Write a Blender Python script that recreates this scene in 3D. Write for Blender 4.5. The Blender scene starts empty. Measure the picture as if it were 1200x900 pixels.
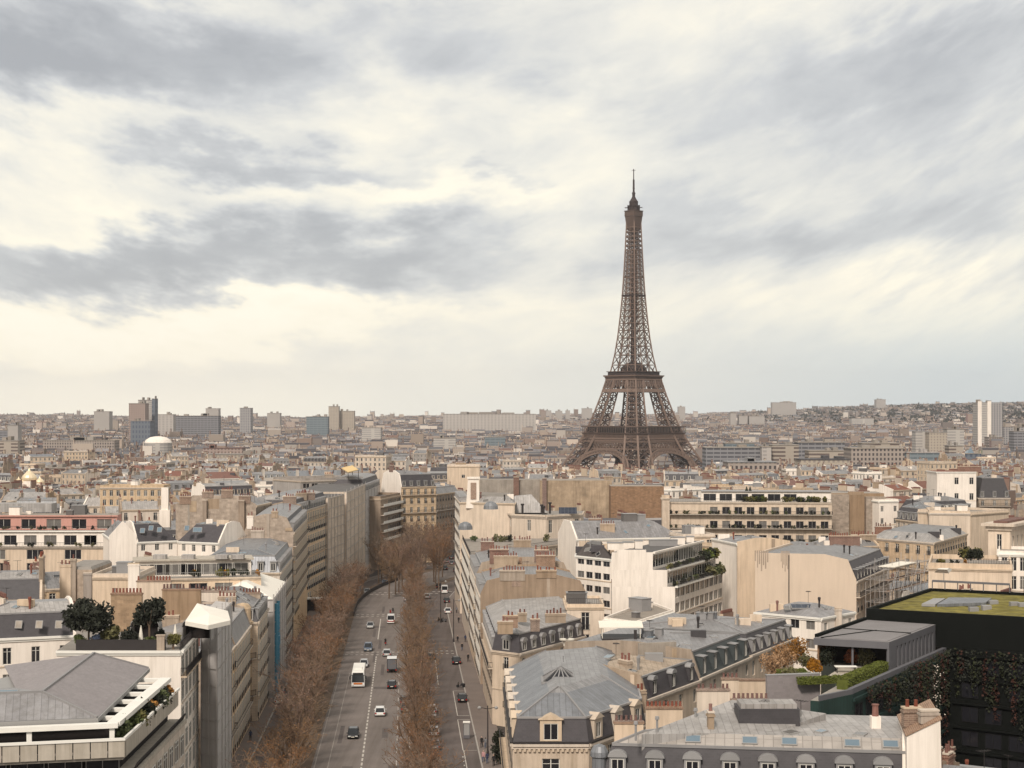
import bpy, bmesh, math, random
from mathutils import Vector
from mathutils.bvhtree import BVHTree
R = random.Random(7)
rad = math.radians
scene = bpy.context.scene
COL = scene.collection

# ------------------------------------------------------------------ camera
F, CX, HY, CZ = 1960.0, 600.0, 484.0, 50.0          # focal length and horizon of the 1200 x 900 photograph, eye height
cd = bpy.data.cameras.new('camera')
cam = bpy.data.objects.new('camera', cd)
COL.objects.link(cam)
cam.location = (0, 0, CZ)
cam.rotation_euler = (rad(90), 0, 0)
cd.sensor_fit = 'HORIZONTAL'
cd.sensor_width = 36.0
cd.lens = 36.0 * F / 1200.0
cd.shift_y = (HY - 450.0) / 1200.0
cd.clip_start = 1.0
cd.clip_end = 40000.0
scene.camera = cam
scene.view_settings.view_transform = 'Standard'
scene.view_settings.look = 'None'
scene.view_settings.exposure = 1.08
scene.view_settings.gamma = 1.0
scene.render.engine = 'CYCLES'
scene.cycles.use_denoising = True
scene.cycles.max_bounces = 6
scene.cycles.diffuse_bounces = 3
scene.cycles.glossy_bounces = 3
scene.cycles.transparent_max_bounces = 12
scene.cycles.volume_bounces = 1
scene.cycles.use_adaptive_sampling = True
scene.cycles.adaptive_threshold = 0.012

# ------------------------------------------------------------------ sky and sun (soft overcast)
SUN_EL, SUN_AZ = 41.0, 196.0                        # azimuth clockwise from +Y
world = bpy.data.worlds.new('World')
scene.world = world
world.use_nodes = True

class NT:
	"""Small helper to wire node trees."""
	def __init__(s, tree):
		s.t = tree

	def n(s, kind, **kw):
		o = s.t.nodes.new(kind)
		for k, v in kw.items():
			setattr(o, k, v)
		return o

	def link(s, a, b):
		s.t.links.new(a, b)

	def put(s, sock, v):
		if hasattr(v, 'is_output'):
			s.link(v, sock)
		elif v is not None:
			sock.default_value = v

	def math(s, op, a, b=None, c=None, clamp=False):
		o = s.n('ShaderNodeMath', operation=op)
		o.use_clamp = clamp
		s.put(o.inputs[0], a)
		if b is not None:
			s.put(o.inputs[1], b)
		if c is not None:
			s.put(o.inputs[2], c)
		return o.outputs[0]

	def mix(s, fac, a, b, mode='MIX'):
		o = s.n('ShaderNodeMix', data_type='RGBA', blend_type=mode)
		s.put(o.inputs[0], fac)
		s.put(o.inputs[6], a)
		s.put(o.inputs[7], b)
		return o.outputs[2]

	def ramp(s, fac, stops, interp='LINEAR'):
		o = s.n('ShaderNodeValToRGB')
		o.color_ramp.interpolation = interp
		el = o.color_ramp.elements
		while len(el) < len(stops):
			el.new(0.5)
		for e, (p, c) in zip(el, stops):
			e.position = p
			e.color = (c[0], c[1], c[2], 1) if len(c) == 3 else c
		s.put(o.inputs[0], fac)
		return o.outputs[0]

	def noise(s, vec, scale, detail=6, rough=0.55, dist=0.0):
		o = s.n('ShaderNodeTexNoise')
		o.inputs['Scale'].default_value = scale
		o.inputs['Detail'].default_value = detail
		o.inputs['Roughness'].default_value = rough
		o.inputs['Distortion'].default_value = dist
		if vec is not None:
			s.link(vec, o.inputs['Vector'])
		return o.outputs[0]

def make_world():
	t = world.node_tree
	t.nodes.clear()
	N = NT(t)
	tc = N.n('ShaderNodeTexCoord')
	sep = N.n('ShaderNodeSeparateXYZ')
	N.link(tc.outputs['Generated'], sep.inputs[0])
	x, y, z = sep.outputs
	az = N.math('ARCTAN2', x, y)
	el = N.math('ARCSINE', z)
	# stratocumulus: noise stretched along the horizon, finer and flatter towards it
	tilt = N.math('MULTIPLY', az, N.math('MULTIPLY_ADD', az, -0.7, -0.12))
	el2 = N.math('ADD', el, tilt)
	comb = N.n('ShaderNodeCombineXYZ')
	N.link(N.math('MULTIPLY', az, 1.0), comb.inputs[0])
	N.link(N.math('MULTIPLY', N.math('POWER', N.math('MAXIMUM', N.math('ADD', el2, 0.12), 0.01), 0.7), 2.1), comb.inputs[1])
	n1 = N.noise(comb.outputs[0], 6.0, 9, 0.58, 0.55)
	comb2 = N.n('ShaderNodeVectorMath', operation='ADD')
	N.link(comb.outputs[0], comb2.inputs[0])
	comb2.inputs[1].default_value = (3.7, 1.9, 0.4)
	n2 = N.noise(comb2.outputs[0], 15.0, 9, 0.62, 0.7)
	wv = N.n('ShaderNodeVectorMath', operation='ADD')
	N.link(comb.outputs[0], wv.inputs[0])
	wv.inputs[1].default_value = (9.1, 4.2, 2.4)
	warp = N.math('MULTIPLY', N.math('SUBTRACT', N.noise(wv.outputs[0], 10.0, 5, 0.6), 0.5), 0.13)
	warp2 = N.math('MULTIPLY', N.math('SUBTRACT', N.noise(comb2.outputs[0], 8.0, 5, 0.6), 0.5), 0.30)
	azw = N.math('ADD', az, warp2)
	elw = N.math('ADD', el, warp)

	# dark (negative) and bright (positive) cloud banks: (azimuth, elevation, half width, half height, weight)
	def pa(px):
		return math.atan2((px - CX) / F, 1)

	def pe(py):
		return math.atan2((HY - py) / F, 1)
	banks = [
		(120, 78, 230, 52, -0.54), (-60, 40, 200, 60, -0.35), (300, 188, 150, 22, -0.42), (320, 308, 280, 38, -0.37), (60, 320, 160, 30, -0.22),
		(470, 300, 130, 40, -0.20), (1060, 160, 160, 45, -0.30), (1150, 60, 170, 45, -0.36), (930, 275, 190, 35, -0.26), (600, 210, 40, 10, -0.2),
		(860, 110, 200, 40, -0.12), (1150, 270, 120, 50, -0.22), (1000, 345, 150, 20, -0.1), (480, 40, 120, 30, -0.12),
		(60, 180, 140, 60, 0.22), (60, 385, 330, 26, 0.40), (480, 215, 150, 30, 0.30), (650, 330, 120, 60, 0.14), (1000, 160, 60, 22, 0.20),
		(1060, 355, 200, 22, 0.22), (570, 130, 130, 36, 0.16), (380, 372, 130, 14, 0.25), (820, 380, 60, 20, 0.10), (120, 260, 150, 20, 0.2),
	]
	tot = None
	for px, py, sw, sh, w in banks:
		a = N.math('DIVIDE', N.math('SUBTRACT', azw, pa(px)), sw / F)
		e = N.math('DIVIDE', N.math('SUBTRACT', elw, pe(py)), sh / F)
		r2 = N.math('ADD', N.math('MULTIPLY', a, a), N.math('MULTIPLY', e, e))
		g = N.math('MULTIPLY', N.math('EXPONENT', N.math('MULTIPLY', r2, -0.9)), w)
		tot = g if tot is None else N.math('ADD', tot, g)
	tone = N.math('ADD', 0.60, N.math('MULTIPLY', tot, 0.95))
	tone = N.math('ADD', tone, N.math('MULTIPLY', N.math('SUBTRACT', n1, 0.5), 0.60))
	tone = N.math('ADD', tone, N.math('MULTIPLY', N.math('SUBTRACT', n2, 0.5), 0.38), clamp=True)
	cloud = N.ramp(tone, [(0.0, (0.40, 0.407, 0.418)), (0.22, (0.485, 0.492, 0.498)), (0.42, (0.625, 0.627, 0.62)), (0.60, (0.82, 0.795, 0.72)), (0.78, (1.02, 0.95, 0.785)), (1.0, (1.06, 0.995, 0.835))])
	# even low layer towards the horizon, cooler to the east side
	side0 = N.math('MULTIPLY_ADD', az, 2.2, 0.45, clamp=True)
	hz = N.math('SMOOTH_MIN', 1.0, N.math('MAXIMUM', N.math('DIVIDE', N.math('SUBTRACT', N.math('MULTIPLY_ADD', side0, 0.022, 0.052), el), 0.05), 0.0), 0.2)
	side = N.math('MULTIPLY_ADD', az, 2.2, 0.45, clamp=True)
	hcol = N.mix(side, (1.17, 1.08, 0.88, 1), (0.63, 0.705, 0.72, 1))
	cloud = N.mix(N.math('MULTIPLY', hz, 0.85), cloud, hcol)
	# sky out of view, overhead and behind the viewer, darkened to cut fill light
	fill_cut = N.math('MAXIMUM', N.math('DIVIDE', N.math('SUBTRACT', z, 0.32), 0.45, clamp=True), N.math('MULTIPLY_ADD', y, -1.6, 0.3, clamp=True))
	cloud = N.mix(N.math('MULTIPLY', fill_cut, 0.30), cloud, (0.16, 0.165, 0.17, 1))
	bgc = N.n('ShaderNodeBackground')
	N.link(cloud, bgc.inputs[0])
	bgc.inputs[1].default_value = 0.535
	sky = N.n('ShaderNodeTexSky', sky_type='NISHITA')
	sky.sun_disc = False
	sky.sun_elevation = rad(SUN_EL)
	sky.sun_rotation = rad(SUN_AZ)
	sky.altitude = 60
	sky.dust_density = 2.5
	bgs = N.n('ShaderNodeBackground')
	N.link(sky.outputs[0], bgs.inputs[0])
	bgs.inputs[1].default_value = 0.055
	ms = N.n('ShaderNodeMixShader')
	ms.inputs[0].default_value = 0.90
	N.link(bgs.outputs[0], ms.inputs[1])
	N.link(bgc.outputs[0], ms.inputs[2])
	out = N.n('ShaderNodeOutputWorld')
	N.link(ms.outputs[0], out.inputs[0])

make_world()
sl = bpy.data.lights.new('sun', 'SUN')
sl.energy = 1.5
sl.angle = rad(10)
sl.color = (1.0, 0.905, 0.80)
sun = bpy.data.objects.new('sun', sl)
COL.objects.link(sun)
sdir = Vector((math.sin(rad(SUN_AZ)) * math.cos(rad(SUN_EL)), math.cos(rad(SUN_AZ)) * math.cos(rad(SUN_EL)), math.sin(rad(SUN_EL))))
sun.rotation_euler = sdir.to_track_quat('Z', 'Y').to_euler()

# ------------------------------------------------------------------ places: photograph pixel + distance -> metres
def X(px, Y):
	return (px - CX) / F * Y

def Z(py, Y):
	return CZ - (py - HY) / F * Y

def yz(py, z):
	return (CZ - z) * F / (py - HY)

def PX(x, Y):
	return CX + F * x / Y

def PY(z, Y):
	return HY + (CZ - z) * F / Y

def P2(px, Y):
	return (X(px, Y), Y)

def pz(px, py, z):
	Y = yz(py, z)
	return (X(px, Y), Y, z)

def smooth(t):
	t = max(0.0, min(1.0, t))
	return t * t * (3 - 2 * t)

def ground(x, y):
	"""Terrain height."""
	if y < 900:
		h = -0.011 * y
	else:
		h = -9.9 - 7.1 * smooth((y - 900) / 700.0)
		h -= 14.5 * math.exp(-((x - 120) / 260.0) ** 2 - ((y - 1680) / 300.0) ** 2)      # the river valley at the tower
		h += 22 * smooth((y - 1900) / 3600.0) + 7 * smooth((y - 5000) / 3000.0)
	if y > 3300:
		h += 66 * smooth((x - 550) / 1500.0) * smooth((y - 4300) / 2800.0)
		h += 8 * math.sin(x * 0.0021 + 1.0) * smooth((y - 4000) / 2500.0)
	return h

# ------------------------------------------------------------------ materials
MATS = {}

def M(name, col, rough=0.85, metal=0.0, var=0.12, vs=0.6, streak=0.0, rnd=0.0, pattern=None, pcol=None, psize=(1, 1), bump=0.0, spec=0.3, hue=0.0, sdir=(1.6, 1.6, 0.10)):
	"""Procedural material: base colour, cloudy variation, rain streaks, per-object tint, optional UV pattern in metres."""
	m = bpy.data.materials.new(name)
	m.use_nodes = True
	N = NT(m.node_tree)
	bs = m.node_tree.nodes['Principled BSDF']
	bs.inputs['Roughness'].default_value = rough
	bs.inputs['Metallic'].default_value = metal
	bs.inputs['Specular IOR Level'].default_value = spec
	c = (col[0], col[1], col[2], 1)
	tc = N.n('ShaderNodeTexCoord')
	oi = N.n('ShaderNodeObjectInfo')
	off = N.n('ShaderNodeVectorMath', operation='ADD')
	N.link(tc.outputs['Object'], off.inputs[0])
	sc = N.n('ShaderNodeVectorMath', operation='SCALE')
	sc.inputs[0].default_value = (37.0, 11.0, 23.0)
	N.link(oi.outputs['Random'], sc.inputs['Scale'])
	N.link(sc.outputs[0], off.inputs[1])
	out = None
	if pattern in ('brick', 'slate', 'block'):
		bt = N.n('ShaderNodeTexBrick')
		N.link(tc.outputs['UV'], bt.inputs['Vector'])
		bt.inputs['Color1'].default_value = c
		k = 1.0 + (0.35 if pattern == 'brick' else 0.16)
		bt.inputs['Color2'].default_value = (min(1, col[0] * k), min(1, col[1] * k), min(1, col[2] * k), 1)
		bt.inputs['Mortar'].default_value = (*(pcol or tuple(v * 0.6 for v in col)), 1)
		bt.inputs['Scale'].default_value = 1.0
		bt.inputs['Brick Width'].default_value = psize[0]
		bt.inputs['Row Height'].default_value = psize[1]
		bt.inputs['Mortar Size'].default_value = 0.012 if pattern != 'block' else 0.02
		bt.inputs['Bias'].default_value = 0.0
		out = bt.outputs[0]
	elif pattern in ('seam', 'grid'):
		su = N.n('ShaderNodeSeparateXYZ')
		N.link(tc.outputs['UV'], su.inputs[0])
		fr = N.math('FRACT', N.math('DIVIDE', su.outputs[0], psize[0]))
		ln = N.math('LESS_THAN', fr, 0.10)
		cell = N.math('FLOOR', N.math('DIVIDE', su.outputs[0], psize[0]))
		cellv = N.math('FLOOR', N.math('DIVIDE', N.math('ADD', su.outputs[1], N.math('MULTIPLY', cell, 1.37)), psize[1]))
		wn = N.n('ShaderNodeTexWhiteNoise', noise_dimensions='2D')
		cb = N.n('ShaderNodeCombineXYZ')
		N.link(cell, cb.inputs[0])
		N.link(cellv, cb.inputs[1])
		N.link(cb.outputs[0], wn.inputs[0])
		v = N.math('MULTIPLY_ADD', wn.outputs[0], 0.22, 0.89)
		base = N.mix(1.0, c, N.n('ShaderNodeCombineColor').outputs[0], 'MULTIPLY') if False else None
		cc = N.n('ShaderNodeVectorMath', operation='SCALE')
		cc.inputs[0].default_value = col
		N.link(v, cc.inputs['Scale'])
		if pattern == 'grid':
			fv = N.math('FRACT', N.math('DIVIDE', su.outputs[1], psize[1]))
			ln = N.math('MAXIMUM', ln, N.math('LESS_THAN', fv, 0.05))
		out = N.mix(N.math('MULTIPLY', ln, 0.55), cc.outputs[0], (*(pcol or tuple(x * 0.5 for x in col)), 1))
		if bump:
			bp = N.n('ShaderNodeBump')
			bp.inputs['Strength'].default_value = bump
			bp.inputs['Distance'].default_value = 0.06
			N.link(ln, bp.inputs['Height'])
			N.link(bp.outputs[0], bs.inputs['Normal'])
	elif pattern == 'windows':                       # far facades: rows of openings between floors
		su = N.n('ShaderNodeSeparateXYZ')
		N.link(tc.outputs['UV'], su.inputs[0])
		fu = N.math('FRACT', N.math('DIVIDE', su.outputs[0], psize[0]))
		fv = N.math('FRACT', N.math('DIVIDE', su.outputs[1], psize[1]))
		w = N.math('MULTIPLY', N.math('GREATER_THAN', fu, 0.52), N.math('GREATER_THAN', fv, 0.42))
		out = N.mix(N.math('MULTIPLY', w, 0.92), c, (*(pcol or (0.05, 0.05, 0.06)), 1))
	elif pattern == 'bands':
		su = N.n('ShaderNodeSeparateXYZ')
		N.link(tc.outputs['UV'], su.inputs[0])
		fv = N.math('FRACT', N.math('DIVIDE', su.outputs[1], psize[1]))
		fu = N.math('FRACT', N.math('DIVIDE', su.outputs[0], psize[0]))
		w = N.math('MULTIPLY', N.math('GREATER_THAN', fv, 0.5), N.math('GREATER_THAN', fu, 0.12))
		out = N.mix(w, c, (*(pcol or (0.05, 0.05, 0.06)), 1))
	elif pattern == 'vertcol':                       # colour attribute of each house of the far city, with openings
		at = N.n('ShaderNodeAttribute', attribute_name='Col')
		su = N.n('ShaderNodeSeparateXYZ')
		N.link(tc.outputs['UV'], su.inputs[0])
		if pcol:
			fu = N.math('FRACT', N.math('DIVIDE', su.outputs[0], psize[0]))
			fv = N.math('FRACT', N.math('DIVIDE', su.outputs[1], psize[1]))
			w = N.math('MULTIPLY', N.math('GREATER_THAN', fu, 0.50), N.math('GREATER_THAN', fv, 0.45))
			out = N.mix(N.math('MULTIPLY', w, 0.85), at.outputs[0], (*pcol, 1))
		else:
			out = at.outputs[0]
	if out is None:
		rgb = N.n('ShaderNodeRGB')
		rgb.outputs[0].default_value = c
		out = rgb.outputs[0]
	if var:
		nz = N.noise(off.outputs[0], vs, 7, 0.6)
		f = N.math('MULTIPLY_ADD', N.math('SUBTRACT', nz, 0.5), 2 * var * 1.6, 1.0)
		s2 = N.n('ShaderNodeVectorMath', operation='SCALE')
		N.link(out, s2.inputs[0])
		N.link(f, s2.inputs['Scale'])
		out = s2.outputs[0]
	if streak:
		mp = N.n('ShaderNodeVectorMath', operation='MULTIPLY')
		N.link(off.outputs[0], mp.inputs[0])
		mp.inputs[1].default_value = sdir
		nz = N.noise(mp.outputs[0], 1.0, 6, 0.65)
		k = N.ramp(nz, [(0.42, (1, 1, 1)), (0.75, (1 - streak, 1 - streak * 1.05, 1 - streak * 1.15))])
		out = N.mix(1.0, out, k, 'MULTIPLY')
	if rnd or hue:
		hs = N.n('ShaderNodeHueSaturation')
		N.link(N.math('MULTIPLY_ADD', oi.outputs['Random'], 2 * rnd, 1.0 - rnd), hs.inputs['Value'])
		w2 = N.math('FRACT', N.math('MULTIPLY', oi.outputs['Random'], 7.31))
		N.link(N.math('MULTIPLY_ADD', w2, 0.5, 0.68), hs.inputs['Saturation'])
		if hue:
			w3 = N.math('FRACT', N.math('MULTIPLY', oi.outputs['Random'], 13.7))
			N.link(N.math('MULTIPLY_ADD', w3, 2 * hue, 0.5 - hue), hs.inputs['Hue'])
		N.link(out, hs.inputs['Color'])
		out = hs.outputs[0]
	N.link(out, bs.inputs['Base Color'])
	MATS[name] = m
	return m

M('cream_stone', (0.545, 0.418, 0.296), var=0.16, streak=0.38, rnd=0.10, pattern='block', psize=(1.1, 0.42), pcol=(0.50, 0.42, 0.33))
M('ochre_stone', (0.688, 0.489, 0.298), var=0.16, streak=0.35, rnd=0.06, pattern='block', psize=(1.1, 0.42), pcol=(0.52, 0.39, 0.25))
M('faint_paint', (0.27, 0.24, 0.215), rough=0.8, var=0.2)
M('pale_stone', (0.570, 0.467, 0.370), var=0.16, streak=0.36, rnd=0.10)
M('cream_plaster', (0.660, 0.533, 0.413), var=0.13, vs=0.25, streak=0.3, rnd=0.06)
M('smooth_cream', (0.627, 0.510, 0.403), var=0.06, vs=0.15, streak=0.09)
M('repair_asphalt', (0.110, 0.093, 0.086), rough=0.95, var=0.2, vs=0.6)
M('white_plaster', (0.850, 0.770, 0.690), var=0.09, vs=0.2, streak=0.2)
M('grey_plaster', (0.368, 0.328, 0.299), var=0.18, vs=0.3, streak=0.35, rnd=0.12)
M('tan_plaster', (0.333, 0.247, 0.178), var=0.18, vs=0.3, streak=0.35, rnd=0.08)
M('stained_plaster', (0.363, 0.275, 0.193), var=0.4, vs=0.35, streak=0.35, pattern='block', psize=(3.4, 1.5), pcol=(0.40, 0.32, 0.24))
M('grey_stained', (0.330, 0.290, 0.250), var=0.32, vs=0.4, streak=0.3)
M('pink_plaster', (0.560, 0.300, 0.250), var=0.06, streak=0.10)
M('rubble_stone', (0.310, 0.228, 0.161), var=0.3, vs=0.8, streak=0.2, pattern='brick', psize=(0.9, 0.5), pcol=(0.36, 0.28, 0.2), rnd=0.10)
M('soot', (0.36, 0.285, 0.225), var=0.2)
M('brown_wall', (0.235, 0.142, 0.085), var=0.22, vs=0.9, streak=0.2, pattern='brick', psize=(0.8, 0.4), pcol=(0.26, 0.18, 0.12))
M('red_brick', (0.165, 0.085, 0.065), var=0.2, vs=0.8, streak=0.15, pattern='brick', psize=(0.5, 0.22), pcol=(0.40, 0.30, 0.22), rnd=0.1)
M('zinc', (0.262, 0.253, 0.256), rough=0.5, metal=0.25, var=0.2, vs=0.35, streak=0.3, rnd=0.14, pattern='seam', psize=(0.62, 3.0), bump=0.5, spec=0.5)
M('zinc_plain', (0.300, 0.290, 0.288), rough=0.5, metal=0.25, var=0.12, vs=0.4, rnd=0.1, spec=0.5)
M('zinc_blue', (0.225, 0.232, 0.250), rough=0.48, metal=0.3, var=0.18, vs=0.3, streak=0.25, rnd=0.08, pattern='seam', psize=(0.66, 4.0), bump=0.7, spec=0.5)
M('zinc_pale', (0.375, 0.348, 0.331), rough=0.55, metal=0.1, var=0.2, vs=0.35, streak=0.32, rnd=0.08, pattern='seam', psize=(0.66, 2.6), bump=0.5)
M('zinc_panel', (0.372, 0.336, 0.306), rough=0.55, metal=0.1, var=0.22, vs=0.4, pattern='grid', psize=(0.8, 1.05), bump=0.5)
M('zinc_mauve', (0.252, 0.224, 0.224), rough=0.6, metal=0.15, var=0.10, vs=0.35, pattern='slate', psize=(0.55, 0.32), pcol=(0.26, 0.24, 0.24))
M('zinc_rusty', (0.400, 0.320, 0.245), rough=0.7, var=0.30, vs=0.4, streak=0.35, pattern='seam', psize=(0.7, 3.0), bump=0.4)
M('slate', (0.055, 0.050, 0.054), rough=0.6, var=0.16, vs=0.9, rnd=0.15, pattern='slate', psize=(0.34, 0.22), pcol=(0.07, 0.065, 0.07), spec=0.4)
M('slate_green', (0.050, 0.058, 0.060), rough=0.55, var=0.12, vs=0.7, pattern='slate', psize=(0.36, 0.24), pcol=(0.05, 0.06, 0.06), spec=0.45)
M('dark_felt', (0.075, 0.065, 0.062), rough=0.95, var=0.2, vs=0.4, pattern='seam', psize=(1.0, 6.0), pcol=(0.045, 0.04, 0.04))
M('felt', (0.130, 0.120, 0.115), rough=0.95, var=0.25, vs=0.3, rnd=0.2)
M('gravel_roof', (0.276, 0.241, 0.207), rough=0.95, var=0.22, vs=0.5, rnd=0.15)
M('red_tile', (0.170, 0.080, 0.060), var=0.2, vs=0.7, rnd=0.12, pattern='slate', psize=(0.3, 0.3), pcol=(0.2, 0.08, 0.05))
M('terracotta', (0.190, 0.075, 0.055), rough=0.8, var=0.22, vs=2.5, rnd=0.25)
M('chimney_plaster', (0.381, 0.297, 0.224), var=0.16, vs=0.8, streak=0.34, rnd=0.16)
M('chimney_brick', (0.215, 0.140, 0.105), var=0.18, vs=1.0, streak=0.25, pattern='brick', psize=(0.4, 0.16), pcol=(0.45, 0.36, 0.27), rnd=0.15)
M('moulding', (0.575, 0.471, 0.368), var=0.10, vs=0.8, streak=0.2, rnd=0.08)
M('white_paint', (0.80, 0.77, 0.71), rough=0.6, var=0.06)
M('frame_white', (0.629, 0.603, 0.552), rough=0.6, var=0.05)
M('frame_grey', (0.30, 0.29, 0.28), rough=0.6, var=0.05)
M('glass', (0.018, 0.018, 0.022), rough=0.08, var=0.0, spec=0.55)
M('glass_curtain', (0.16, 0.15, 0.14), rough=0.15, var=0.25, vs=2.0, spec=0.5)
M('glass_blue', (0.16, 0.22, 0.27), rough=0.07, var=0.1, spec=0.9, metal=0.25)
M('interior_dark', (0.02, 0.016, 0.015), rough=0.95, var=0.1)
M('black_frame', (0.010, 0.010, 0.011), rough=0.6, var=0.0)
M('iron', (0.035, 0.03, 0.03), rough=0.6, var=0.1)
M('concrete', (0.330, 0.300, 0.265), var=0.14, vs=0.6, streak=0.25, rnd=0.06)
M('pale_concrete', (0.460, 0.410, 0.345), var=0.14, vs=0.8, streak=0.30)
M('grey_panel', (0.140, 0.137, 0.148), rough=0.6, var=0.07, vs=0.5, metal=0.2)
M('grey_roofing', (0.215, 0.200, 0.200), rough=0.75, var=0.14, vs=0.25, streak=0.1)
M('dark_cladding', (0.006, 0.007, 0.006), rough=0.8, var=0.15, spec=0.1)
M('green_cladding', (0.020, 0.045, 0.040), rough=0.5, var=0.2, vs=0.4, streak=0.3, pattern='seam', psize=(1.2, 9), pcol=(0.012, 0.026, 0.024))
M('tarp_grey', (0.506, 0.477, 0.460), rough=0.75, var=0.12, vs=0.5, streak=0.24, rnd=0.05)
M('tarp_brown', (0.635, 0.529, 0.430), rough=0.85, var=0.12, vs=0.3, streak=0.25, pattern='grid', psize=(2.4, 2.0), pcol=(0.45, 0.41, 0.37))
M('tarp_white', (0.80, 0.75, 0.67), rough=0.6, var=0.07, vs=0.4)
M('blue_plastic', (0.08, 0.26, 0.38), rough=0.5, var=0.1)
M('awning_gold', (0.70, 0.50, 0.24), rough=0.8, var=0.08)
M('awning_rust', (0.36, 0.12, 0.05), rough=0.8, var=0.1)
M('awning_red', (0.40, 0.05, 0.05), rough=0.8, var=0.1)
M('canvas', (0.76, 0.71, 0.62), rough=0.85, var=0.06)
M('wood', (0.24, 0.14, 0.08), var=0.2, vs=1.2)
M('solar', (0.02, 0.028, 0.05), rough=0.15, var=0.1, pattern='grid', psize=(1.0, 1.6), pcol=(0.12, 0.13, 0.15), spec=0.6)
M('scaffold_steel', (0.45, 0.42, 0.40), rough=0.5, metal=0.4, var=0.1)
M('asphalt', (0.185, 0.157, 0.142), rough=0.9, var=0.22, vs=0.12, streak=0.30, sdir=(0.75, 0.02, 1.0))
M('asphalt_service', (0.130, 0.106, 0.097), rough=0.9, var=0.24, vs=0.15, streak=0.3, sdir=(0.75, 0.02, 1.0))
M('pavement', (0.171, 0.138, 0.121), rough=0.9, var=0.16, vs=0.25)
M('earth', (0.130, 0.090, 0.062), rough=0.95, var=0.25, vs=0.4)
M('granite', (0.34, 0.31, 0.28), rough=0.8, var=0.12, vs=1.0)
M('road_paint', (0.50, 0.46, 0.41), rough=0.7, var=0.20, vs=1.5)
M('city_ground', (0.050, 0.042, 0.038), rough=0.95, var=0.25, vs=0.02)
M('bark', (0.145, 0.100, 0.070), rough=0.9, var=0.35, vs=1.6)
M('twig', (0.200, 0.122, 0.076), rough=0.9, var=0.22, vs=0.8, rnd=0.16, hue=0.012)
M('bud', (0.235, 0.125, 0.064), rough=0.9, var=0.25, vs=0.8, rnd=0.15, hue=0.015)
M('leaf_dark', (0.020, 0.023, 0.013), rough=0.7, var=0.5, vs=1.0, rnd=0.25)
M('leaf_green', (0.070, 0.085, 0.025), rough=0.7, var=0.4, vs=1.2, rnd=0.25)
M('ivy_green', (0.026, 0.030, 0.012), rough=0.85, var=0.5, vs=1.0)
M('leaf_olive', (0.12, 0.11, 0.040), rough=0.7, var=0.35, vs=1.2, rnd=0.2)
M('leaf_orange', (0.30, 0.140, 0.030), rough=0.8, var=0.35, vs=1.0, rnd=0.2)
M('leaf_yellow', (0.55, 0.36, 0.03), rough=0.7, var=0.3, vs=1.5)
M('ivy_red', (0.05, 0.018, 0.012), rough=0.8, var=0.4, vs=1.0)
M('blossom', (0.60, 0.52, 0.45), rough=0.8, var=0.2)
M('sedum', (0.171, 0.145, 0.033), rough=0.95, var=0.85, vs=0.45)
M('hedge', (0.085, 0.098, 0.016), rough=0.85, var=0.4, vs=1.5)
M('park_twig', (0.100, 0.066, 0.048), rough=0.95, var=0.4, vs=0.08)
M('iron_tower', (0.100, 0.067, 0.053), rough=0.65, var=0.14, vs=0.06, spec=0.3)
M('iron_tower_light', (0.175, 0.120, 0.094), rough=0.65, var=0.12, vs=0.06, spec=0.3)
M('iron_tower_dark', (0.042, 0.029, 0.027), rough=0.7, var=0.1, vs=0.1)
M('gold_leaf', (0.80, 0.66, 0.46), rough=0.4, metal=0.25, var=0.08)
M('far_wall', (0.5, 0.45, 0.4), var=0.0, pattern='vertcol', pcol=(0.10, 0.085, 0.08), psize=(3.4, 3.3))
M('far_roof', (0.5, 0.45, 0.4), var=0.18, vs=0.08, pattern='vertcol')
for nm, c, p, sz, pc in [
	('block_white', (0.443, 0.414, 0.379), 'bands', (40, 3.2), (0.30, 0.28, 0.27)), ('block_cream', (0.403, 0.349, 0.282), 'windows', (3.4, 3.1), (0.26, 0.22, 0.2)),
	('block_grey', (0.336, 0.319, 0.311), 'windows', (3.6, 3.2), (0.10, 0.10, 0.12)), ('block_blue', (0.143, 0.160, 0.185), 'windows', (4.5, 7.0), (0.07, 0.09, 0.13)),
	('block_brown', (0.336, 0.260, 0.227), 'windows', (3.6, 3.2), (0.16, 0.12, 0.11)), ('block_dark', (0.23, 0.225, 0.235), 'bands', (6, 3.4), (0.09, 0.09, 0.10)),
	('block_glass', (0.185, 0.218, 0.235), 'bands', (7, 4.0), (0.12, 0.15, 0.17)), ('block_office', (0.336, 0.286, 0.252), 'windows', (3.0, 3.6), (0.04, 0.035, 0.04)),
	('block_band', (0.371, 0.322, 0.271), 'bands', (60, 3.4), (0.13, 0.10, 0.09)), ('block_stripe', (0.43, 0.395, 0.365), 'windows', (7.0, 3.2), (0.30, 0.275, 0.26)),
	('block_pale', (0.363, 0.333, 0.308), 'windows', (14.0, 400.0), (0.46, 0.42, 0.40)),
]:
	M(nm, c, var=0.06, vs=0.05, pattern=p, psize=sz, pcol=pc)
M('skin', (0.50, 0.32, 0.24), rough=0.6, var=0.05)
M('hair', (0.03, 0.02, 0.015), rough=0.7, var=0.1)
for nm, c in [('black', (0.018, 0.017, 0.018)), ('navy', (0.03, 0.04, 0.08)), ('grey', (0.16, 0.16, 0.17)), ('tan', (0.36, 0.26, 0.17)), ('pale', (0.55, 0.52, 0.50)), ('pinkish', (0.50, 0.28, 0.28)), ('denim', (0.07, 0.09, 0.14))]:
	M('cloth_' + nm, c, rough=0.9, var=0.1, vs=3)
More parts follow.
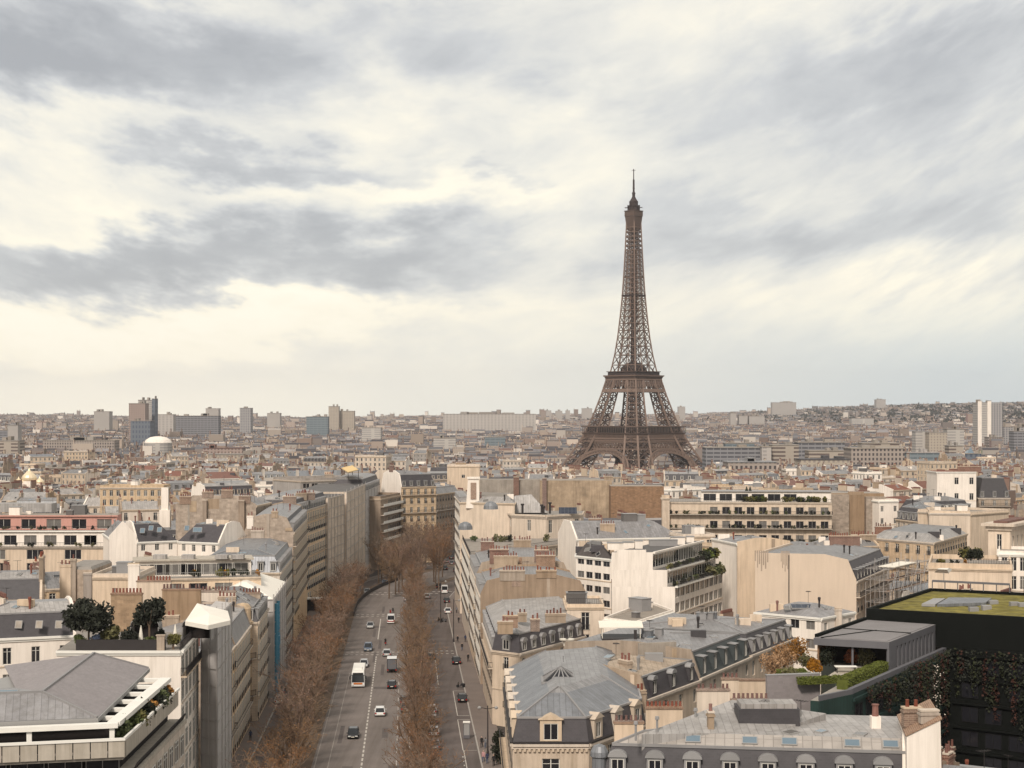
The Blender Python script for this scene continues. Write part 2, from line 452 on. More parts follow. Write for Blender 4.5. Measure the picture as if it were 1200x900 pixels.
for nm, c in [('black', (0.012, 0.012, 0.014)), ('silver', (0.42, 0.42, 0.42)), ('white', (0.74, 0.73, 0.71)), ('grey', (0.13, 0.13, 0.14)), ('blue', (0.10, 0.13, 0.18)), ('red', (0.32, 0.025, 0.02)), ('brown', (0.16, 0.11, 0.08)), ('orange', (0.55, 0.16, 0.03))]:
	M('paint_' + nm, c, rough=0.22, var=0.05, vs=1, spec=0.6)
M('tyre', (0.014, 0.014, 0.014), rough=0.9, var=0.1)
M('rim', (0.30, 0.30, 0.30), rough=0.35, metal=0.7, var=0.05)
M('car_glass', (0.012, 0.014, 0.018), rough=0.05, var=0, spec=0.7)
M('headlight', (0.70, 0.70, 0.66), rough=0.15, var=0.05, spec=0.7)
M('taillight', (0.35, 0.015, 0.012), rough=0.2, var=0.05)
M('bollard_iron', (0.03, 0.03, 0.032), rough=0.5, var=0.1)

# ------------------------------------------------------------------ mesh building
class MB:
	def __init__(s):
		s.v, s.f, s.m = [], [], []

	def poly(s, pts, m=0):
		n = len(s.v)
		s.v.extend(tuple(p) for p in pts)
		s.f.append(tuple(range(n, n + len(pts))))
		s.m.append(m)

	def mesh8(s, b, t, m=0, mt=None, bottom=True):
		"""Prism between two equal rings."""
		n, k = len(s.v), len(b)
		s.v.extend(tuple(p) for p in b)
		s.v.extend(tuple(p) for p in t)
		for i in range(k):
			j = (i + 1) % k
			s.f.append((n + i, n + j, n + k + j, n + k + i))
			s.m.append(m)
		s.f.append(tuple(n + k + i for i in range(k)))
		s.m.append(m if mt is None else mt)
		if bottom:
			s.f.append(tuple(n + i for i in reversed(range(k))))
			s.m.append(m)

	def box(s, x0, x1, y0, y1, z0, z1, m=0, mt=None):
		b = [(x0, y0), (x1, y0), (x1, y1), (x0, y1)]
		s.mesh8([(*p, z0) for p in b], [(*p, z1) for p in b], m, mt)

	def prism(s, pts, z0, z1, m=0, mt=None):
		s.mesh8([(p[0], p[1], z0) for p in pts], [(p[0], p[1], z1) for p in pts], m, mt)

	def obox(s, o, d, L, n, W, z0, z1, m=0, mt=None):
		"""Box from corner o along unit d for L and along unit n for W."""
		b = [(o[0], o[1]), (o[0] + d[0] * L, o[1] + d[1] * L), (o[0] + d[0] * L + n[0] * W, o[1] + d[1] * L + n[1] * W), (o[0] + n[0] * W, o[1] + n[1] * W)]
		if d[0] * n[1] - d[1] * n[0] < 0:
			b.reverse()
		s.prism(b, z0, z1, m, mt)

	def bar(s, p, q, w, m=0, h=None):
		p, q = Vector(p), Vector(q)
		d = q - p
		if d.length < 1e-6:
			return
		d.normalize()
		a = d.cross(Vector((0, 0, 1)))
		if a.length < 1e-3:
			a = Vector((1, 0, 0))
		a.normalize()
		b = a.cross(d)
		a, b = a * (w / 2), b * ((h or w) / 2)
		s.mesh8([p - a - b, p + a - b, p + a + b, p - a + b], [q - a - b, q + a - b, q + a + b, q - a + b], m)

	def tube(s, p, q, r0, r1, n=6, m=0, cap=True):
		p, q = Vector(p), Vector(q)
		d = (q - p)
		if d.length < 1e-6:
			return
		d.normalize()
		a = d.cross(Vector((0, 0, 1)))
		if a.length < 1e-3:
			a = Vector((1, 0, 0))
		a.normalize()
		b = d.cross(a)
		cs = [(math.cos(2 * math.pi * i / n), math.sin(2 * math.pi * i / n)) for i in range(n)]
		s.mesh8([p + a * (c * r0) + b * (k * r0) for c, k in cs], [q + a * (c * r1) + b * (k * r1) for c, k in cs], m, bottom=cap)

	def lathe(s, c, prof, n=12, m=0):
		"""Profile [(r, z)] turned about the vertical through c."""
		base = len(s.v)
		for r, z in prof:
			for i in range(n):
				a = 2 * math.pi * i / n
				s.v.append((c[0] + r * math.cos(a), c[1] + r * math.sin(a), c[2] + z))
		for k in range(len(prof) - 1):
			for i in range(n):
				j = (i + 1) % n
				s.f.append((base + k * n + i, base + k * n + j, base + (k + 1) * n + j, base + (k + 1) * n + i))
				s.m.append(m)
		s.f.append(tuple(base + (len(prof) - 1) * n + i for i in range(n)))
		s.m.append(m)

	def mesh(s, name, mats, origin=(0, 0, 0), smooth_=False):
		me = bpy.data.meshes.new(name)
		ox, oy, oz = origin
		me.from_pydata([(x - ox, y - oy, z - oz) for x, y, z in s.v], [], s.f)
		for mm in mats:
			me.materials.append(MATS[mm])
		me.polygons.foreach_set('material_index', s.m)
		uv = me.uv_layers.new(name='UVMap')
		data = [0.0] * (2 * len(me.loops))
		vs = me.vertices
		for p in me.polygons:
			n = p.normal
			if abs(n.z) > 0.985:
				e1, e2 = (1, 0, 0), (0, 1, 0)
			else:
				l = math.hypot(n.x, n.y)
				e1 = (-n.y / l, n.x / l, 0)
				e2 = (-n.z * e1[1], n.z * e1[0], n.x * e1[1] - n.y * e1[0])
			for li in p.loop_indices:
				c = vs[me.loops[li].vertex_index].co
				data[2 * li] = c.x * e1[0] + c.y * e1[1]
				data[2 * li + 1] = c.x * e2[0] + c.y * e2[1] + c.z * e2[2]
		uv.data.foreach_set('uv', data)
		if smooth_:
			me.polygons.foreach_set('use_smooth', [True] * len(me.polygons))
		me.update()
		return me

	def build(s, name, mats, parent=None, origin=None, smooth_=False):
		if not s.f:
			return None
		if isinstance(mats, str):
			mats = [mats]
		if parent is not None:
			o = bpy.data.objects.new(name, s.mesh(name, mats, parent['_o'], smooth_))
			o.parent = parent
		else:
			o = bpy.data.objects.new(name, s.mesh(name, mats, origin or (0, 0, 0), smooth_))
			o.location = origin or (0, 0, 0)
		COL.objects.link(o)
		return o

def thing(name, label, cat, loc, group=None):
	o = bpy.data.objects.new(name, None)
	o.empty_display_size = 0.5
	o.location = loc
	o['label'], o['category'] = label, cat
	o['_o'] = tuple(loc)
	if group:
		o['group'] = group
	COL.objects.link(o)
	return o

def tag(o, label=None, cat=None, group=None, kind=None):
	if label:
		o['label'] = label
	if cat:
		o['category'] = cat
	if group:
		o['group'] = group
	if kind:
		o['kind'] = kind
	return o

def put(name, me, parent, loc, rz=0.0, scale=None):
	"""A child object carrying a shared mesh; loc in world metres when the parent is a thing."""
	o = bpy.data.objects.new(name, me)
	o.parent = parent
	po = parent.get('_o') or (0, 0, 0)
	o.location = (loc[0] - po[0], loc[1] - po[1], loc[2] - po[2])
	o.rotation_euler = (0, 0, rz)
	if scale:
		o.scale = scale
	COL.objects.link(o)
	return o

def sub(name, me, parent):
	o = bpy.data.objects.new(name, me)
	o.parent = parent
	COL.objects.link(o)
	return o

def copy_tree(o, parent=None):
	c = o.copy()
	COL.objects.link(c)
	if parent:
		c.parent = parent
	for ch in list(o.children):
		copy_tree(ch, c)
	return c

# ------------------------------------------------------------------ shared unit meshes
CACHE = {}

def win_mesh(kind, w, h, curtain=False):
	key = ('w', kind, round(w, 2), round(h, 2), curtain)
	if key in CACHE:
		return CACHE[key]
	b = MB()
	g = 0.0
	fw = 0.085
	if kind in ('french', 'casement', 'small', 'shutter'):
		b.box(-w / 2, -w / 2 + fw, -0.05, 0.03, 0, h, 0)
		b.box(w / 2 - fw, w / 2, -0.05, 0.03, 0, h, 0)
		b.box(-w / 2 + fw, w / 2 - fw, -0.05, 0.03, h - fw, h, 0)
		b.box(-w / 2 + fw, w / 2 - fw, -0.05, 0.03, 0, fw, 0)
		b.box(-0.05, 0.05, -0.06, 0.03, fw, h - fw, 0)
		if h > 1.5:
			b.box(-w / 2 + fw, -0.05, -0.05, 0.03, h * 0.74, h * 0.74 + 0.05, 0)
			b.box(0.05, w / 2 - fw, -0.05, 0.03, h * 0.74, h * 0.74 + 0.05, 0)
		b.poly([(-w / 2 + fw, g, fw), (w / 2 - fw, g, fw), (w / 2 - fw, g, h - fw), (-w / 2 + fw, g, h - fw)], 1)
		if kind == 'french':
			y = -0.30
			b.bar((-w / 2 - 0.05, y, 0.95), (w / 2 + 0.05, y, 0.95), 0.06, 2)
			b.bar((-w / 2 - 0.05, y, 0.08), (w / 2 + 0.05, y, 0.08), 0.05, 2)
			for i in range(8):
				xx = -w / 2 + w * i / 7
				b.bar((xx, y, 0.08), (xx, y, 0.95), 0.035, 2)
		if kind == 'shutter':
			for sgn in (-1, 1):
				b.box(*sorted((sgn * w / 2, sgn * (w / 2 + w * 0.45))), -0.24, -0.19, 0, h, 0)
	else:                                             # ribbon: wide glazing with uprights
		n = max(2, int(w / 1.3))
		b.box(-w / 2, w / 2, -0.05, 0.03, h - 0.07, h, 0)
		b.box(-w / 2, w / 2, -0.05, 0.03, 0, 0.07, 0)
		for i in range(n + 1):
			xx = -w / 2 + 0.04 + (w - 0.08) * i / n
			b.box(xx - 0.04, xx + 0.04, -0.06, 0.03, 0.07, h - 0.07, 0)
		b.poly([(-w / 2, g, 0.05), (w / 2, g, 0.05), (w / 2, g, h - 0.05), (-w / 2, g, h - 0.05)], 1)
	fm = {'ribbon_dark': 'frame_grey', 'shop': 'black_frame'}.get(kind, 'frame_white')
	CACHE[key] = b.mesh('window', [fm, 'glass_curtain' if curtain else 'glass', 'iron'])
	return CACHE[key]

def railing(b, p, q, z, h=0.95, m=0, step=0.3):
	L = math.hypot(q[0] - p[0], q[1] - p[1])
	if L < 0.2:
		return
	b.bar((p[0], p[1], z + h), (q[0], q[1], z + h), 0.07, m)
	b.bar((p[0], p[1], z + 0.1), (q[0], q[1], z + 0.1), 0.05, m)
	n = max(1, int(L / step))
	for i in range(n + 1):
		t = i / n
		x, y = p[0] + (q[0] - p[0]) * t, p[1] + (q[1] - p[1]) * t
		b.bar((x, y, z), (x, y, z + h), 0.04, m)

def chimney_meshes(L, H, mat, pots):
	key = ('c', round(L * 2) / 2, round(H * 2) / 2, mat, pots)
	if key in CACHE:
		return CACHE[key]
	L, H = key[1], key[2]
	b = MB()
	b.box(-L / 2, L / 2, -0.36, 0.36, 0, H, 0)
	b.box(-L / 2 - 0.09, L / 2 + 0.09, -0.45, 0.45, H - 0.32, H - 0.14, 0)
	me = b.mesh('chimney', [mat])
	p = MB()
	p.box(-L / 2 - 0.05, L / 2 + 0.05, -0.41, 0.41, H, H + 0.14, 1)
	rr = random.Random(int(L * 10 + H * 3) + pots)
	n = max(1, int((L - 0.2) / 0.5))
	if pots:
		for i in range(n):
			if rr.random() < 0.12:
				continue
			x = -L / 2 + L * (i + 0.5) / n
			hh = rr.choice((0.55, 0.6, 0.75, 0.9))
			p.lathe((x, rr.uniform(-0.06, 0.06), H + 0.14), [(0.17, 0), (0.14, hh * 0.85), (0.17, hh * 0.88), (0.15, hh)], 7, 0)
	CACHE[key] = (me, p.mesh('pot_row', ['terracotta', 'moulding']))
	return CACHE[key]

def chimney(parent, x, y, z, rz, L=2.5, H=2.5, mat='chimney_plaster', pots=1):
	me, pm = chimney_meshes(L, H, mat, pots)
	o = put('chimney', me, parent, (x, y, z), rz)
	sub('pot_row', pm, o)
	return o

def dormer_mesh(w, h, depth, style, wallm):
	key = ('d', w, h, round(depth, 1), style, wallm)
	if key in CACHE:
		return CACHE[key]
	b = MB()
	t = 0.40 if style == 'pediment' else 0.15
	b.box(-w / 2, -w / 2 + t, 0, depth, 0, h, 0)
	b.box(w / 2 - t, w / 2, 0, depth, 0, h, 0)
	b.box(-w / 2 + t, w / 2 - t, 0.0, depth, h - t, h, 0)
	b.box(-w / 2 + t, w / 2 - t, 0.0, depth, 0, 0.12, 0)
	if style == 'arch':
		pts = [(-math.cos(math.pi * i / 10) * (w / 2 + 0.14), h + 0.004 + math.sin(math.pi * i / 10) * w * 0.42) for i in range(11)]
		b.mesh8([(x, -0.12, z) for x, z in pts], [(x, depth + 0.4, z) for x, z in pts], 1)
	elif style == 'pediment':
		b.mesh8([(-w / 2 - 0.2, -0.15, h + 0.003), (w / 2 + 0.2, -0.15, h + 0.003), (0, -0.15, h + 0.65)], [(-w / 2 - 0.2, depth + 0.4, h + 0.003), (w / 2 + 0.2, depth + 0.4, h + 0.003), (0, depth + 0.4, h + 0.65)], 0)
	else:
		b.mesh8([(-w / 2 - 0.12, -0.15, h + 0.003), (w / 2 + 0.12, -0.15, h + 0.003), (w / 2 + 0.12, depth + 0.3, h + 0.16), (-w / 2 - 0.12, depth + 0.3, h + 0.16)], [(-w / 2 - 0.12, -0.15, h + 0.1), (w / 2 + 0.12, -0.15, h + 0.1), (w / 2 + 0.12, depth + 0.3, h + 0.26), (-w / 2 - 0.12, depth + 0.3, h + 0.26)], 1)
	g = MB()
	ww, hh = w - 2 * t, h - t - 0.12
	f = 0.07
	x0, z0 = -ww / 2, 0.12
	for bx in ((x0, x0 + f, z0, z0 + hh), (-x0 - f, -x0, z0, z0 + hh), (x0 + f, -x0 - f, z0, z0 + f), (x0 + f, -x0 - f, z0 + hh - f, z0 + hh), (-0.035, 0.035, z0 + f, z0 + hh - f)):
		g.box(bx[0], bx[1], 0.03, 0.09, bx[2], bx[3], 0)
	g.poly([(x0, 0.08, z0), (-x0, 0.08, z0), (-x0, 0.08, z0 + hh), (x0, 0.08, z0 + hh)], 1)
	CACHE[key] = (b.mesh('dormer', [wallm, 'zinc_plain']), g.mesh('window', ['frame_white', 'glass']))
	return CACHE[key]

def skylight(parent, p, q, nrm_up, w, l, glass='glass_blue'):
	"""Roof light: p centre, q unit vector up the slope."""
	b = MB()
	u = Vector(q).normalized()
	n = Vector(nrm_up).normalized()
	s = u.cross(n)
	c = Vector(p)

	def ring(wd, ln, off):
		return [c - s * wd / 2 - u * ln / 2 + n * off, c + s * wd / 2 - u * ln / 2 + n * off, c + s * wd / 2 + u * ln / 2 + n * off, c - s * wd / 2 + u * ln / 2 + n * off]
	r0, r1 = ring(w, l, -0.1), ring(w, l, 0.12)
	b.mesh8(r0, r1, 0)
	b.poly(ring(w - 0.16, l - 0.16, 0.125), 1)
	return b.build('skylight', ['frame_grey', glass], parent)

# ------------------------------------------------------------------ polygons
def inset(poly, ds):
	"""Inset that shrinks its distances until no side turns over."""
	k = 1.0
	for _ in range(14):
		out = inset_raw(poly, [d * k for d in ds])
		n = len(poly)
		if all((out[(i + 1) % n][0] - out[i][0]) * (poly[(i + 1) % n][0] - poly[i][0]) + (out[(i + 1) % n][1] - out[i][1]) * (poly[(i + 1) % n][1] - poly[i][1]) > -1e-9 for i in range(n)):
			return out
		k *= 0.85
	return out

def inset_raw(poly, ds):
	"""Convex CCW polygon with each side moved inward by its own distance."""
	n = len(poly)
	lines = []
	for i in range(n):
		a, b = poly[i], poly[(i + 1) % n]
		dx, dy = b[0] - a[0], b[1] - a[1]
		L = math.hypot(dx, dy) or 1e-6
		nx, ny = -dy / L, dx / L
		lines.append((a[0] + nx * ds[i], a[1] + ny * ds[i], dx / L, dy / L))
	out = []
	for i in range(n):
		x1, y1, ax, ay = lines[i - 1]
		x2, y2, bx, by = lines[i]
		det = ax * by - ay * bx
		if abs(det) < 1e-4:
			out.append((x2, y2))
			continue
		t = ((x2 - x1) * by - (y2 - y1) * bx) / det
		out.append((x1 + ax * t, y1 + ay * t))
	return out

def quad_overlap(p, q, margin=0.0):
	for a in (p, q):
		n = len(a)
		for i in range(n):
			dx, dy = a[(i + 1) % n][0] - a[i][0], a[(i + 1) % n][1] - a[i][1]
			L = math.hypot(dx, dy) or 1e-6
			nx, ny = dy / L, -dx / L
			pa = [v[0] * nx + v[1] * ny for v in p]
			pb = [v[0] * nx + v[1] * ny for v in q]
			if max(pa) < min(pb) + margin or max(pb) < min(pa) + margin:
				return False
	return True

# ------------------------------------------------------------------ buildings
BL = []              # every building to be built
SOLIDS = []          # coarse prisms for deciding what can be seen: (ring0, z0, ring1, z1)
BVH = None
PROBES = [Vector((0, 0, 50)), Vector((-14, 2, 49)), Vector((14, 2, 49)), Vector((0, 6, 54))]

def visible(p, probes=None):
	v = Vector(p)
	for c in (probes or PROBES):
		d = c - v
		L = d.length
		hit = BVH.ray_cast(v + d * (0.15 / L), d / L, L)
		if hit[0] is None:
			return True
	return False

class House:
	def __init__(s, name, label, cat, poly, z1, levels=(), party=(), wall='cream_stone', sides=None, z0=None, short=None, vb=None, group=None, partymat='rubble_stone', chim=(), cap='zinc', deco=None, parapet=0.0, cornice=True, top=None, detail=2):
		s.name, s.label, s.cat, s.poly, s.z1, s.levels, s.party = name, label, cat, [tuple(p) for p in poly], z1, list(levels), set(party)
		s.wall, s.sides, s.short, s.vb, s.group, s.partymat, s.chim, s.cap = wall, sides or {}, short, vb, group, partymat, chim, cap
		s.deco, s.parapet, s.cornice, s.detail = deco, parapet, cornice, detail
		s.cx = sum(p[0] for p in poly) / len(poly)
		s.cy = sum(p[1] for p in poly) / len(poly)
		s.z0 = ground(s.cx, s.cy) - 1.0 if z0 is None else z0
		s.rings = [(s.poly, z1)]
		cur, z = s.poly, z1
		for ins, dz, mt in s.levels:
			cur = inset(cur, [0.0 if i in s.party else ins for i in range(len(cur))])
			z += dz
			s.rings.append((cur, z))
		s.ztop = z
		s.root = None
		BL.append(s)

	def solids(s):
		out = [(s.poly, s.z0, s.poly, s.z1)]
		for (a, za), (b, zb) in zip(s.rings, s.rings[1:]):
			out.append((a, za, b, zb))
		return out

	def side(s, i):
		n = len(s.poly)
		a, b = Vector(s.poly[i]), Vector(s.poly[(i + 1) % n])
		L = (b - a).length
		d = (b - a) / L
		return a, b, L, d, Vector((d.y, -d.x))

	def faces_cam(s, i):
		a, b, L, d, n = s.side(i)
		m = (a + b) / 2
		return n.dot(-m) > 0 or n.dot(Vector((-14, 2)) - m) > 0 or n.dot(Vector((14, 2)) - m) > 0

	def build(s):
		rr = random.Random(int(abs(s.cx) * 13 + s.cy * 7))
		root = s.root = thing(s.name, s.label, s.cat, (s.cx, s.cy, s.z0), s.group)
		walls, n = MB(), len(s.poly)
		nwin = 0
		for i in range(n):
			a, b, L, d, nn = s.side(i)
			if i in s.party:
				s.party_wall(root, i)
				continue
			spec = s.sides.get(i)
			if spec is None or not s.faces_cam(i):
				walls.poly([(*a, s.z0), (*b, s.z0), (*b, s.z1), (*a, s.z1)], 0)
			else:
				nwin = s.facade(root, walls, i, spec, rr, nwin)
			if s.cornice and s.faces_cam(i):
				c = MB()
				c.obox(a - d * 0.0, d, L, nn, 0.32, s.z1 - 0.28, s.z1 + 0.02)
				c.obox(a - d * 0.0, d, L, nn, 0.16, s.z1 - 0.55, s.z1 - 0.283)
				c.build('cornice', 'moulding' if s.wall != 'white_plaster' else 'white_paint', root)
		walls.build('wall', [s.wall, 'moulding'], root)
		# roof levels
		for k, (ins, dz, mt) in enumerate(s.levels):
			(a, za), (b, zb) = s.rings[k], s.rings[k + 1]
			r = MB()
			for i in range(n):
				j = (i + 1) % n
				if i in s.party:
					continue
				r.poly([(*a[i], za), (*a[j], za), (*b[j], zb), (*b[i], zb)], 0)
			last = k == len(s.levels) - 1
			if last:
				r.poly([(*p, zb) for p in b], 1)
			r.build('mansard_slope' if (k == 0 and len(s.levels) > 1) else 'roof', [mt, s.cap], root)
			if k and s.detail > 1:
				for i in range(n):
					if i not in s.party and (i - 1) % n not in s.party and (s.faces_cam(i) or s.faces_cam((i - 1) % n)):
						t = MB()
						t.bar((*a[i], za + 0.04), (*b[i], zb + 0.04), 0.2)
						t.build('hip_ridge', 'zinc_plain', root)
			if k == 0 and len(s.levels) > 1:
				t = MB()
				for i in range(n):
					j = (i + 1) % n
					if i in s.party or not s.faces_cam(i):
						continue
					t.bar((*b[i], zb + 0.03), (*b[j], zb + 0.03), 0.22)
				t.build('roof_edge', 'zinc_plain', root)
		if not s.levels:
			r = MB()
			if s.parapet:
				inn = inset(s.poly, [0.3] * n)
				for i in range(n):
					j = (i + 1) % n
					r.mesh8([(*s.poly[i], s.z1), (*s.poly[j], s.z1), (*inn[j], s.z1), (*inn[i], s.z1)], [(*s.poly[i], s.z1 + s.parapet), (*s.poly[j], s.z1 + s.parapet), (*inn[j], s.z1 + s.parapet), (*inn[i], s.z1 + s.parapet)], 0)
				r.build('parapet', [s.wall], root)
				r = MB()
				r.poly([(*p, s.z1 - 0.004) for p in inset(s.poly, [0.0] * n)], 0)
			else:
				r.poly([(*p, s.z1) for p in s.poly], 0)
			r.build('roof', [s.cap], root)
		# dormers along mansard slopes
		for i, spec in s.sides.items():
			if spec.get('dorm') and s.levels and i not in s.party and s.faces_cam(i):
				s.dormers(root, i, spec, rr)
		for c in s.chim:
			if c[0] == 'p':                       # on a party wall: side, fraction along, length, height above the roof
				_, i, t, L, H = c[:5]
				s.chim_party(root, i, t, L, H, c[5] if len(c) > 5 else 'chimney_plaster')
			else:                                 # free: x, y, z base, turn, length, height
				_, x, y, z, rz, L, H = c[:7]
				chimney(root, x, y, z, rz, L, H, c[7] if len(c) > 7 else 'chimney_plaster')
		if s.deco:
			s.deco(s, root)
		if s.detail > 1 and s.levels and len(s.poly) == 4 and s.cornice:
			for q in range(2):
				roof_clutter(s, root, random.Random(int(s.cx * 7 + s.cy * 3) + q))
		return root

	def profile(s, i):
		"""Outline of the roof over side i as (distance along, z)."""
		a, b, L, d, nn = s.side(i)
		n = len(s.poly)
		up, dn = [], []
		for ring, z in s.rings:
			p, q = Vector(ring[i]), Vector(ring[(i + 1) % n])
			up.append(((p - a).dot(d), z))
			dn.append(((q - a).dot(d), z))
		return up + dn[::-1]

	def party_wall(s, root, i):
		a, b, L, d, nn = s.side(i)
		pr = s.profile(i)
		pts = [(0.0, s.z0)] + [(t, z + 0.35) for t, z in pr] + [(L, s.z0)]
		m = MB()
		fr = [(a.x + d.x * t + nn.x * 0.03, a.y + d.y * t + nn.y * 0.03, z) for t, z in pts]
		bk = [(a.x + d.x * t - nn.x * 0.38, a.y + d.y * t - nn.y * 0.38, z) for t, z in pts]
		m.mesh8(fr, bk, 0)
		me = m
		me.build('party_wall', s.partymat, root)
		if not s.faces_cam(i) or s.partymat in ('smooth_cream', 'white_plaster') or L < 5:
			return
		rr = random.Random(int(s.cx * 31 + s.cy * 17 + i))
		for _ in range(rr.choice((1, 2, 2, 3))):          # old flues and patched render on the bare gable
			u = rr.uniform(0.08, 0.85) * L
			zt = min(s.roof_z(i, u), s.roof_z(i, min(L, u + 1))) + 0.25
			f = MB()
			if rr.random() < 0.6:
				w, lo = rr.uniform(0.5, 1.0), zt - rr.uniform(5, 12)
			else:
				w, lo = rr.uniform(1.5, 3.5), zt - rr.uniform(1.5, 4)
				zt -= rr.uniform(0.3, 1.5)
			w = min(w, L - u - 0.2)
			if w > 0.3:
				f.obox(a + d * u + nn * 0.033, d, w, nn, rr.choice((0.02, 0.05, 0.16)), lo, zt)
				f.build('flue_strip', rr.choice(('chimney_plaster', 'grey_stained', 'cream_plaster', 'chimney_brick', 'stained_plaster')), root)

	def roof_z(s, i, t):
		pr = s.profile(i)
		for (t0, z0), (t1, z1) in zip(pr, pr[1:]):
			if t0 <= t <= t1 and t1 > t0:
				return z0 + (z1 - z0) * (t - t0) / (t1 - t0)
		return s.z1

	def chim_party(s, root, i, t, L, H, mat):
		a, b, Ls, d, nn = s.side(i)
		u = t * Ls
		zr = s.roof_z(i, u)
		z0 = min(s.roof_z(i, max(0, u - L / 2)), s.roof_z(i, min(Ls, u + L / 2))) - 0.3
		p = a + d * u - nn * 0.2
		chimney(root, p.x, p.y, z0, math.atan2(d.y, d.x), L, zr - z0 + H, mat)

	def dormers(s, root, i, sp, rr):
		a, b, L, d, nn = s.side(i)
		ins, dz = s.levels[0][0], s.levels[0][1]
		w, st, wm, spc = sp.get('dw', 1.3), sp['dorm'], sp.get('dm', 'zinc_plain'), sp.get('dsp', 2.8)
		m = sp.get('dmar', 1.4)
		k = max(1, int((L - 2 * m) / spc) + 1) if L > 2 * m else 0
		h = sp.get('dh', min(dz - 0.55, 1.9))
		me, g = dormer_mesh(w, h, round(ins + 0.15, 1), st, wm)
		for q in range(k):
			u = L / 2 if k == 1 else m + (L - 2 * m) * q / (k - 1)
			if 'du' in sp and not (sp['du'][0] <= u / L <= sp['du'][1]):
				continue
			p = a + d * u + nn * 0.03
			zc = s.z1 + 0.28
			if not visible((p.x + nn.x * 0.5, p.y + nn.y * 0.5, zc + h * 0.6)):
				continue
			o = put('dormer', me, root, (p.x, p.y, zc), math.atan2(d.y, d.x))
			sub('window', g, o)

	def facade(s, root, mb, i, sp, rr, nwin):
		a, b, L, d, nn = s.side(i)
		w, h, fh, spc, m = sp.get('w', 1.15), sp.get('h', 2.0), sp.get('fh', 3.15), sp.get('sp', 2.6), sp.get('m', 1.1)
		first, kind, nf = sp.get('first', 0.9), sp.get('kind', 'french'), sp.get('nf', 8)
		zlo, zhi = s.z0, s.z1
		k = int((L - 2 * m - w) / spc) + 1 if L >= 2 * m + w else 0
		us = [L / 2] if k == 1 else [m + w / 2 + (L - 2 * m - w) * q / (k - 1) for q in range(k)] if k > 1 else []
		if 'u' in sp:
			us = [u for u in us if sp['u'][0] <= u / L <= sp['u'][1]]
		rows = []
		for f in range(nf):
			vt = zhi - first - f * fh
			v0 = vt - h
			if v0 < zlo + 1.6:
				break
			ok = []
			for u in us:
				if f == 0 and sp.get('skip') and rr.random() < sp['skip']:
					continue
				p = a + d * u
				if nwin < 96 and visible((p.x + nn.x * 0.4, p.y + nn.y * 0.4, vt - 0.25)):
					ok.append(u)
					nwin += 1
			rows.append((v0, vt, ok, f))
		cur = zlo
		T = lambda u, z, off=0.0: (a.x + d.x * u - nn.x * off, a.y + d.y * u - nn.y * off, z)
		dep = sp.get('dep', 0.22)
		for v0, vt, ok, f in sorted(rows):
			if ok:
				mb.poly([T(0, cur), T(L, cur), T(L, v0), T(0, v0)])
				xs = 0.0
				for u in ok:
					mb.poly([T(xs, v0), T(u - w / 2, v0), T(u - w / 2, vt), T(xs, vt)])
					l, r = u - w / 2, u + w / 2
					mb.poly([T(l, v0), T(l, v0, dep), T(l, vt, dep), T(l, vt)], 0)
					mb.poly([T(r, v0, dep), T(r, v0), T(r, vt), T(r, vt, dep)], 0)
					mb.poly([T(l, vt, dep), T(r, vt, dep), T(r, vt), T(l, vt)], 0)
					mb.poly([T(l, v0), T(r, v0), T(r, v0, dep), T(l, v0, dep)], 0)
					xs = r
					kk = kind
					if f in sp.get('balc', ()) and kind == 'french':
						kk = 'casement'
					p = T(u, v0, dep - 0.04)
					put('window', win_mesh(kk, w, h, rr.random() < sp.get('cur', 0.22)), root, p, math.atan2(d.y, d.x))
				mb.poly([T(xs, v0), T(L, v0), T(L, vt), T(xs, vt)])
				cur = vt
				if f in sp.get('balc', ()):
					bw = sp.get('bw', 0.8)
					bb = MB()
					bb.obox(a, d, L, nn, bw, v0 - 0.24, v0 - 0.06)
					bo = bb.build('balcony', sp.get('bm', 'moulding'), root)
					rl = MB()
					if sp.get('solid'):
						o = a + nn * (bw - 0.1)
						rl.obox(o, d, L, nn, 0.1, v0 - 0.057, v0 + 0.85)
						ro = rl.build('parapet', sp['solid'], root)
					else:
						p, q = a + nn * (bw - 0.06), b + nn * (bw - 0.06)
						railing(rl, p, q, v0 - 0.055, 0.95, step=sp.get('rstep', 0.28 if s.detail > 1 else 0.45))
						railing(rl, a, p, v0 - 0.055, 0.95)
						railing(rl, b, q, v0 - 0.055, 0.95)
						ro = rl.build('railing', 'iron', root)
					ro.parent = bo
					if sp.get('green'):
						leafy(bo, a + nn * (bw - 0.35), b + nn * (bw - 0.35), v0, rr, sp['green'])
				elif f in sp.get('course', (1, 3)):
					mb.obox(a, d, L, nn, 0.10, v0 - 0.35, v0 - 0.18, 1)
		mb.poly([T(0, cur), T(L, cur), T(L, zhi), T(0, zhi)])
		return nwin

def leafy(parent_part, a, b, z, rr, dens):
	"""Foliage of balcony planters as one child of the balcony."""
	f = MB()
	L = math.hypot(b[0] - a[0], b[1] - a[1])
	u = 0.3
	root = parent_part.parent
	while u < L - 0.3:
		if rr.random() < dens:
			x, y = a[0] + (b[0] - a[0]) * u / L, a[1] + (b[1] - a[1]) * u / L
			blob(f, (x, y, z + 0.5), 0.5 * rr.uniform(0.6, 1.3), 0.6 * rr.uniform(0.7, 1.4), rr, 60, 0.28, rr.choice((0, 0, 1, 2)))
		u += 0.8
	o = f.build('planter_foliage', ['leaf_dark', 'leaf_olive', 'leaf_green'], root)
	if o:
		o.parent = parent_part

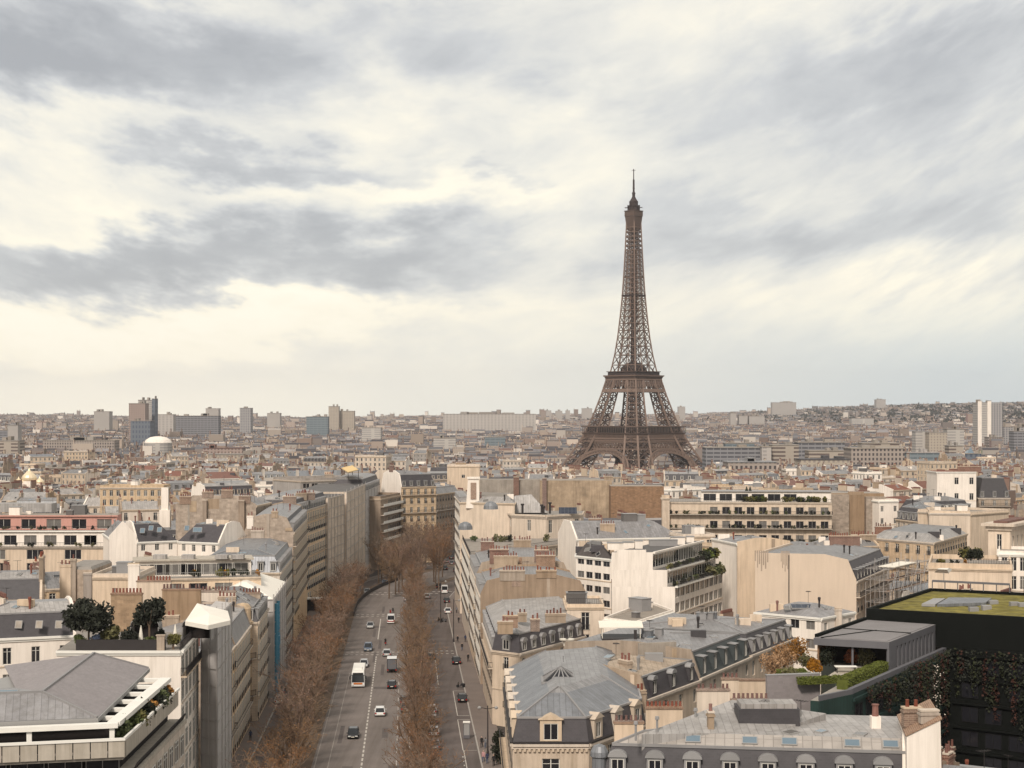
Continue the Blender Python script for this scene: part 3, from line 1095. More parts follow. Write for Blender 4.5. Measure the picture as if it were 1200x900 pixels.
def blob(f, c, r, h, rr, n, size, m=0):
	"""Leaf faces spread through an ellipsoid volume with an uneven outline."""
	lob = [(rr.uniform(0, 6.28), rr.uniform(-0.6, 0.9), rr.uniform(0.5, 1.0)) for _ in range(5)]
	for _ in range(n):
		la = rr.choice(lob)
		cx = c[0] + math.cos(la[0]) * r * 0.5 * la[2]
		cy = c[1] + math.sin(la[0]) * r * 0.5 * la[2]
		cz = c[2] + la[1] * h * 0.5
		k = rr.random() ** 0.4
		th, ph = rr.uniform(0, 6.283), math.acos(rr.uniform(-1, 1))
		p = Vector((cx + k * r * 0.62 * math.sin(ph) * math.cos(th), cy + k * r * 0.62 * math.sin(ph) * math.sin(th), cz + k * h * 0.6 * math.cos(ph)))
		n1 = Vector((rr.uniform(-1, 1), rr.uniform(-1, 1), rr.uniform(-0.4, 1))).normalized()
		t1 = n1.cross(Vector((rr.uniform(-1, 1), rr.uniform(-1, 1), rr.uniform(-1, 1)))).normalized()
		t2 = n1.cross(t1)
		sz = size * rr.uniform(0.5, 1.2)
		f.poly([p - t1 * sz, p + t2 * sz * 0.6, p + t1 * sz, p - t2 * sz * 0.6], m)

# ------------------------------------------------------------------ the ground
def build_ground():
	xs = list(range(-6000, 6001, 200))
	ys = [-400, 0, 300, 600, 900] + list(range(950, 1700, 75)) + list(range(1700, 9800, 200)) + [12000]
	b = MB()
	vi = {}
	for j, y in enumerate(ys):
		for i, x in enumerate(xs):
			vi[i, j] = len(b.v)
			b.v.append((x * 1.0, y, ground(x, min(y, 9600))))
	for j in range(len(ys) - 1):
		for i in range(len(xs) - 1):
			b.f.append((vi[i, j], vi[i + 1, j], vi[i + 1, j + 1], vi[i, j + 1]))
			b.m.append(0)
	tag(b.build('ground', 'city_ground'), kind='structure')

build_ground()

# the avenue: axis offset and direction; U is metres to the side of the axis (axis of the dashed line = 0)
ADIR = Vector((-0.063, 1.0)).normalized()

def AX(Y, u):
	return (-6.75 + u - 0.063 * Y, Y)

def Q(A, B, depth=12.0, dv=None):
	"""Footprint A (front left) - B (front right) - C - D; A and B are (photo column, distance)."""
	a, b = Vector(P2(*A)), Vector(P2(*B))
	if dv is None:
		d = (b - a).normalized()
		dv = Vector((-d.y, d.x)) * depth
	else:
		dv = Vector(dv)
	return [tuple(a), tuple(b), tuple(b + dv), tuple(a + dv)]

def QL(Y0, Y1, w, u=-19.8):
	"""House on the avenue's west side."""
	b, c = AX(Y0, u), AX(Y1, u)
	return [(b[0] - w, b[1]), b, c, (c[0] - w, c[1])]

def QR(Y0, Y1, w, u=21.3):
	a, d = AX(Y0, u), AX(Y1, u)
	return [a, (a[0] + w, a[1]), (d[0] + w, d[1]), d]

HAUSS = dict(kind='french', w=1.15, h=2.1, fh=3.2, sp=2.5, m=0.9, balc=(0, 3), dorm='flat', dsp=2.6)
AVE = dict(rstep=1.4, w=1.45, h=2.35, dep=0.045, cur=0.08)

def H_(**k):
	d = dict(HAUSS)
	d.update(k)
	return d

def roof_boxes(s, root, rr, n=3, z=None, mats=('white_plaster', 'zinc_plain', 'felt')):
	"""Lift housings and ventilation boxes on a flat roof, each a part of the house."""
	z = s.ztop if z is None else z
	ring = s.rings[-1][0]
	x0, y0 = Vector(ring[0]), Vector(ring[1]) - Vector(ring[0])
	e2 = Vector(ring[-1]) - Vector(ring[0])
	ang = math.atan2(y0.y, y0.x)
	for _ in range(n):
		u, v = rr.uniform(0.15, 0.85), rr.uniform(0.2, 0.8)
		p = x0 + y0 * u + e2 * v
		w, d, h = rr.choice(((2.6, 2.2, 1.9), (1.2, 1.0, 0.9), (1.6, 1.2, 1.2), (3.4, 2.4, 2.2)))
		if w > y0.length * 0.5 or d > e2.length * 0.5:
			w, d, h = 1.0, 0.8, 0.9
		m = MB()
		dd = y0.normalized()
		nn = Vector((-dd.y, dd.x))
		o = p - dd * w / 2 - nn * d / 2
		m.obox(o, dd, w, nn, d, z, z + h)
		m.obox(o - dd * 0.1 - nn * 0.1, dd, w + 0.2, nn, d + 0.2, z + h + 0.003, z + h + 0.12, 1)
		m.build('roof_housing', [rr.choice(mats), 'zinc_plain'], root)

def antenna(root, x, y, z, h=2.5, rr=R):
	m = MB()
	m.bar((x, y, z), (x, y, z + h), 0.05)
	a = rr.uniform(0, 3)
	for k in range(5):
		zz, l = z + h - 0.05, 0.5 - 0.05 * k
		cx, cy = x + math.cos(a) * (k - 2) * 0.28, y + math.sin(a) * (k - 2) * 0.28
		m.bar((cx - math.sin(a) * l, cy + math.cos(a) * l, zz), (cx + math.sin(a) * l, cy - math.cos(a) * l, zz), 0.03)
	m.bar((x - math.cos(a) * 0.7, y - math.sin(a) * 0.7, z + h - 0.05), (x + math.cos(a) * 0.7, y + math.sin(a) * 0.7, z + h - 0.05), 0.03)
	return m.build('antenna', 'iron', root)

def roof_rail(s, root, z, sides=(0, 1, 2, 3), off=0.15):
	m = MB()
	ring = inset(s.rings[-1][0], [off] * len(s.rings[-1][0]))
	for i in sides:
		railing(m, ring[i], ring[(i + 1) % len(ring)], z, 0.95, step=0.4)
	m.build('railing', 'iron', root)

# =================================================== west side of the avenue (left in the photograph)
def deco_garden(s, root):
	rr = random.Random(5)
	roof_rail(s, root, s.z1 + 0.003, (1,))
	m = MB()
	a, b, L, d, nn = s.side(0)
	m.obox(a + d * 2.2 - nn * 0.5, d, 10.6, nn, 0.12, s.z1, s.z1 + 1.25)
	m.build('dark_screen', 'iron', root)
	m = MB()
	o = a + d * 11.8 - nn * 0.7
	m.obox(o, d, 0.9, nn, 0.6, s.z1, s.z1 + 1.7)
	m.obox(o - d * 0.1 - nn * -0.06, d, 1.1, nn, 0.6, s.z1 + 1.703, s.z1 + 1.85)
	m.build('chimney', 'chimney_plaster', root)
	# arched glasshouse at the back of the terrace
	for u0 in (6.6, 13.0):
		m = MB()
		p = a + d * u0 - nn * 9.0
		w = 3.6
		for k in range(9):
			t0, t1 = math.pi * k / 8, math.pi * (k + 1) / 8
			if k < 8:
				q0 = p + d * (w / 2 - w / 2 * math.cos(t0))
				q1 = p + d * (w / 2 - w / 2 * math.cos(t1))
				m.mesh8([(*q0, s.z1 + 1.6 + 1.3 * math.sin(t0)), (*q1, s.z1 + 1.6 + 1.3 * math.sin(t1)), (*(q1 - nn * 2), s.z1 + 1.6 + 1.3 * math.sin(t1)), (*(q0 - nn * 2), s.z1 + 1.6 + 1.3 * math.sin(t0))],
						[(*q0, s.z1 + 1.75 + 1.3 * math.sin(t0)), (*q1, s.z1 + 1.75 + 1.3 * math.sin(t1)), (*(q1 - nn * 2), s.z1 + 1.75 + 1.3 * math.sin(t1)), (*(q0 - nn * 2), s.z1 + 1.75 + 1.3 * math.sin(t0))])
		for uu in (0, w - 0.15):
			m.obox(p + d * uu, d, 0.15, nn, -2.0, s.z1, s.z1 + 1.6)
		m.obox(p + d * 0.16 - nn * 1.9, d, w - 0.32, nn, -0.1, s.z1, s.z1 + 2.4, 1)
		m.build('garden_arch', ['frame_grey', 'interior_dark'], root)
	for u, dd, mt in ((9.3, 3.0, 'canvas'), (13.2, 4.0, 'canvas')):
		p = a + d * u - nn * dd
		m = MB()
		m.lathe((p.x, p.y, s.z1), [(0.25, 0), (0.25, 0.12), (0.04, 0.15), (0.04, 0.5), (0.30, 0.7), (0.22, 1.6), (0.06, 2.6)], 9)
		tag(m.build('garden_parasol', mt, None, (p.x, p.y, s.z1)), 'closed white parasol among the roof garden shrubs, %s' % ('beside the bushy tree' if u < 10 else 'beside the round clipped tree'), 'parasol', 'closed parasols in the roof garden')

House('garden_terrace_house', 'white walled corner block carrying a roof garden with dark trees', 'building', Q((66, 197.0), (212, 197.0), dv=(-1.1, 17.0)), 22.0, wall='white_plaster',
      sides={1: dict(kind='casement', w=2.1, h=2.35, fh=3.1, sp=2.9, m=0.5, first=0.6, dep=0.06, balc=(0,), bw=0.7, cur=0.1)}, short='the white roof garden block', vb=800, cap='gravel_roof', deco=deco_garden)

def deco_wrap(s, root):
	# white sheet stretched as a tent over the roof
	a, b, L, d, nn = s.side(0)
	z = s.z1
	m = MB()
	A = pz(217, 727, 25.2)
	up = [pz(217, 728, 25.0), pz(244, 733, 24.9), pz(270, 727, 25.1), pz(267, 716, 25.7), pz(231, 707, 26.3)]
	m.mesh8([(x, y, zz - 0.5) for x, y, zz in up], up, 0)
	mid = pz(245, 719, 26.0)
	for i in range(5):
		m.poly([(up[i][0], up[i][1], up[i][2] + 0.01), (up[(i + 1) % 5][0], up[(i + 1) % 5][1], up[(i + 1) % 5][2] + 0.01), mid])
	m.build('roof_sheet', 'tarp_white', root)
	m = MB()
	for i, t in ((0, 0.02), (0, 0.5), (0, 0.98), (1, 0.25), (1, 0.5), (1, 0.75), (1, 0.98)):
		aa, bb, LL, d2, n2 = s.side(i)
		p = aa + d2 * LL * t + n2 * 0.12
		m.bar((*p, s.z0 + 1), (*p, z + 1.2), 0.09)
	for i in (0, 1):
		aa, bb, LL, d2, n2 = s.side(i)
		for k in range(11):
			zz = z - 0.1 - k * 2.2
			m.bar((*(aa + n2 * 0.12), zz), (*(bb + n2 * 0.12), zz), 0.07)
	m.build('scaffold_tubes', 'scaffold_steel', root)

House('wrapped_house', 'tall narrow house wrapped in grey scaffold sheeting with a white roof tent', 'building', Q((236, 212), (255, 210), dv=(-0.8, 15.0)), 24.5, wall='tarp_grey', short='the grey wrapped scaffold house', vb=900, cap='tarp_grey', deco=deco_wrap, cornice=False)
House('avenue_house', 'ochre stone avenue house with zinc attic beside the grey wrapped scaffold', 'building', QL(228, 258, 13), 14.2, [(1.1, 2.6, 'zinc'), (3.4, 0.9, 'zinc')], party=(0, 2), wall='ochre_stone',
      sides={1: H_(balc=(1, 3), sp=2.5, dorm=None, bw=0.5, **AVE)}, short='the ochre avenue house', vb=900, chim=[('p', 2, .35, 3, 1.6), ('p', 2, .75, 2.5, 1.4)])
House('avenue_house', 'ochre stone avenue house with white cornice and pale zinc attic, second from the wrapped scaffold', 'building', QL(258.3, 284, 13), 14.0, [(1.1, 2.8, 'zinc'), (3.4, 0.8, 'zinc_pale')], party=(0, 2), wall='ochre_stone',
      sides={1: H_(balc=(0, 3), sp=2.5, dorm=None, bw=0.5, **AVE)}, vb=900, chim=[('p', 2, .3, 3, 1.4), ('p', 0, .6, 3, 1.5)])

def deco_bay(s, root):
	a, b, L, d, nn = s.side(0)
	m = MB()
	c = a + d * (L - 2.6)
	prof = [(1.7, s.z0 - s.z0 + 4), (1.7, s.z1 - s.z0 - 0.4), (1.95, s.z1 - s.z0 - 0.35), (1.95, s.z1 - s.z0 + 0.1), (1.6, s.z1 - s.z0 + 0.3), (1.5, s.z1 - s.z0 + 2.4), (1.0, s.z1 - s.z0 + 3.1), (0.1, s.z1 - s.z0 + 3.3)]
	m.lathe((c.x, c.y + 0.3, s.z0), prof, 16)
	m.build('corner_bay', 'cream_stone', root)
	for k in range(5):
		p = c + nn * 1.68 + Vector((0, 0.3))
		put('window', win_mesh('casement', 1.0, 1.9), root, (p.x, p.y, s.z1 - 2.9 - 3.2 * k if k else s.z1 + 0.6), math.atan2(d.y, d.x))
		if k in (1, 3):
			bb = MB()
			bb.lathe((c.x, c.y + 0.3, s.z1 - 3.15 - 3.2 * k), [(1.7, 0), (2.5, 0.05), (2.5, 0.2)], 16)
			bo = bb.build('balcony', 'moulding', root)
			rl = MB()
			for q in range(16):
				t0, t1 = 2 * math.pi * q / 16, 2 * math.pi * (q + 1) / 16
				railing(rl, (c.x + 2.4 * math.cos(t0), c.y + 0.3 + 2.4 * math.sin(t0)), (c.x + 2.4 * math.cos(t1), c.y + 0.3 + 2.4 * math.sin(t1)), s.z1 - 2.95 - 3.2 * k)
			ro = rl.build('railing', 'iron', root)
			ro.parent = bo

House('corner_bay_house', 'cream stone house with a rounded bay and hipped zinc roof before the blue scaffold chute', 'building', QL(288, 309, 11, -18.9), 14.0, [(0.8, 2.6, 'slate'), (4.0, 1.9, 'zinc')], wall='ochre_stone',
      sides={0: H_(balc=(), sp=2.6, nf=6), 1: H_(balc=(1, 3), sp=2.7, bw=0.5, **AVE)}, short='the rounded bay house', vb=850, deco=deco_bay)

def deco_tarp(s, root):
	a, b, L, d, nn = s.side(1)
	for t, w, z0 in ((0.10, 0.8, 1.0), (0.24, 0.7, 3.0)):
		m = MB()
		p = a + d * L * t + nn * 0.3
		z = s.z1 - 1.2
		while z > s.z0 + z0 + 1:
			m.lathe((p.x, p.y, z - 1.1), [(w * 0.42, 0), (w * 0.55, 1.08)], 9)
			z -= 1.0
		m.build('rubble_chute', 'blue_plastic', root)
	m = MB()
	p = a + d * L * 0.15 + nn * 0.35
	m.obox(p, d, 1.6, nn, 0.5, 6.0, 7.6)
	m.build('debris_net', 'blue_plastic', root)
	m = MB()
	for i in (0, 1):
		aa, bb, LL, d2, n2 = s.side(i)
		for t in [k / 6 for k in range(7)]:
			p = aa + d2 * LL * t + n2 * 0.12
			m.bar((*p, s.z0 + 1), (*p, s.z1 + 0.9), 0.09)
		for k in range(9):
			zz = s.z1 - 0.2 - k * 2.2
			m.bar((*(aa + n2 * 0.12), zz), (*(bb + n2 * 0.12), zz), 0.07)
	m.build('scaffold_tubes', 'scaffold_steel', root)

House('sheeted_house', 'house under white scaffold sheeting with a blue rubble chute down its front', 'building', QL(313, 345, 12, -18.2), 15.2, [(5.5, 2.6, 'tarp_white')], party=(), wall='tarp_grey', short='the house with the blue chute', vb=810, cap='tarp_white', deco=deco_tarp, cornice=False)
House('avenue_house', 'small cream avenue house with grey hipped attic above the white sheeting', 'building', QL(350, 388, 16), 16.6, [(1.2, 3.4, 'zinc_blue'), (4.0, 1.0, 'zinc_blue')], party=(2,), wall='pale_stone',
      sides={0: H_(balc=(), sp=3.0), 1: H_(balc=(1, 3), sp=2.7, bw=0.5, **AVE)}, short='the grey attic house', vb=720, chim=[('p', 2, .5, 3, 1.5)])
House('avenue_house', 'tall cream avenue house with long dark balconies and a stone party wall', 'building', QL(392, 446, 11.5), 22.0, [(1.6, 3.2, 'slate'), (3.2, 0.8, 'zinc')], party=(0, 2), wall='ochre_stone', partymat='rubble_stone',
      sides={1: H_(sp=2.9, balc=(0, 1, 2, 3, 4), fh=3.3, first=0.8, bw=0.7, **AVE)}, short='the balconied avenue house', vb=760, chim=[('p', 0, .12, 1.6, 1.2, 'white_plaster'), ('p', 0, .62, 1.4, 1.0, 'chimney_plaster'), ('p', 2, .4, 3.4, 1.8, 'chimney_brick')])
House('avenue_house', 'ornate avenue house with a rounded grey slate attic beside the brown sheeted scaffold', 'building', Q((347, 452), (384, 500), 14), 23.0, [(1.2, 3.4, 'slate'), (3.6, 1.0, 'zinc_pale')], party=(), wall='ochre_stone',
      sides={0: H_(sp=2.5, balc=(0, 3), first=0.9, bw=0.6, **AVE)}, short='the ornate slate attic house', vb=700, chim=[('f', X(360, 468), 470, 25.5, 0.6, 4, 2.2, 'chimney_brick'), ('f', X(352, 466), 468, 25.5, 0.6, 3, 2.2)])

def deco_sheeting(s, root):
	m = MB()
	a, b, L, d, nn = s.side(0)
	for k in range(6):
		t = k / 5
		p = a + d * L * t + nn * 0.1
		m.bar((*p, s.z0 + 1), (*p, s.z1 + 0.8), 0.12)
	for k in range(8):
		zz = s.z1 - 0.3 - 3.0 * k
		m.bar((*(a + nn * 0.1), zz), (*(b + nn * 0.1), zz), 0.14)
	m.build('scaffold_tubes', 'scaffold_steel', root)

House('sheeted_block', 'first tall block behind brown scaffold sheeting, beside the ornate slate attic', 'building', Q((384, 496), (403, 522), 16), 24.8, wall='tarp_brown', short='the first brown sheeted block', vb=690, cap='felt', deco=deco_sheeting, cornice=False, group='scaffold sheeted blocks at the bend')
House('sheeted_block', 'second and wider block behind brown scaffold sheeting, under the gold awning', 'building', Q((406, 526), (428, 588), 16), 25.2, wall='tarp_brown', short='the second brown sheeted block', vb=680, cap='felt', deco=deco_sheeting, cornice=False, group='scaffold sheeted blocks at the bend')
House('sheeted_block', 'grey sheeted block with slate attic, third in the row of sheeted blocks', 'building', Q((428, 592), (445, 640), 14), 22.5, [(1.2, 4.0, 'slate'), (3, 0.8, 'zinc')], wall='tarp_grey', short='the grey sheeted block', vb=670, deco=deco_sheeting, cornice=False, sides={0: dict(nf=0, dorm='flat', dsp=2.4)}, group='scaffold sheeted blocks at the bend')

def deco_gold(s, root):
	m = MB()
	p = [pz(400, 549, 30.0), pz(413, 546, 30.6), pz(420, 551, 30.2), pz(408, 554, 29.6)]
	m.mesh8(p, [(x, y, z + 0.25) for x, y, z in p])
	m.build('gold_awning', 'awning_gold', root)
	m = MB()
	for x, y, z in p:
		m.bar((x, y, s.z1), (x, y, z), 0.2)
	m.build('awning_posts', 'iron', root)

House('terrace_house', 'penthouse block with a gold awning on its roof terrace behind the sheeting', 'building', Q((352, 585), (425, 600), 20), 26.2, wall='grey_plaster', sides={0: dict(kind='ribbon', w=2.6, h=1.7, fh=3, sp=3.4, nf=2)}, short='the gold awning terrace', vb=585, cap='gravel_roof', parapet=0.9,
      deco=deco_gold, chim=[('f', X(385, 592), 594, 26.2, 0.2, 3, 2)])
House('balcony_block', 'brown stone house with white modern balconies beyond the sheeted blocks', 'building', Q((446, 604), (470, 634), 14), 19.0, wall='tan_plaster', sides={0: dict(kind='ribbon', w=2.6, h=1.9, fh=3.1, sp=3.0, balc=(0, 1, 2, 3, 4), bw=1.3, solid='white_paint', u=(0.35, 1))}, short='the white balconies', vb=650, cap='felt', parapet=0.9)
House('closing_house', 'cream stone house with slate attic closing the view at the avenue bend', 'building', Q((470, 632), (511, 640), 16), 22.0, [(1.6, 4.6, 'slate'), (4, 1.2, 'zinc')], party=(3,), wall='cream_stone', partymat='white_plaster',
      sides={0: H_(sp=3.0, balc=(0, 2), fh=3.4, dsp=3.0)}, short='the slate attic house at the bend', vb=660, chim=[('p', 3, .5, 3, 2.2, 'red_brick'), ('f', X(496, 648), 650, 27, 0, 3, 2.0, 'chimney_brick')])
House('blank_gable_house', 'house showing a blank pale gable beside the slate attic at the avenue bend', 'building', Q((434, 652), (472, 652), 14), 24.0, [(3.0, 3.4, 'zinc')], party=(0,), wall='cream_plaster', partymat='cream_plaster', short='the blank pale gable', vb=585)
House('closing_house', 'brown stone house with arched attic windows at the far end of the avenue', 'building', Q((511, 690), (537, 712), 14), 16.5, [(1.2, 2.6, 'zinc'), (3, 0.8, 'zinc')], wall='tan_plaster', sides={0: H_(sp=2.8, balc=(1,), fh=3.6, h=2.3, dorm=None)}, short='the brown house at the avenue end', vb=660)
House('far_gable_house', 'plain cream block with two tiny windows above the avenue end', 'building', Q((524, 800), (562, 800), 14), 24.5, wall='cream_plaster', sides={0: dict(kind='small', w=1.6, h=1.6, fh=8, sp=9, m=3, nf=2, first=4)}, short='the block with two tiny windows', vb=585, cap='gravel_roof', parapet=0.8, chim=[('f', X(540, 806), 806, 24.5, 0, 5, 1.6)])

# =================================================== east side of the avenue (right in the photograph)

def deco_lantern(s, root):
	# glazed pyramid lantern in the middle of the zinc roof
	x, y, z = pz(657, 797, 19.1)
	m, g = MB(), MB()
	w = 2.1
	base = [(x - w, y - w, z - 0.3), (x + w, y - w, z - 0.3), (x + w, y + w, z - 0.3), (x - w, y + w, z - 0.3)]
	top = (x, y, z + 1.55)
	for i in range(4):
		a, b = base[i], base[(i + 1) % 4]
		g.poly([(a[0], a[1], z + 0.05), (b[0], b[1], z + 0.05), top], 0)
		for k in range(6):
			t = k / 5
			m.bar((a[0] + (b[0] - a[0]) * t, a[1] + (b[1] - a[1]) * t, z + 0.08), (top[0], top[1], top[2] + 0.03), 0.12)
		m.bar((a[0], a[1], z), (b[0], b[1], z), 0.3)
	fr = m.build('roof_lantern', 'zinc_plain', root)
	gl = g.build('pane', 'glass', root)
	gl.parent = fr
	skylight(root, pz(714, 800, 17.3), (-0.5, 0.4, 0.35), (0.3, -0.2, 1), 0.7, 1.0)
	skylight(root, pz(701, 778, 18.7), (0, 1, 0.05), (0, -0.05, 1), 1.8, 1.1)
	m = MB()
	x, y, z = pz(660, 790, 18.2)
	m.bar((x, y, z), (x, y, z + 2.2), 0.06)
	m.build('lightning_rod', 'iron', root)
	# modillions under the cornice
	a, b, L, d, nn = s.side(0)
	m = MB()
	for k in range(16):
		m.obox(a + d * (L * (k + 0.25) / 16), d, L / 32, nn, 0.26, s.z1 - 0.82, s.z1 - 0.553)
	m.build('modillion_frieze', 'moulding', root)
	g = MB()
	for i in (0, 1, 4):
		aa, bb, LL, d2, n2 = s.side(i)
		g.obox(aa, d2, LL, n2, 0.34, s.z1 + 0.03, s.z1 + 0.22)
	g.build('gutter', 'iron', root)

r1 = [P2(601, 180), P2(690, 180), P2(757, 192), P2(741, 226), P2(592, 216)]
House('corner_mansion', 'corner mansion with an octagonal zinc roof, glazed lantern and stone dormers', 'building', r1, 14.4, [(0.55, 2.7, 'slate'), (3.6, 2.1, 'zinc_blue'), (2.6, 0.5, 'zinc')], wall='pale_stone',
      sides={0: H_(sp=5, w=1.9, h=2.3, first=1.6, m=2.5, balc=(), kind='casement', dorm='pediment', dsp=9, dmar=4, dw=2.35, dh=2.3, dm='moulding'), 1: H_(sp=3.2, balc=(), dorm='pediment', dsp=3.6, dmar=2.2, dw=1.9, dh=2.15, dm='moulding'), 4: H_(sp=4.0, balc=(1,), dorm='pediment', dsp=6, dmar=3.0, dw=1.9, dh=2.15, dm='moulding')},
      short='the octagonal zinc roof', vb=900, cap='zinc', deco=deco_lantern,
      chim=[('f', X(733, 206), 206, 13.5, 2.1, 2.2, 6.2, 'chimney_plaster'), ('f', X(750, 199), 199, 12.5, 2.1, 1.6, 4.6, 'chimney_plaster')])

def deco_r2(s, root):
	for k, (px, py, z, L, h, mt) in enumerate(((592, 740, 14.4, 2.6, 1.7, 'chimney_plaster'), (598, 733, 14.4, 2.4, 1.6, 'chimney_brick'), (627, 737, 14.2, 1.7, 1.9, 'chimney_brick'), (612, 726, 14.6, 1.4, 1.3, 'chimney_plaster'), (651, 727, 14.4, 3.4, 1.4, 'chimney_plaster'))):
		x, y, _ = pz(px, py, z)
		chimney(root, x, y, z - 0.4, 0.05, L, h + 0.3, mt)
	for px, py in ((661, 757), (668, 757)):
		x, y, z = pz(px, py, 10.8)
		m = MB()
		m.lathe((x, y, z), [(0.1, 0), (0.1, 0.7), (0.75, 1.0), (0.8, 1.2)], 12)
		m.build('satellite_dish', 'canvas', root)

r2 = [P2(577, 285), P2(609, 281), P2(694, 306), P2(672, 332), P2(566, 322)]
House('hotel_house', 'low mansion with oval dormers, dark slate attic and clustered chimneys on pale zinc', 'building', r2, 9.6, [(0.6, 3.1, 'slate'), (3.2, 1.3, 'zinc_pale'), (2.2, 0.3, 'zinc_pale')], wall='cream_plaster',
      sides={0: H_(sp=3.4, balc=(), dorm='arch', dsp=3.2, dmar=1.8, dw=1.6, dh=1.9, dm='zinc_plain'), 1: H_(sp=3.4, balc=(), dorm='arch', dsp=3.4, dmar=1.8, dw=1.5, dh=1.6, dm='zinc_plain'), 4: H_(sp=3.5, balc=(0,), dorm='arch', dsp=3.6, dw=1.5, dh=1.8)}, short='the oval dormer mansion', vb=900, cap='zinc_pale', deco=deco_r2)
House('party_wall_house', 'tan chimney gabled house with zinc roof behind the oval dormer mansion', 'building', QR(330, 352, 21), 14.0, [(1.3, 2.6, 'zinc'), (5.0, 1.2, 'zinc')], party=(0, 2), wall='cream_plaster', partymat='tan_plaster', sides={3: H_(sp=2.7, balc=(1,), bw=0.5, **AVE)},
      short='the tan gabled house', vb=740, chim=[('p', 0, .3, 5, 1.2), ('p', 0, .62, 4, 1.0, 'tan_plaster'), ('p', 2, .3, 4, 2.0, 'chimney_brick'), ('p', 2, .7, 5, 2.2)])
House('party_wall_house', 'zinc roofed house with red brick stacks, second behind the oval dormer mansion', 'building', QR(354, 384, 20), 15.2, [(1.3, 2.8, 'zinc_blue'), (5.0, 1.2, 'zinc')], party=(0, 2), wall='cream_plaster', partymat='chimney_plaster', sides={3: H_(sp=2.7, balc=(1, 3), bw=0.5, **AVE)},
      short='the red stack house', vb=700, chim=[('p', 0, .25, 4, 2.0, 'red_brick'), ('p', 0, .7, 3, 1.8, 'red_brick'), ('p', 2, .4, 4, 1.6), ('p', 2, .8, 3, 1.8, 'red_brick')])

def deco_rounded(s, root):
	rr = random.Random(11)
	m = MB()
	pts = [pz(655, 602, 23.0), pz(676, 602, 23.0)]
	a, b = Vector(pts[0]), Vector(pts[1])
	m.mesh8([a, b, b + Vector((0, 0.9, 0)), a + Vector((0, 0.9, 0))], [a + Vector((0, 0.5, 1.7)), b + Vector((0, 0.5, 1.7)), b + Vector((0, 0.7, 1.7)), a + Vector((0, 0.7, 1.7))])
	m.build('solar_panel', 'solar', root)
	m = MB()
	c = pz(622, 600, 23.0)
	m.mesh8([(c[0] - 4.5, c[1], 22.8), (c[0] + 4.5, c[1], 22.8), (c[0] + 4.5, c[1] + 6, 22.8), (c[0] - 4.5, c[1] + 6, 22.8)], [(c[0] - 4.3, c[1] + 2.5, 27.2), (c[0] + 0.2, c[1] + 2.5, 27.6), (c[0] + 0.2, c[1] + 5, 27.6), (c[0] - 4.3, c[1] + 5, 27.2)])
	m.build('zinc_hood', 'zinc_pale', root)
	m = MB()
	for px, py, h in ((612, 598, 2.2), (628, 578, 2.0), (644, 600, 2.6), (636, 598, 1.6)):
		x, y, z = pz(px, py, 23.0)
		m.lathe((x, 452, 22.8), [(0.3, 0), (0.3, h), (0.5, h + 0.1), (0.5, h + 0.5)], 8)
	m.build('flue_pipe', 'iron', root)
	# mouldings round the top
	n = len(s.poly)
	m = MB()
	for i in (0, 1, 2):
		a2, b2, L, d, nn = s.side(i)
		m.obox(a2, d, L, nn, 0.5, s.z1 + 0.023, s.z1 + 0.5)
	m.build('roof_moulding', 'moulding', root)

rb = [P2(586, 462), P2(600, 450), P2(640, 444), P2(681, 452), P2(684, 472), P2(590, 474)]
House('rounded_house', 'cream house with a curved top storey, solar panels and metal hoods on its roof', 'building', rb, 22.4, wall='cream_plaster', sides={0: H_(sp=3, nf=1, kind='casement', balc=()), 1: H_(sp=6, m=3, nf=3, kind='casement', h=3.0, fh=7, balc=()), 2: H_(sp=6, w=1.3, h=3.4, nf=3, fh=6.4, kind='casement', balc=())},
      short='the curved top storey', vb=640, cap='gravel_roof', deco=deco_rounded)

def deco_lower(s, root):
	rr = random.Random(3)
	roof_rail(s, root, s.z1 + 0.004, (0, 3))
	f = MB()
	for px in (556, 580, 586, 592, 597, 640):
		x, y, z = pz(px, 634, s.z1)
		blob(f, (x, 428.5, s.z1 + 0.7), 1.0, 1.2 * rr.uniform(.6, 1.3), rr, 160, 0.35, rr.choice((0, 1, 2)))
	f.build('planter_foliage', ['leaf_dark', 'leaf_olive', 'leaf_green'], root)

House('terrace_storey_house', 'cream avenue corner house with a planted terrace below the curved top storey', 'building', [AX(386, 21.3), P2(664, 424), P2(680, 440), AX(440, 21.3)], 17.0, wall='cream_plaster', sides={0: H_(sp=3.2, balc=(), kind='casement', nf=4, cur=0.3), 3: H_(sp=2.8, balc=(1, 3), nf=5, bw=0.5, **AVE)}, short='the planted terrace house', vb=760, cap='gravel_roof', deco=deco_lower)

def deco_bigcorner(s, root):
	m = MB()
	a, b = Vector(pz(546, 583, 26.9)), Vector(pz(562, 583, 26.9))
	m.mesh8([(a.x, 456.5, 24), (b.x, 456.5, 24), (b.x, 459, 24), (a.x, 459, 24)], [(a.x + .6, 456.5, 32.0), (b.x - .2, 456.5, 32.0), (b.x - .2, 459, 32.0), (a.x + .6, 459, 32.0)], 0)
	m.box(a.x + 1.3, b.x - 0.9, 456.3, 456.497, 26.5, 31.0, 1)
	m.box(a.x + 0.3, b.x + 0.1, 456.2, 459.2, 32.003, 32.5, 0)
	m.build('chimney', ['white_plaster', 'chimney_brick'], root)
	for q in (pz(575, 588, 27.3), pz(545, 612, 22)):
		m = MB()
		m.lathe((q[0], q[1] + 2, q[2] - 2.0), [(1.9, 0), (1.8, 0.9), (1.3, 1.6), (0.4, 2.0)], 14)
		m.build('zinc_dome', 'zinc_blue', root)

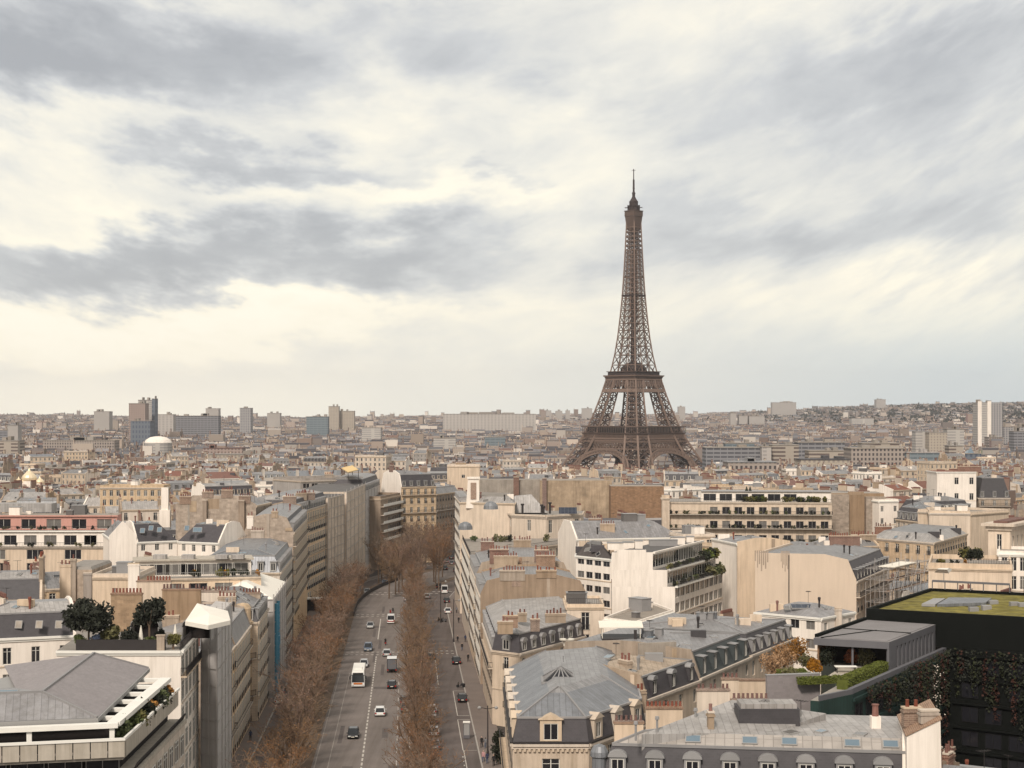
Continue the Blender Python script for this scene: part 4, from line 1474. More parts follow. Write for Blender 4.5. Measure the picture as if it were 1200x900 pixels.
House('corner_block', 'big pale corner block with a white chimney tower and blank wall at the avenue end', 'building', [P2(539, 458), P2(603, 452), P2(606, 478), P2(533, 492)], 25.6, [(2.2, 1.6, 'zinc_pale')], wall='cream_plaster', partymat='cream_plaster', sides={3: H_(sp=3, balc=(1, 3), bw=0.5, **AVE)}, short='the white chimney tower block', vb=680, cap='gravel_roof', deco=deco_bigcorner)
House('tall_gable_block', 'block showing a huge weathered windowless wall of blotched brown render', 'building', Q((633, 590), (717, 590), 16), 26.2, wall='stained_plaster', short='the huge blotched wall', vb=604, cap='gravel_roof', cornice=False,
      deco=lambda s, r: (chimney(r, X(638, 588.9), 588.9, 8.0, 0, 1.6, 19.0, 'red_brick', 0), chimney(r, X(713, 594), 594, 26, 0, 3, 1.5)))
House('tall_gable_block', 'long grey rendered windowless wall divided by a brown chimney flue', 'building', Q((562, 600), (632.6, 600), 12), 26.0, wall='grey_stained', short='the grey windowless wall', vb=584, cap='gravel_roof', cornice=False, deco=lambda s, r: chimney(r, X(605, 599), 599, 10.0, 0, 2.0, 17.0, 'red_brick', 0))

# modern white block in three receding steps
def deco_steps(s, root):
	rr = random.Random(21)
	base = s.poly
	for k, (pxb, zt) in enumerate(((782, 18.0), (765, 21.6))):
		z0 = s.z1 if k == 0 else 18.0
		A, B = Vector(base[0]), Vector(P2(pxb, 341))
		C = B + Vector((13.6, 31.0))
		D = Vector(base[3])
		poly = [A, B, C, D]
		m = MB()
		m.poly([(*A, z0), (*B, z0), (*B, zt), (*A, zt)], 0)
		m.poly([(*D, z0), (*A, z0), (*A, zt), (*D, zt)], 0)
		m.poly([(*C, z0), (*D, z0), (*D, zt), (*C, zt)], 0)
		d = (C - B).normalized()
		nn = Vector((d.y, -d.x))
		L = (C - B).length
		m.poly([(*B, z0), (*C, z0), (*C, z0 + 0.5), (*B, z0 + 0.5)], 0)
		m.poly([(*B, zt - 0.6), (*C, zt - 0.6), (*C, zt), (*B, zt)], 0)
		m.poly([(*p, zt) for p in poly], 1)
		m.obox(B, d, L, nn, 0.5, zt - 0.28, zt + 0.1, 0)
		if k == 1:
			m.obox(A + Vector((1.0, 0.003)), Vector((1, 0)), 6.0, Vector((0, 1)), 0.3, zt, zt + 0.5, 0)
		m.build('upper_storey', ['white_plaster', 'felt'], root)
		n = 10
		for q in range(n):
			w = L / n
			p = B + d * (w * (q + 0.5)) - nn * 0.05
			put('window', win_mesh('ribbon', round(w - 0.05, 2), round(zt - z0 - 1.1, 2), rr.random() < 0.4), root, (p.x, p.y, z0 + 0.5), math.atan2(d.y, d.x))
		# balcony of that storey with planters
		B0 = Vector(base[1]) if k == 0 else Vector(P2(782, 341))
		p, q = B0 + nn * 0.55, B0 + Vector((13.6, 31.0)) + nn * 0.55
		bb = MB()
		bb.obox(B0, d, L, nn, 0.6, z0 - 0.25, z0 + 0.12)
		bo = bb.build('balcony', 'white_paint', root)
		rl = MB()
		railing(rl, p, q, z0 + 0.12)
		ro = rl.build('railing', 'iron', root)
		ro.parent = bo
		leafy(bo, B0 - nn * 0.2, B0 + d * L * 0.75 - nn * 0.2, z0, rr, 0.5)
		f = MB()
		for t in (0.74, 0.80, 0.86, 0.92, 0.97):
			e = B0 + d * L * t + nn * 0.1
			blob(f, (e.x, e.y, z0 + 0.9), 1.5, 1.5, rr, 260, 0.38, rr.choice((0, 1, 1, 2)))
		fo = f.build('planter_foliage', ['leaf_dark', 'leaf_olive', 'leaf_green'], root)
		fo.parent = bo
	A = Vector(base[0])
	for q, (dx, dy, w, h) in enumerate(((-0.5, 6, 3.2, 1.4), (3.0, 10, 2.2, 1.2), (5.4, 9, 1.6, 1.6), (14, 20, 3.0, 1.5), (9, 16, 6, 1.2), (18, 26, 1.6, 1.2))):
		m = MB()
		m.box(A.x + dx, A.x + dx + w, A.y + dy, A.y + dy + 2, 21.6, 21.6 + h)
		m.box(A.x + dx - 0.1, A.x + dx + w + 0.1, A.y + dy - 0.1, A.y + dy + 2.1, 21.603 + h, 21.75 + h, 1)
		m.build('roof_housing', ['white_plaster' if q != 4 else 'zinc_plain', 'zinc_plain'], root)

House('stepped_block', 'modern white block stepping back in planted terraces beside a blank white wall', 'building', Q((717, 341), (791, 341), dv=(13.6, 31.0)), 14.6, wall='white_plaster', sides={1: dict(kind='ribbon', w=2.9, h=2.0, fh=3.1, sp=3.05, m=0.3, first=0.35, cur=0.5)}, short='the stepped white block', vb=712, cap='felt', cornice=False, deco=deco_steps)
House('office_wing', 'white wing with bands of dark office windows under a sloping dark felt roof', 'building', [P2(675, 350), P2(716.4, 341.2), P2(716.4, 358), P2(678, 366)], 20.2, [(2.2, 2.4, 'dark_felt')], wall='white_plaster',
      sides={0: dict(kind='ribbon_dark', w=2.1, h=1.35, fh=2.75, sp=2.45, m=0.5, first=0.35, cur=0.1, nf=6), 3: dict(kind='small', w=.8, h=1.2, sp=3, fh=2.75)}, short='the dark felt roofed wing', vb=705, cap='felt', cornice=True)
House('low_house', 'low cream house with two tall french windows below the white office wing', 'building', Q((664, 303), (708, 303), 14), 14.9, wall='cream_plaster', sides={0: H_(w=1.5, h=3.2, sp=4.0, m=0.9, first=1.0, fh=4, nf=3, balc=())}, short='the low french window house', vb=750, cap='gravel_roof', parapet=0.5,
      deco=lambda s, r: (roof_boxes(s, r, random.Random(4), 2), roof_rail(s, r, s.z1 + 0.5, (0,))))
House('low_white_house', 'low white wedge shaped house with a gravel roof and four small side windows', 'building', [P2(707.5, 290), P2(745, 284), P2(789, 301), P2(760, 316)], 14.2, wall='white_plaster', sides={1: dict(kind='small', w=1.0, h=1.2, sp=2.9, fh=3, nf=2, first=0.9)}, short='the low white wedge house', vb=755, cap='gravel_roof', parapet=0.4,
      deco=lambda s, r: roof_boxes(s, r, random.Random(8), 3))

# long attic range in three houses
def deco_range(s, root):
	rr = random.Random(9)
	m = MB()
	c = Vector(s.poly[0]) * 0.5 + Vector(s.poly[3]) * 0.5
	a = Vector(pz(706, 752, 19.3))
	m.box(a.x, a.x + 7.5, a.y, a.y + 5, 19.0, 19.7, 0)
	m.box(a.x + 4.2, a.x + 4.6, a.y - 0.4, a.y - 0.05, 18.0, 20.9, 0)
	m.build('roof_deck', 'iron', root)
	m = MB()
	m.mesh8([(a.x - 0.4, a.y + 0.2, 21.1), (a.x + 5.5, a.y + 0.2, 21.1), (a.x + 5.5, a.y + 3, 21.6), (a.x - 0.4, a.y + 3, 21.6)], [(a.x - 0.4, a.y + 0.2, 21.25), (a.x + 5.5, a.y + 0.2, 21.25), (a.x + 5.5, a.y + 3, 21.75), (a.x - 0.4, a.y + 3, 21.75)])
	for dx in (0, 5.1):
		for dy in (0.4, 2.8):
			m.bar((a.x + dx, a.y + dy, 19.7), (a.x + dx, a.y + dy, 21.3), 0.08)
	m.build('canopy', 'canvas', root)
	for px, py in ((684, 775), (690, 767), (713, 770)):
		skylight(root, pz(px, py, 19.25), (0.45, 0.85, 0.1), (-.1, -.1, 1), 1.1, 1.8)
	q = Vector(pz(790, 765, 19.0))
	m = MB()
	m.obox((q.x - 4.5, q.y), Vector((0.95, 0.3)), 5.2, Vector((-0.3, 0.95)), 0.5, 18.4, 20.2)
	m.build('firewall', 'grey_stained', root)

G0, G1, G2, G3 = Vector(P2(757, 200.5)), Vector(P2(819.5, 215.3)), Vector(P2(879, 234.5)), Vector(P2(930, 252))
gd = (G1 - G0).normalized()
gl = Vector((-gd.y, gd.x))
House('attic_range', 'long house with arched slate dormers under a rusty pale zinc roof', 'building', [tuple(G0 + gl * 12.5), tuple(G0), tuple(G1), tuple(G1 + gl * 12.5)], 15.6, [(0.75, 2.6, 'slate'), (5.2, 0.9, 'zinc_rusty')], party=(0,), wall='cream_plaster', partymat='chimney_plaster',
      sides={1: H_(sp=4.2, kind='casement', balc=(), w=1.1, h=1.7, dorm='arch', dsp=4.0, dmar=2.6, dw=1.25, dh=1.8, dm='slate')}, short='the rusty zinc roof', vb=850, cap='zinc_rusty', deco=deco_range)
gd2 = (G2 - G1).normalized()
gl2 = Vector((-gd2.y, gd2.x))
House('attic_range', 'grey roofed house with square box dormers in a dark green slate attic', 'building', [tuple(G1 + gl2 * 20 + gd2 * 0.05), tuple(G1 + gd2 * 0.05), tuple(G2), tuple(G2 + gl2 * 20)], 15.8, [(1.2, 3.3, 'slate_green'), (7.5, 0.6, 'zinc')], party=(0,), wall='cream_plaster', partymat='chimney_plaster',
      sides={1: H_(sp=4.0, kind='casement', balc=(), w=1.1, h=1.5, dorm='flat', dsp=3.7, dmar=2.0, dw=1.35, dh=2.3, dm='slate_green')}, short='the box dormer attic', vb=840, cap='zinc', deco=lambda s, r: (skylight(r, pz(742, 742, 21.2) if False else (*(G1 + gl2 * 9 + gd2 * 6), 19.8), (0.3, 0.9, 0), (0, 0, 1), 1.2, 2.0), roof_boxes(s, r, random.Random(2), 3, 19.7, ('zinc_plain', 'zinc_blue'))))
gd3 = (G3 - G2).normalized()
gl3 = Vector((-gd3.y, gd3.x))
House('attic_range', 'grey zinc roofed house with small white dormers next to the orange terrace shrubs', 'building', [tuple(G2 + gl3 * 20 + gd3 * 0.05), tuple(G2 + gd3 * 0.05), tuple(G3), tuple(G3 + gl3 * 20)], 16.0, [(1.0, 2.9, 'slate'), (7.5, 0.6, 'zinc')], party=(), wall='cream_plaster',
      sides={1: H_(sp=3.0, kind='casement', balc=(), dorm='flat', dsp=3.2, dmar=1.6, dw=1.2, dh=1.8, dm='zinc_plain')}, short='the white dormer zinc house', vb=790, cap='zinc', deco=lambda s, r: roof_boxes(s, r, random.Random(6), 4, 19.5, ('zinc_plain', 'zinc_blue')))

# nearest zinc range along the bottom edge
def deco_front(s, root):
	for px, py in ((809, 858), (874, 860), (919, 862), (990, 866), (1033, 868)):
		a, b, L, d, nn = s.side(0)
		p = a + d * ((X(px, 140.0) - a.x) / d.x) - nn * 1.45
		skylight(root, (p.x, p.y, 22.74), Vector((*(-nn * 1.35), 0.9)), Vector((*(nn * 0.9), 1.35)), 1.3, 0.85)
	x, y, z = pz(833, 866, 22.5)
	chimney(root, x, y + 0.2, 22.2, 0.05, 0.6, 2.3, 'chimney_plaster')
	m = MB()
	x, y, z = pz(1027, 858, 23.0)
	m.box(x - 0.4, x + 0.4, y, y + 0.8, 22.8, 24.3)
	m.lathe((x, y + 0.4, 24.3), [(0.3, 0), (0.25, 0.8), (0.34, 1.0)], 8, 1)
	m.build('chimney', ['white_plaster', 'terracotta'], root)
	# corner turret roof
	x, y, z = pz(703, 884, 21.6)
	m = MB()
	m.lathe((x, y + 0.8, 18.0), [(0.62, 0), (0.62, 3.2), (0.78, 3.3), (0.74, 3.7), (0.5, 4.15), (0.15, 4.3)], 14)
	m.build('corner_turret', 'zinc_blue', root)
	# rear wing with its own low roof, and the slated stair head on it
	m = MB()
	top = [pz(752, 860.5, 23.2), pz(908, 857.5, 23.2), pz(968, 836, 23.9), pz(858, 820, 24.5)]
	m.mesh8([(x, y, 17.5) for x, y, z in top], top, 0)
	m.build('rear_roof', 'zinc_pale', root)
	m = MB()
	x, y, z = pz(903, 850, 23.5)
	m.box(x - 2.6, x + 2.6, y + 0.6, y + 3.8, 22.4, 24.75, 0)
	m.box(x - 2.4, x + 2.4, y + 0.9, y + 3.5, 24.753, 25.15, 1)
	m.build('stair_housing', ['slate', 'zinc_pale'], root)
	for px, py in ((770, 852), (815, 842), (745, 858), (860, 838)):
		x, y, z = pz(px, py, 23.7)
		m = MB()
		m.lathe((x, y, 23.0), [(0.1, 0), (0.1, 1.3), (0.2, 1.35), (0.16, 1.6)], 7)
		m.build('flue_pipe', 'zinc_plain', root)

f1 = [P2(697, 139.4), P2(1063, 135.9), P2(1063, 150), P2(838, 152.5)]
House('zinc_range', 'long zinc roofed range with round topped slate dormers along the bottom edge', 'building', f1, 18.8, [(0.75, 3.45, 'slate'), (1.35, 0.9, 'zinc_panel'), (2.4, 0.15, 'zinc_pale')], party=(1,), wall='pale_stone', partymat='white_plaster',
      sides={0: H_(sp=3, balc=(), dorm='arch', dsp=3.05, dmar=1.9, dw=1.35, dh=2.3, dm='zinc_plain')}, short='the long front zinc range', vb=900, cap='zinc_pale', deco=deco_front)

def white_gable():
	z = 24.6
	A, B = Vector(P2(1062.5, 135.2)), Vector(P2(1102, 134.4))
	t = thing('white_gable', 'narrow white gable wall with crumbling chimney tops at the end of the front zinc range', 'building', (A.x, A.y, 8.0))
	back = Vector((1.4, 9.0))
	m = MB()
	za, zb = Z(863, 135.2), Z(843, 134.4)
	m.mesh8([(*A, 5), (*(B + Vector((0.45, 0))), 5), (*(B + back), 5), (*(A + back), 5)], [(*A, za), (*B, zb), (*(B + back), zb), (*(A + back), za)], 0)
	m.build('wall', 'white_plaster', t)
	m = MB()
	m.mesh8([(A.x - 0.12, A.y - 0.1, za + 0.003), (B.x + 0.12, B.y - 0.1, zb + 0.003), (B.x + back.x, B.y + 9, zb + 0.003), (A.x + back.x - 0.12, A.y + 9, za + 0.003)], [(A.x - 0.12, A.y - 0.1, za + 0.13), (B.x + 0.12, B.y - 0.1, zb + 0.13), (B.x + back.x, B.y + 9, zb + 0.13), (A.x + back.x - 0.12, A.y + 9, za + 0.13)])
	m.build('coping', 'chimney_brick', t)
	chimney(t, B.x - 0.55, B.y + 1.6, zb - 0.6, 0.1, 1.5, 1.2, 'chimney_plaster', 0)
	chimney(t, B.x - 1.5, B.y + 3.4, zb - 1.2, 0.1, 1.5, 1.3, 'chimney_brick')
	SOLIDS.append(([tuple(A), tuple(B), tuple(B + back), tuple(A + back)], 5, [tuple(A), tuple(B), tuple(B + back), tuple(A + back)], za))

white_gable()

# chimney walls standing between the attic range and the front zinc range
for k, (p0, p1, py, z, lab) in enumerate((
		(720, 754, 846, 19.2, 'cream chimney wall with a row of clay pots beside the octagonal zinc roof'),
		(757, 800, 829, 18.6, 'broad cream chimney wall with clay pots under the arched slate dormers'),
		(817, 855, 808, 18.6, 'cream chimney wall with tall pots below the box dormer attic'),
		(858, 901, 820, 20.6, 'white chimney wall with clay pots beside the stair housing of the front zinc range'),
		(846, 866, 795, 17.8, 'small cream chimney wall under the far end of the box dormer attic'),
		(866, 935, 796, 17.0, 'long low cream garden wall with a pot row before the orange shrubs'))):
	Y = yz(py, z)
	x0, x1 = X(p0, Y), X(p1, Y)
	t = thing('chimney_wall', lab, 'chimney', ((x0 + x1) / 2, Y, 8.0), 'chimney walls in the courtyard')
	m = MB()
	m.box(x0, x1, Y, Y + 0.7, 8.0, z - 0.2, 0)
	m.box(x0 - 0.1, x1 + 0.1, Y - 0.1, Y + 0.8, z - 0.197, z, 1)
	m.build('stack', ['cream_plaster' if k != 3 else 'white_plaster', 'chimney_brick'], t)
	if k != 5:
		n = max(3, int((x1 - x0) / 0.42))
		m = MB()
		m.box(x0 + 0.05, x1 - 0.05, Y + 0.1, Y + 0.6, z + 0.003, z + 0.1, 1)
		for q in range(n):
			if R.random() < 0.9:
				m.lathe((x0 + (x1 - x0) * (q + 0.5) / n, Y + 0.35, z + 0.1), [(0.15, 0), (0.12, 0.45), (0.16, 0.5)], 8, 0)
		m.build('pot_row', ['terracotta', 'chimney_brick'], t)
	SOLIDS.append(([(x0, Y), (x1, Y), (x1, Y + 0.7), (x0, Y + 0.7)], 8.0, [(x0, Y), (x1, Y), (x1, Y + 0.7), (x0, Y + 0.7)], z))

# =================================================== modern corner block with pergola and hip roof (bottom left)
def build_pergola_block():
	E = lambda px, py, z: Vector(pz(px, py, z))
	c = E(146.7, 866.5, 20.6)                       # parapet corner
	fd = Vector((-0.972, -0.236))                   # along the street front, to the west
	sd = Vector((-0.020, 1.0)).normalized()         # along the avenue front, away
	W, D = 34.0, 27.5
	base = ground(c.x, c.y) - 1
	t = thing('pergola_block', 'modern corner block with grey hipped roof, white pergola and planted balcony', 'building', (c.x - 12, c.y + 10, base))

	def ring(off, offs=None):
		offs = off if offs is None else offs
		a = c.xy + fd * offs + sd * off
		return [a + fd * (W - offs), a, a + sd * (D - off), a + fd * (W - offs) + sd * (D - off)]
	SOLIDS.append(([tuple(p) for p in ring(1.0)], base, [tuple(p) for p in ring(1.0)], 21.6))
	body = ring(3.2)
	for q in (body,):
		q[1] = q[1] + Vector((2.2, 0))
		q[2] = q[2] + Vector((2.2, 0))
	glz = ring(3.5)
	glz[1] = glz[1] + Vector((2.3, 0))
	glz[2] = glz[2] + Vector((2.3, 0))
	m = MB()
	m.prism([tuple(p) for p in body], base, 15.6, 0)
	m.prism([tuple(p) for p in glz], 15.603, 21.35, 1)
	m.build('wall', ['pale_concrete', 'interior_dark'], t)
	# storey slabs and balcony trough of concrete panels
	m = MB()
	m.prism([tuple(p) for p in ring(0.25)], 18.75, 19.05, 0)
	m.build('balcony_slab', 'concrete', t)
	b = t
	for k in range(22):
		m = MB()
		o = c.xy + fd * (0.05 + 1.52 * k)
		nn = Vector((fd.y, -fd.x))
		if nn.dot(-c.xy) < 0:
			nn = -nn
		m.obox(o + nn * 0.0, fd, 1.42, -nn, 0.16, 19.02, 20.6, 0)
		m.build('parapet_panel', 'pale_concrete', t)
	m = MB()
	o = c.xy
	nn = Vector((1, 0.02))
	m.obox(o + sd * 0.2 - Vector((0.2, 0)), sd, D - 1, Vector((1, 0)), 0.2, 19.02, 20.6, 0)
	m.build('side_parapet', 'pale_concrete', t)
	m = MB()
	for k in range(22):
		o = c.xy + fd * (1.50 + 1.52 * k) + Vector((0.2, 0.9)) * 0.08
		m.bar((o.x, o.y, 19.0), (o.x, o.y, 20.5), 0.06)
	m.bar((c.x, c.y + 0.02, 20.63), (c.x + fd.x * W, c.y + fd.y * W + 0.02, 20.63), 0.24, 1)
	m.bar((c.x - 0.1, c.y, 20.63), (c.x - 0.1 + sd.x * D, c.y + sd.y * D, 20.63), 0.24, 1)
	m.build('coping', ['iron', 'white_paint'], t)
	# pergola
	pb = ring(0.55, 0.75)
	m = MB()
	zb, h = 21.55, 0.42
	p0 = pb[1]
	nn = Vector((-fd.y, fd.x))
	if nn.y < 0:
		nn = -nn
	m.obox(p0, fd, W, nn, 0.9, zb, zb + h)
	m.obox(p0 + sd * 0.9, sd, D - 2.2, Vector((-1, 0)), 1.15, zb, zb + h)
	m.build('pergola_beam', 'white_paint', t)
	for k in range(6):
		m = MB()
		o = p0 + sd * (3.6 + 4.4 * k) + Vector((-1.153, 0))
		m.obox(o, Vector((-1, 0)), 2.4, sd, 0.7, zb + 0.02, zb + h - 0.06)
		m.build('pergola_rib', 'white_paint', t)
	for k in range(5):
		m = MB()
		o = p0 + fd * (0.3 + 7.2 * k) + nn * 0.25
		m.obox(o, fd, 0.45, nn, 0.45, 19.05, zb)
		m.build('pergola_post', 'white_paint', t)
	for k in range(4):
		m = MB()
		o = p0 + sd * (1.6 + 6.0 * k) + Vector((-0.7, 0))
		m.obox(o, sd, 0.45, Vector((-1, 0)), 0.4, 19.05, zb)
		m.build('pergola_post', 'white_paint', t)
	# hipped roof from the measured hips
	fr = E(113.7, 841, 22.3)
	br = E(174, 783, 22.3)
	rg = E(49.5, 810.8, 24.3)
	n_ = (br - fr).cross(rg - fr)
	ray = Vector((X(110, 1.0), 1.0, -(765.7 - HY) / F))
	eye = Vector((0, 0, CZ))
	ap = eye + ray * ((fr - eye).dot(n_) / ray.dot(n_))
	rl = Vector((rg.x - 24, rg.y - 5.8, 24.3))
	fl = Vector((fr.x + fd.x * 30, fr.y + fd.y * 30, 22.3))
	bk = Vector((ap.x - 3, br.y + 6, 22.3))
	lf = E(18, 806, 22.6)
	lb = Vector((lf.x - 6, lf.y + 16, 22.4))
	for nm, pts, mt in (('front_slope', [fl, fr, rg, rl], 'zinc'), ('east_slope', [fr, br, ap, rg], 'zinc_mauve'), ('back_slope', [br, bk, ap], 'zinc_mauve'), ('west_slope', [rg, ap, bk, lb, lf], 'zinc_mauve'), ('valley', [rl, rg, lf], 'zinc')):
		m = MB()
		cc = sum(pts, Vector()) / len(pts)
		for i in range(len(pts)):
			pass
		if nm == 'east_slope':
			m.poly([fr, br, ap]), m.poly([fr, ap, rg])
		elif nm == 'west_slope':
			m.poly([rg, ap, lf]), m.poly([ap, bk, lb]), m.poly([ap, lb, lf])
		else:
			m.poly(pts)
		m.build('roof', [mt], t)
	m = MB()
	for a_, b_ in ((ap, rg), (rg, fr), (rg, rl), (ap, br)):
		m.bar(a_ + Vector((0, 0, .04)), b_ + Vector((0, 0, .04)), 0.22)
	m.build('roof_ridge', 'zinc_plain', t)
	m = MB()
	m.prism([fr.xy + Vector((0.15, -0.2)), br.xy + Vector((0.15, 0)), bk.xy, fl.xy + Vector((0, -0.2))], 21.9, 22.28)
	m.build('roof_eave', 'frame_grey', t)
	skylight(t, (rg.x - 3.6, rg.y + 0.9, 24.1), (1, 0, 0), (0, -0.2, 1), 0.8, 2.2)
	# storeys below: glazing in deep shade, fins and a lower planted ledge on the avenue side
	for k in range(9):
		o = body[1] + fd * (1.6 + 3.3 * k) + Vector((fd.y, -fd.x)) * 0
		w = put('window', win_mesh('ribbon_dark', 3.0, 2.3), t, (o.x, o.y - 0.06, 16.1), math.atan2(-fd.y, -fd.x))
	m = MB()
	m.obox(c.xy + Vector((-1.2, 2)), sd, D - 2, Vector((1, 0)), 1.9, 17.0, 17.4, 0)
	m.build('ledge', 'pale_concrete', t)
	m = MB()
	for k in range(60):
		o = c.xy + Vector((0.3, 2.2)) + sd * (0.42 * k)
		m.bar((o.x, o.y, 17.4), (o.x + 0.35, o.y, 18.1), 0.14)
	m.bar((c.x + 0.3, c.y + 2, 17.46), (c.x + 0.3 + sd.x * 25, c.y + 2 + sd.y * 25, 17.46), 0.14)
	m.build('fin_railing', 'iron', t)
	for r_ in range(5):
		for k in range(8):
			o = c.xy + Vector((0.545, 3.6)) + sd * (3.1 * k)
			put('window', win_mesh('casement', 2.0, 2.2, R.random() < 0.15), t, (o.x, o.y, 13.9 - 3.1 * r_), math.radians(91.2))
	m = MB()
	m.obox(c.xy + Vector((-2.6, 2)), sd, D - 2, Vector((1, 0)), 3.1, base, 16.997, 0)
	m.build('avenue_front', 'pale_stone', t)
	# planting
	rr = random.Random(12)
	n = 0
	for k in range(11):
		p = c.xy + sd * (3.0 + 2.15 * k) + Vector((-0.85, 0))
		f = MB()
		blob(f, (p.x, p.y, 20.6), rr.uniform(0.9, 1.3), rr.uniform(0.9, 1.5), rr, 420, 0.24, 0)
		o = f.build('balcony_shrub', [('leaf_dark', 'leaf_green', 'leaf_olive', 'leaf_orange')[rr.choice((0, 0, 1, 2, 3))]], None, (p.x, p.y, 19.1))
		tag(o, 'bushy green shrub in the planter trough beneath the white pergola', 'shrub', 'shrubs along the pergola balcony')
	for px, mt, lab, sz in ((117, 'leaf_yellow', 'bright yellow flowering shrub at the corner of the pergola balcony', 0.85), (128, 'leaf_olive', 'small grey green shrub between the yellow shrub and the corner of the pergola balcony', .6), (138, 'leaf_green', 'round green shrub in the corner of the pergola balcony', 0.8), (54, 'leaf_olive', 'low olive plant on the dark front balcony under the pergola', 0.6)):
		p = E(px, 861 if px > 60 else 864, 20.5)
		f = MB()
		blob(f, (p.x, p.y + 0.9, 20.55), sz, sz * 0.9, rr, 380, 0.15, 0)
		tag(f.build('balcony_shrub', [mt], None, (p.x, p.y + 0.9, 19.1)), lab, 'shrub')

build_pergola_block()

# =================================================== west roofs (left half)
House('courtyard_house', 'pale house with three attic windows in a dark slate slope, behind the hipped roof', 'building', Q((-40, 224), (89, 229), 15), 19.6, [(1.4, 3.1, 'slate'), (4.5, 1.0, 'zinc_pale')], party=(1,), wall='white_plaster', partymat='white_plaster',
      sides={0: dict(kind='casement', w=1.15, h=2.3, fh=3.6, sp=2.8, m=1.0, first=1.3, balc=(), cur=0.5, course=(0, 1, 2))}, short='the pale three window attic house', vb=800,
      deco=lambda s, r: [skylight(r, pz(px, 732, 21.3), (0, 0.42, 0.9), (0, -0.9, 0.42), 0.95, 1.1, 'grey_stained') for px in (22, 46, 69)])
House('courtyard_house', 'low house with slate roof and two small roof lights at the left edge', 'building', Q((-40, 288), (49, 291), 14), 17.6, [(2.0, 3.4, 'slate'), (3.6, 1.0, 'zinc_pale')], party=(1,), wall='cream_plaster', partymat='cream_plaster', sides={0: H_(balc=(), dorm=None)}, short='the two roof light house', vb=708,
      deco=lambda s, r: [skylight(r, pz(px, 685, 19.6), (0, 0.5, 0.86), (0, -0.86, 0.5), 0.9, 1.1, 'grey_stained') for px in (14, 37)], chim=[('p', 1, .3, 5, 3.2, 'chimney_plaster'), ('p', 1, .75, 3, 2.6, 'chimney_brick')])

def deco_pink(s, root):
	rr = random.Random(14)
	# two set back storeys with balconies
	for k, (pxb, yb, z0, zt, mt, inset_) in enumerate(((141, 399.5, 18.0, 21.7, 'white_plaster', 2.5), (137, 402.5, 21.7, 25.2, 'pink_plaster', 5.0))):
		A, B = Vector(P2(-70, yb + 2)), Vector(P2(pxb, yb + 2))
		ss = House('storey', '', '', [tuple(A), tuple(B), (B.x - 1, B.y + 8), (A.x, A.y + 8)], zt, wall=mt, z0=z0)
		BL.pop()
		m = MB()
		sp = dict(kind='ribbon_dark' if k == 0 else 'ribbon', w=2.6 if k == 0 else 3.6, h=2.1, fh=3.4, sp=4.0 if k == 0 else 5.2, m=1.0, first=0.75, nf=1, cur=0.3, course=())
		d = (B - A).normalized()
		L = (B - A).length
		ss.z0 -= 1.2
		ss.facade(root, m, 0, sp, rr, 0) if False else None
		# wall with openings on the front
		nn = Vector((d.y, -d.x))
		cur = 0.0
		n = int(L / (4.4 if k == 0 else 5.6))
		st = L / n
		w = st * (0.62 if k == 0 else 0.58)
		v0, vt = z0 + 0.35, z0 + 2.65
		T = lambda u, z, off=0.0: (A.x + d.x * u - nn.x * off, A.y + d.y * u - nn.y * off, z)
		m.poly([T(0, z0), T(L, z0), T(L, v0), T(0, v0)])
		m.poly([T(0, vt), T(L, vt), T(L, zt), T(0, zt)])
		for q in range(n):
			c = st * (q + 0.5)
			m.poly([T(cur, v0), T(c - w / 2, v0), T(c - w / 2, vt), T(cur, vt)])
			for e in (c - w / 2, c + w / 2):
				m.poly([T(e, v0), T(e, v0, 0.3), T(e, vt, 0.3), T(e, vt)])
			m.poly([T(c - w / 2, vt), T(c + w / 2, vt), T(c + w / 2, vt, 0.3), T(c - w / 2, vt, 0.3)])
			px = PX(A.x + d.x * c, A.y)
			if k == 0 and 92 < px < 122:
				sh = MB()
				sh.obox(Vector(T(c - w / 2 + 0.2, 0, 0.28)[:2]), d, w - 0.4, -nn, 0.1, v0, vt)
				sh.build('awning', 'awning_rust', root)
			p = T(c, v0, 0.28)
			put('window', win_mesh('ribbon_dark' if k == 0 else 'ribbon', round(w, 2), round(vt - v0, 2), rr.random() < .35), root, p, math.atan2(d.y, d.x))
			cur = c + w / 2
		m.poly([T(cur, v0), T(L, v0), T(L, vt), T(cur, vt)])
		C, D = (B.x - 1, B.y + 9), (A.x, A.y + 9)
		m.poly([(*B, z0), (*C, z0), (*C, zt), (*B, zt)])
		m.poly([(*A, zt), (*B, zt), (*C, zt), (*D, zt)], 1)
		m.build('upper_storey', [mt, 'gravel_roof'], root)
		r2_ = MB()
		r2_.obox(A, d, L + 0.3, nn, 0.5, zt - 0.22, zt + 0.08, 0)
		r2_.build('eave', 'pink_plaster' if k else 'white_paint', root)
		rl = MB()
		o1, o2 = A + nn * 2.2, B + nn * 2.2
		railing(rl, o1, o2, z0 + 0.05, 1.0, step=0.35)
		rl.build('railing', 'iron', root)
		f = MB()
		for q in range(14):
			e = A + d * (L * rr.uniform(0.3, 0.98)) + nn * 1.8
			blob(f, (e.x, e.y, z0 + 0.6), 0.5, 0.6, rr, 50, 0.25, rr.choice((0, 1)))
		f.build('planter_foliage', ['leaf_dark', 'leaf_olive'], root)
	x, y, z = pz(20, 600, 25.4)
	m = MB()
	m.box(x - 9, x + 8, y + 2, y + 7, 25.2, 27.4)
	m.build('roof_housing', 'zinc_pale', root)
	roof_boxes(s, root, rr, 5, 25.2)

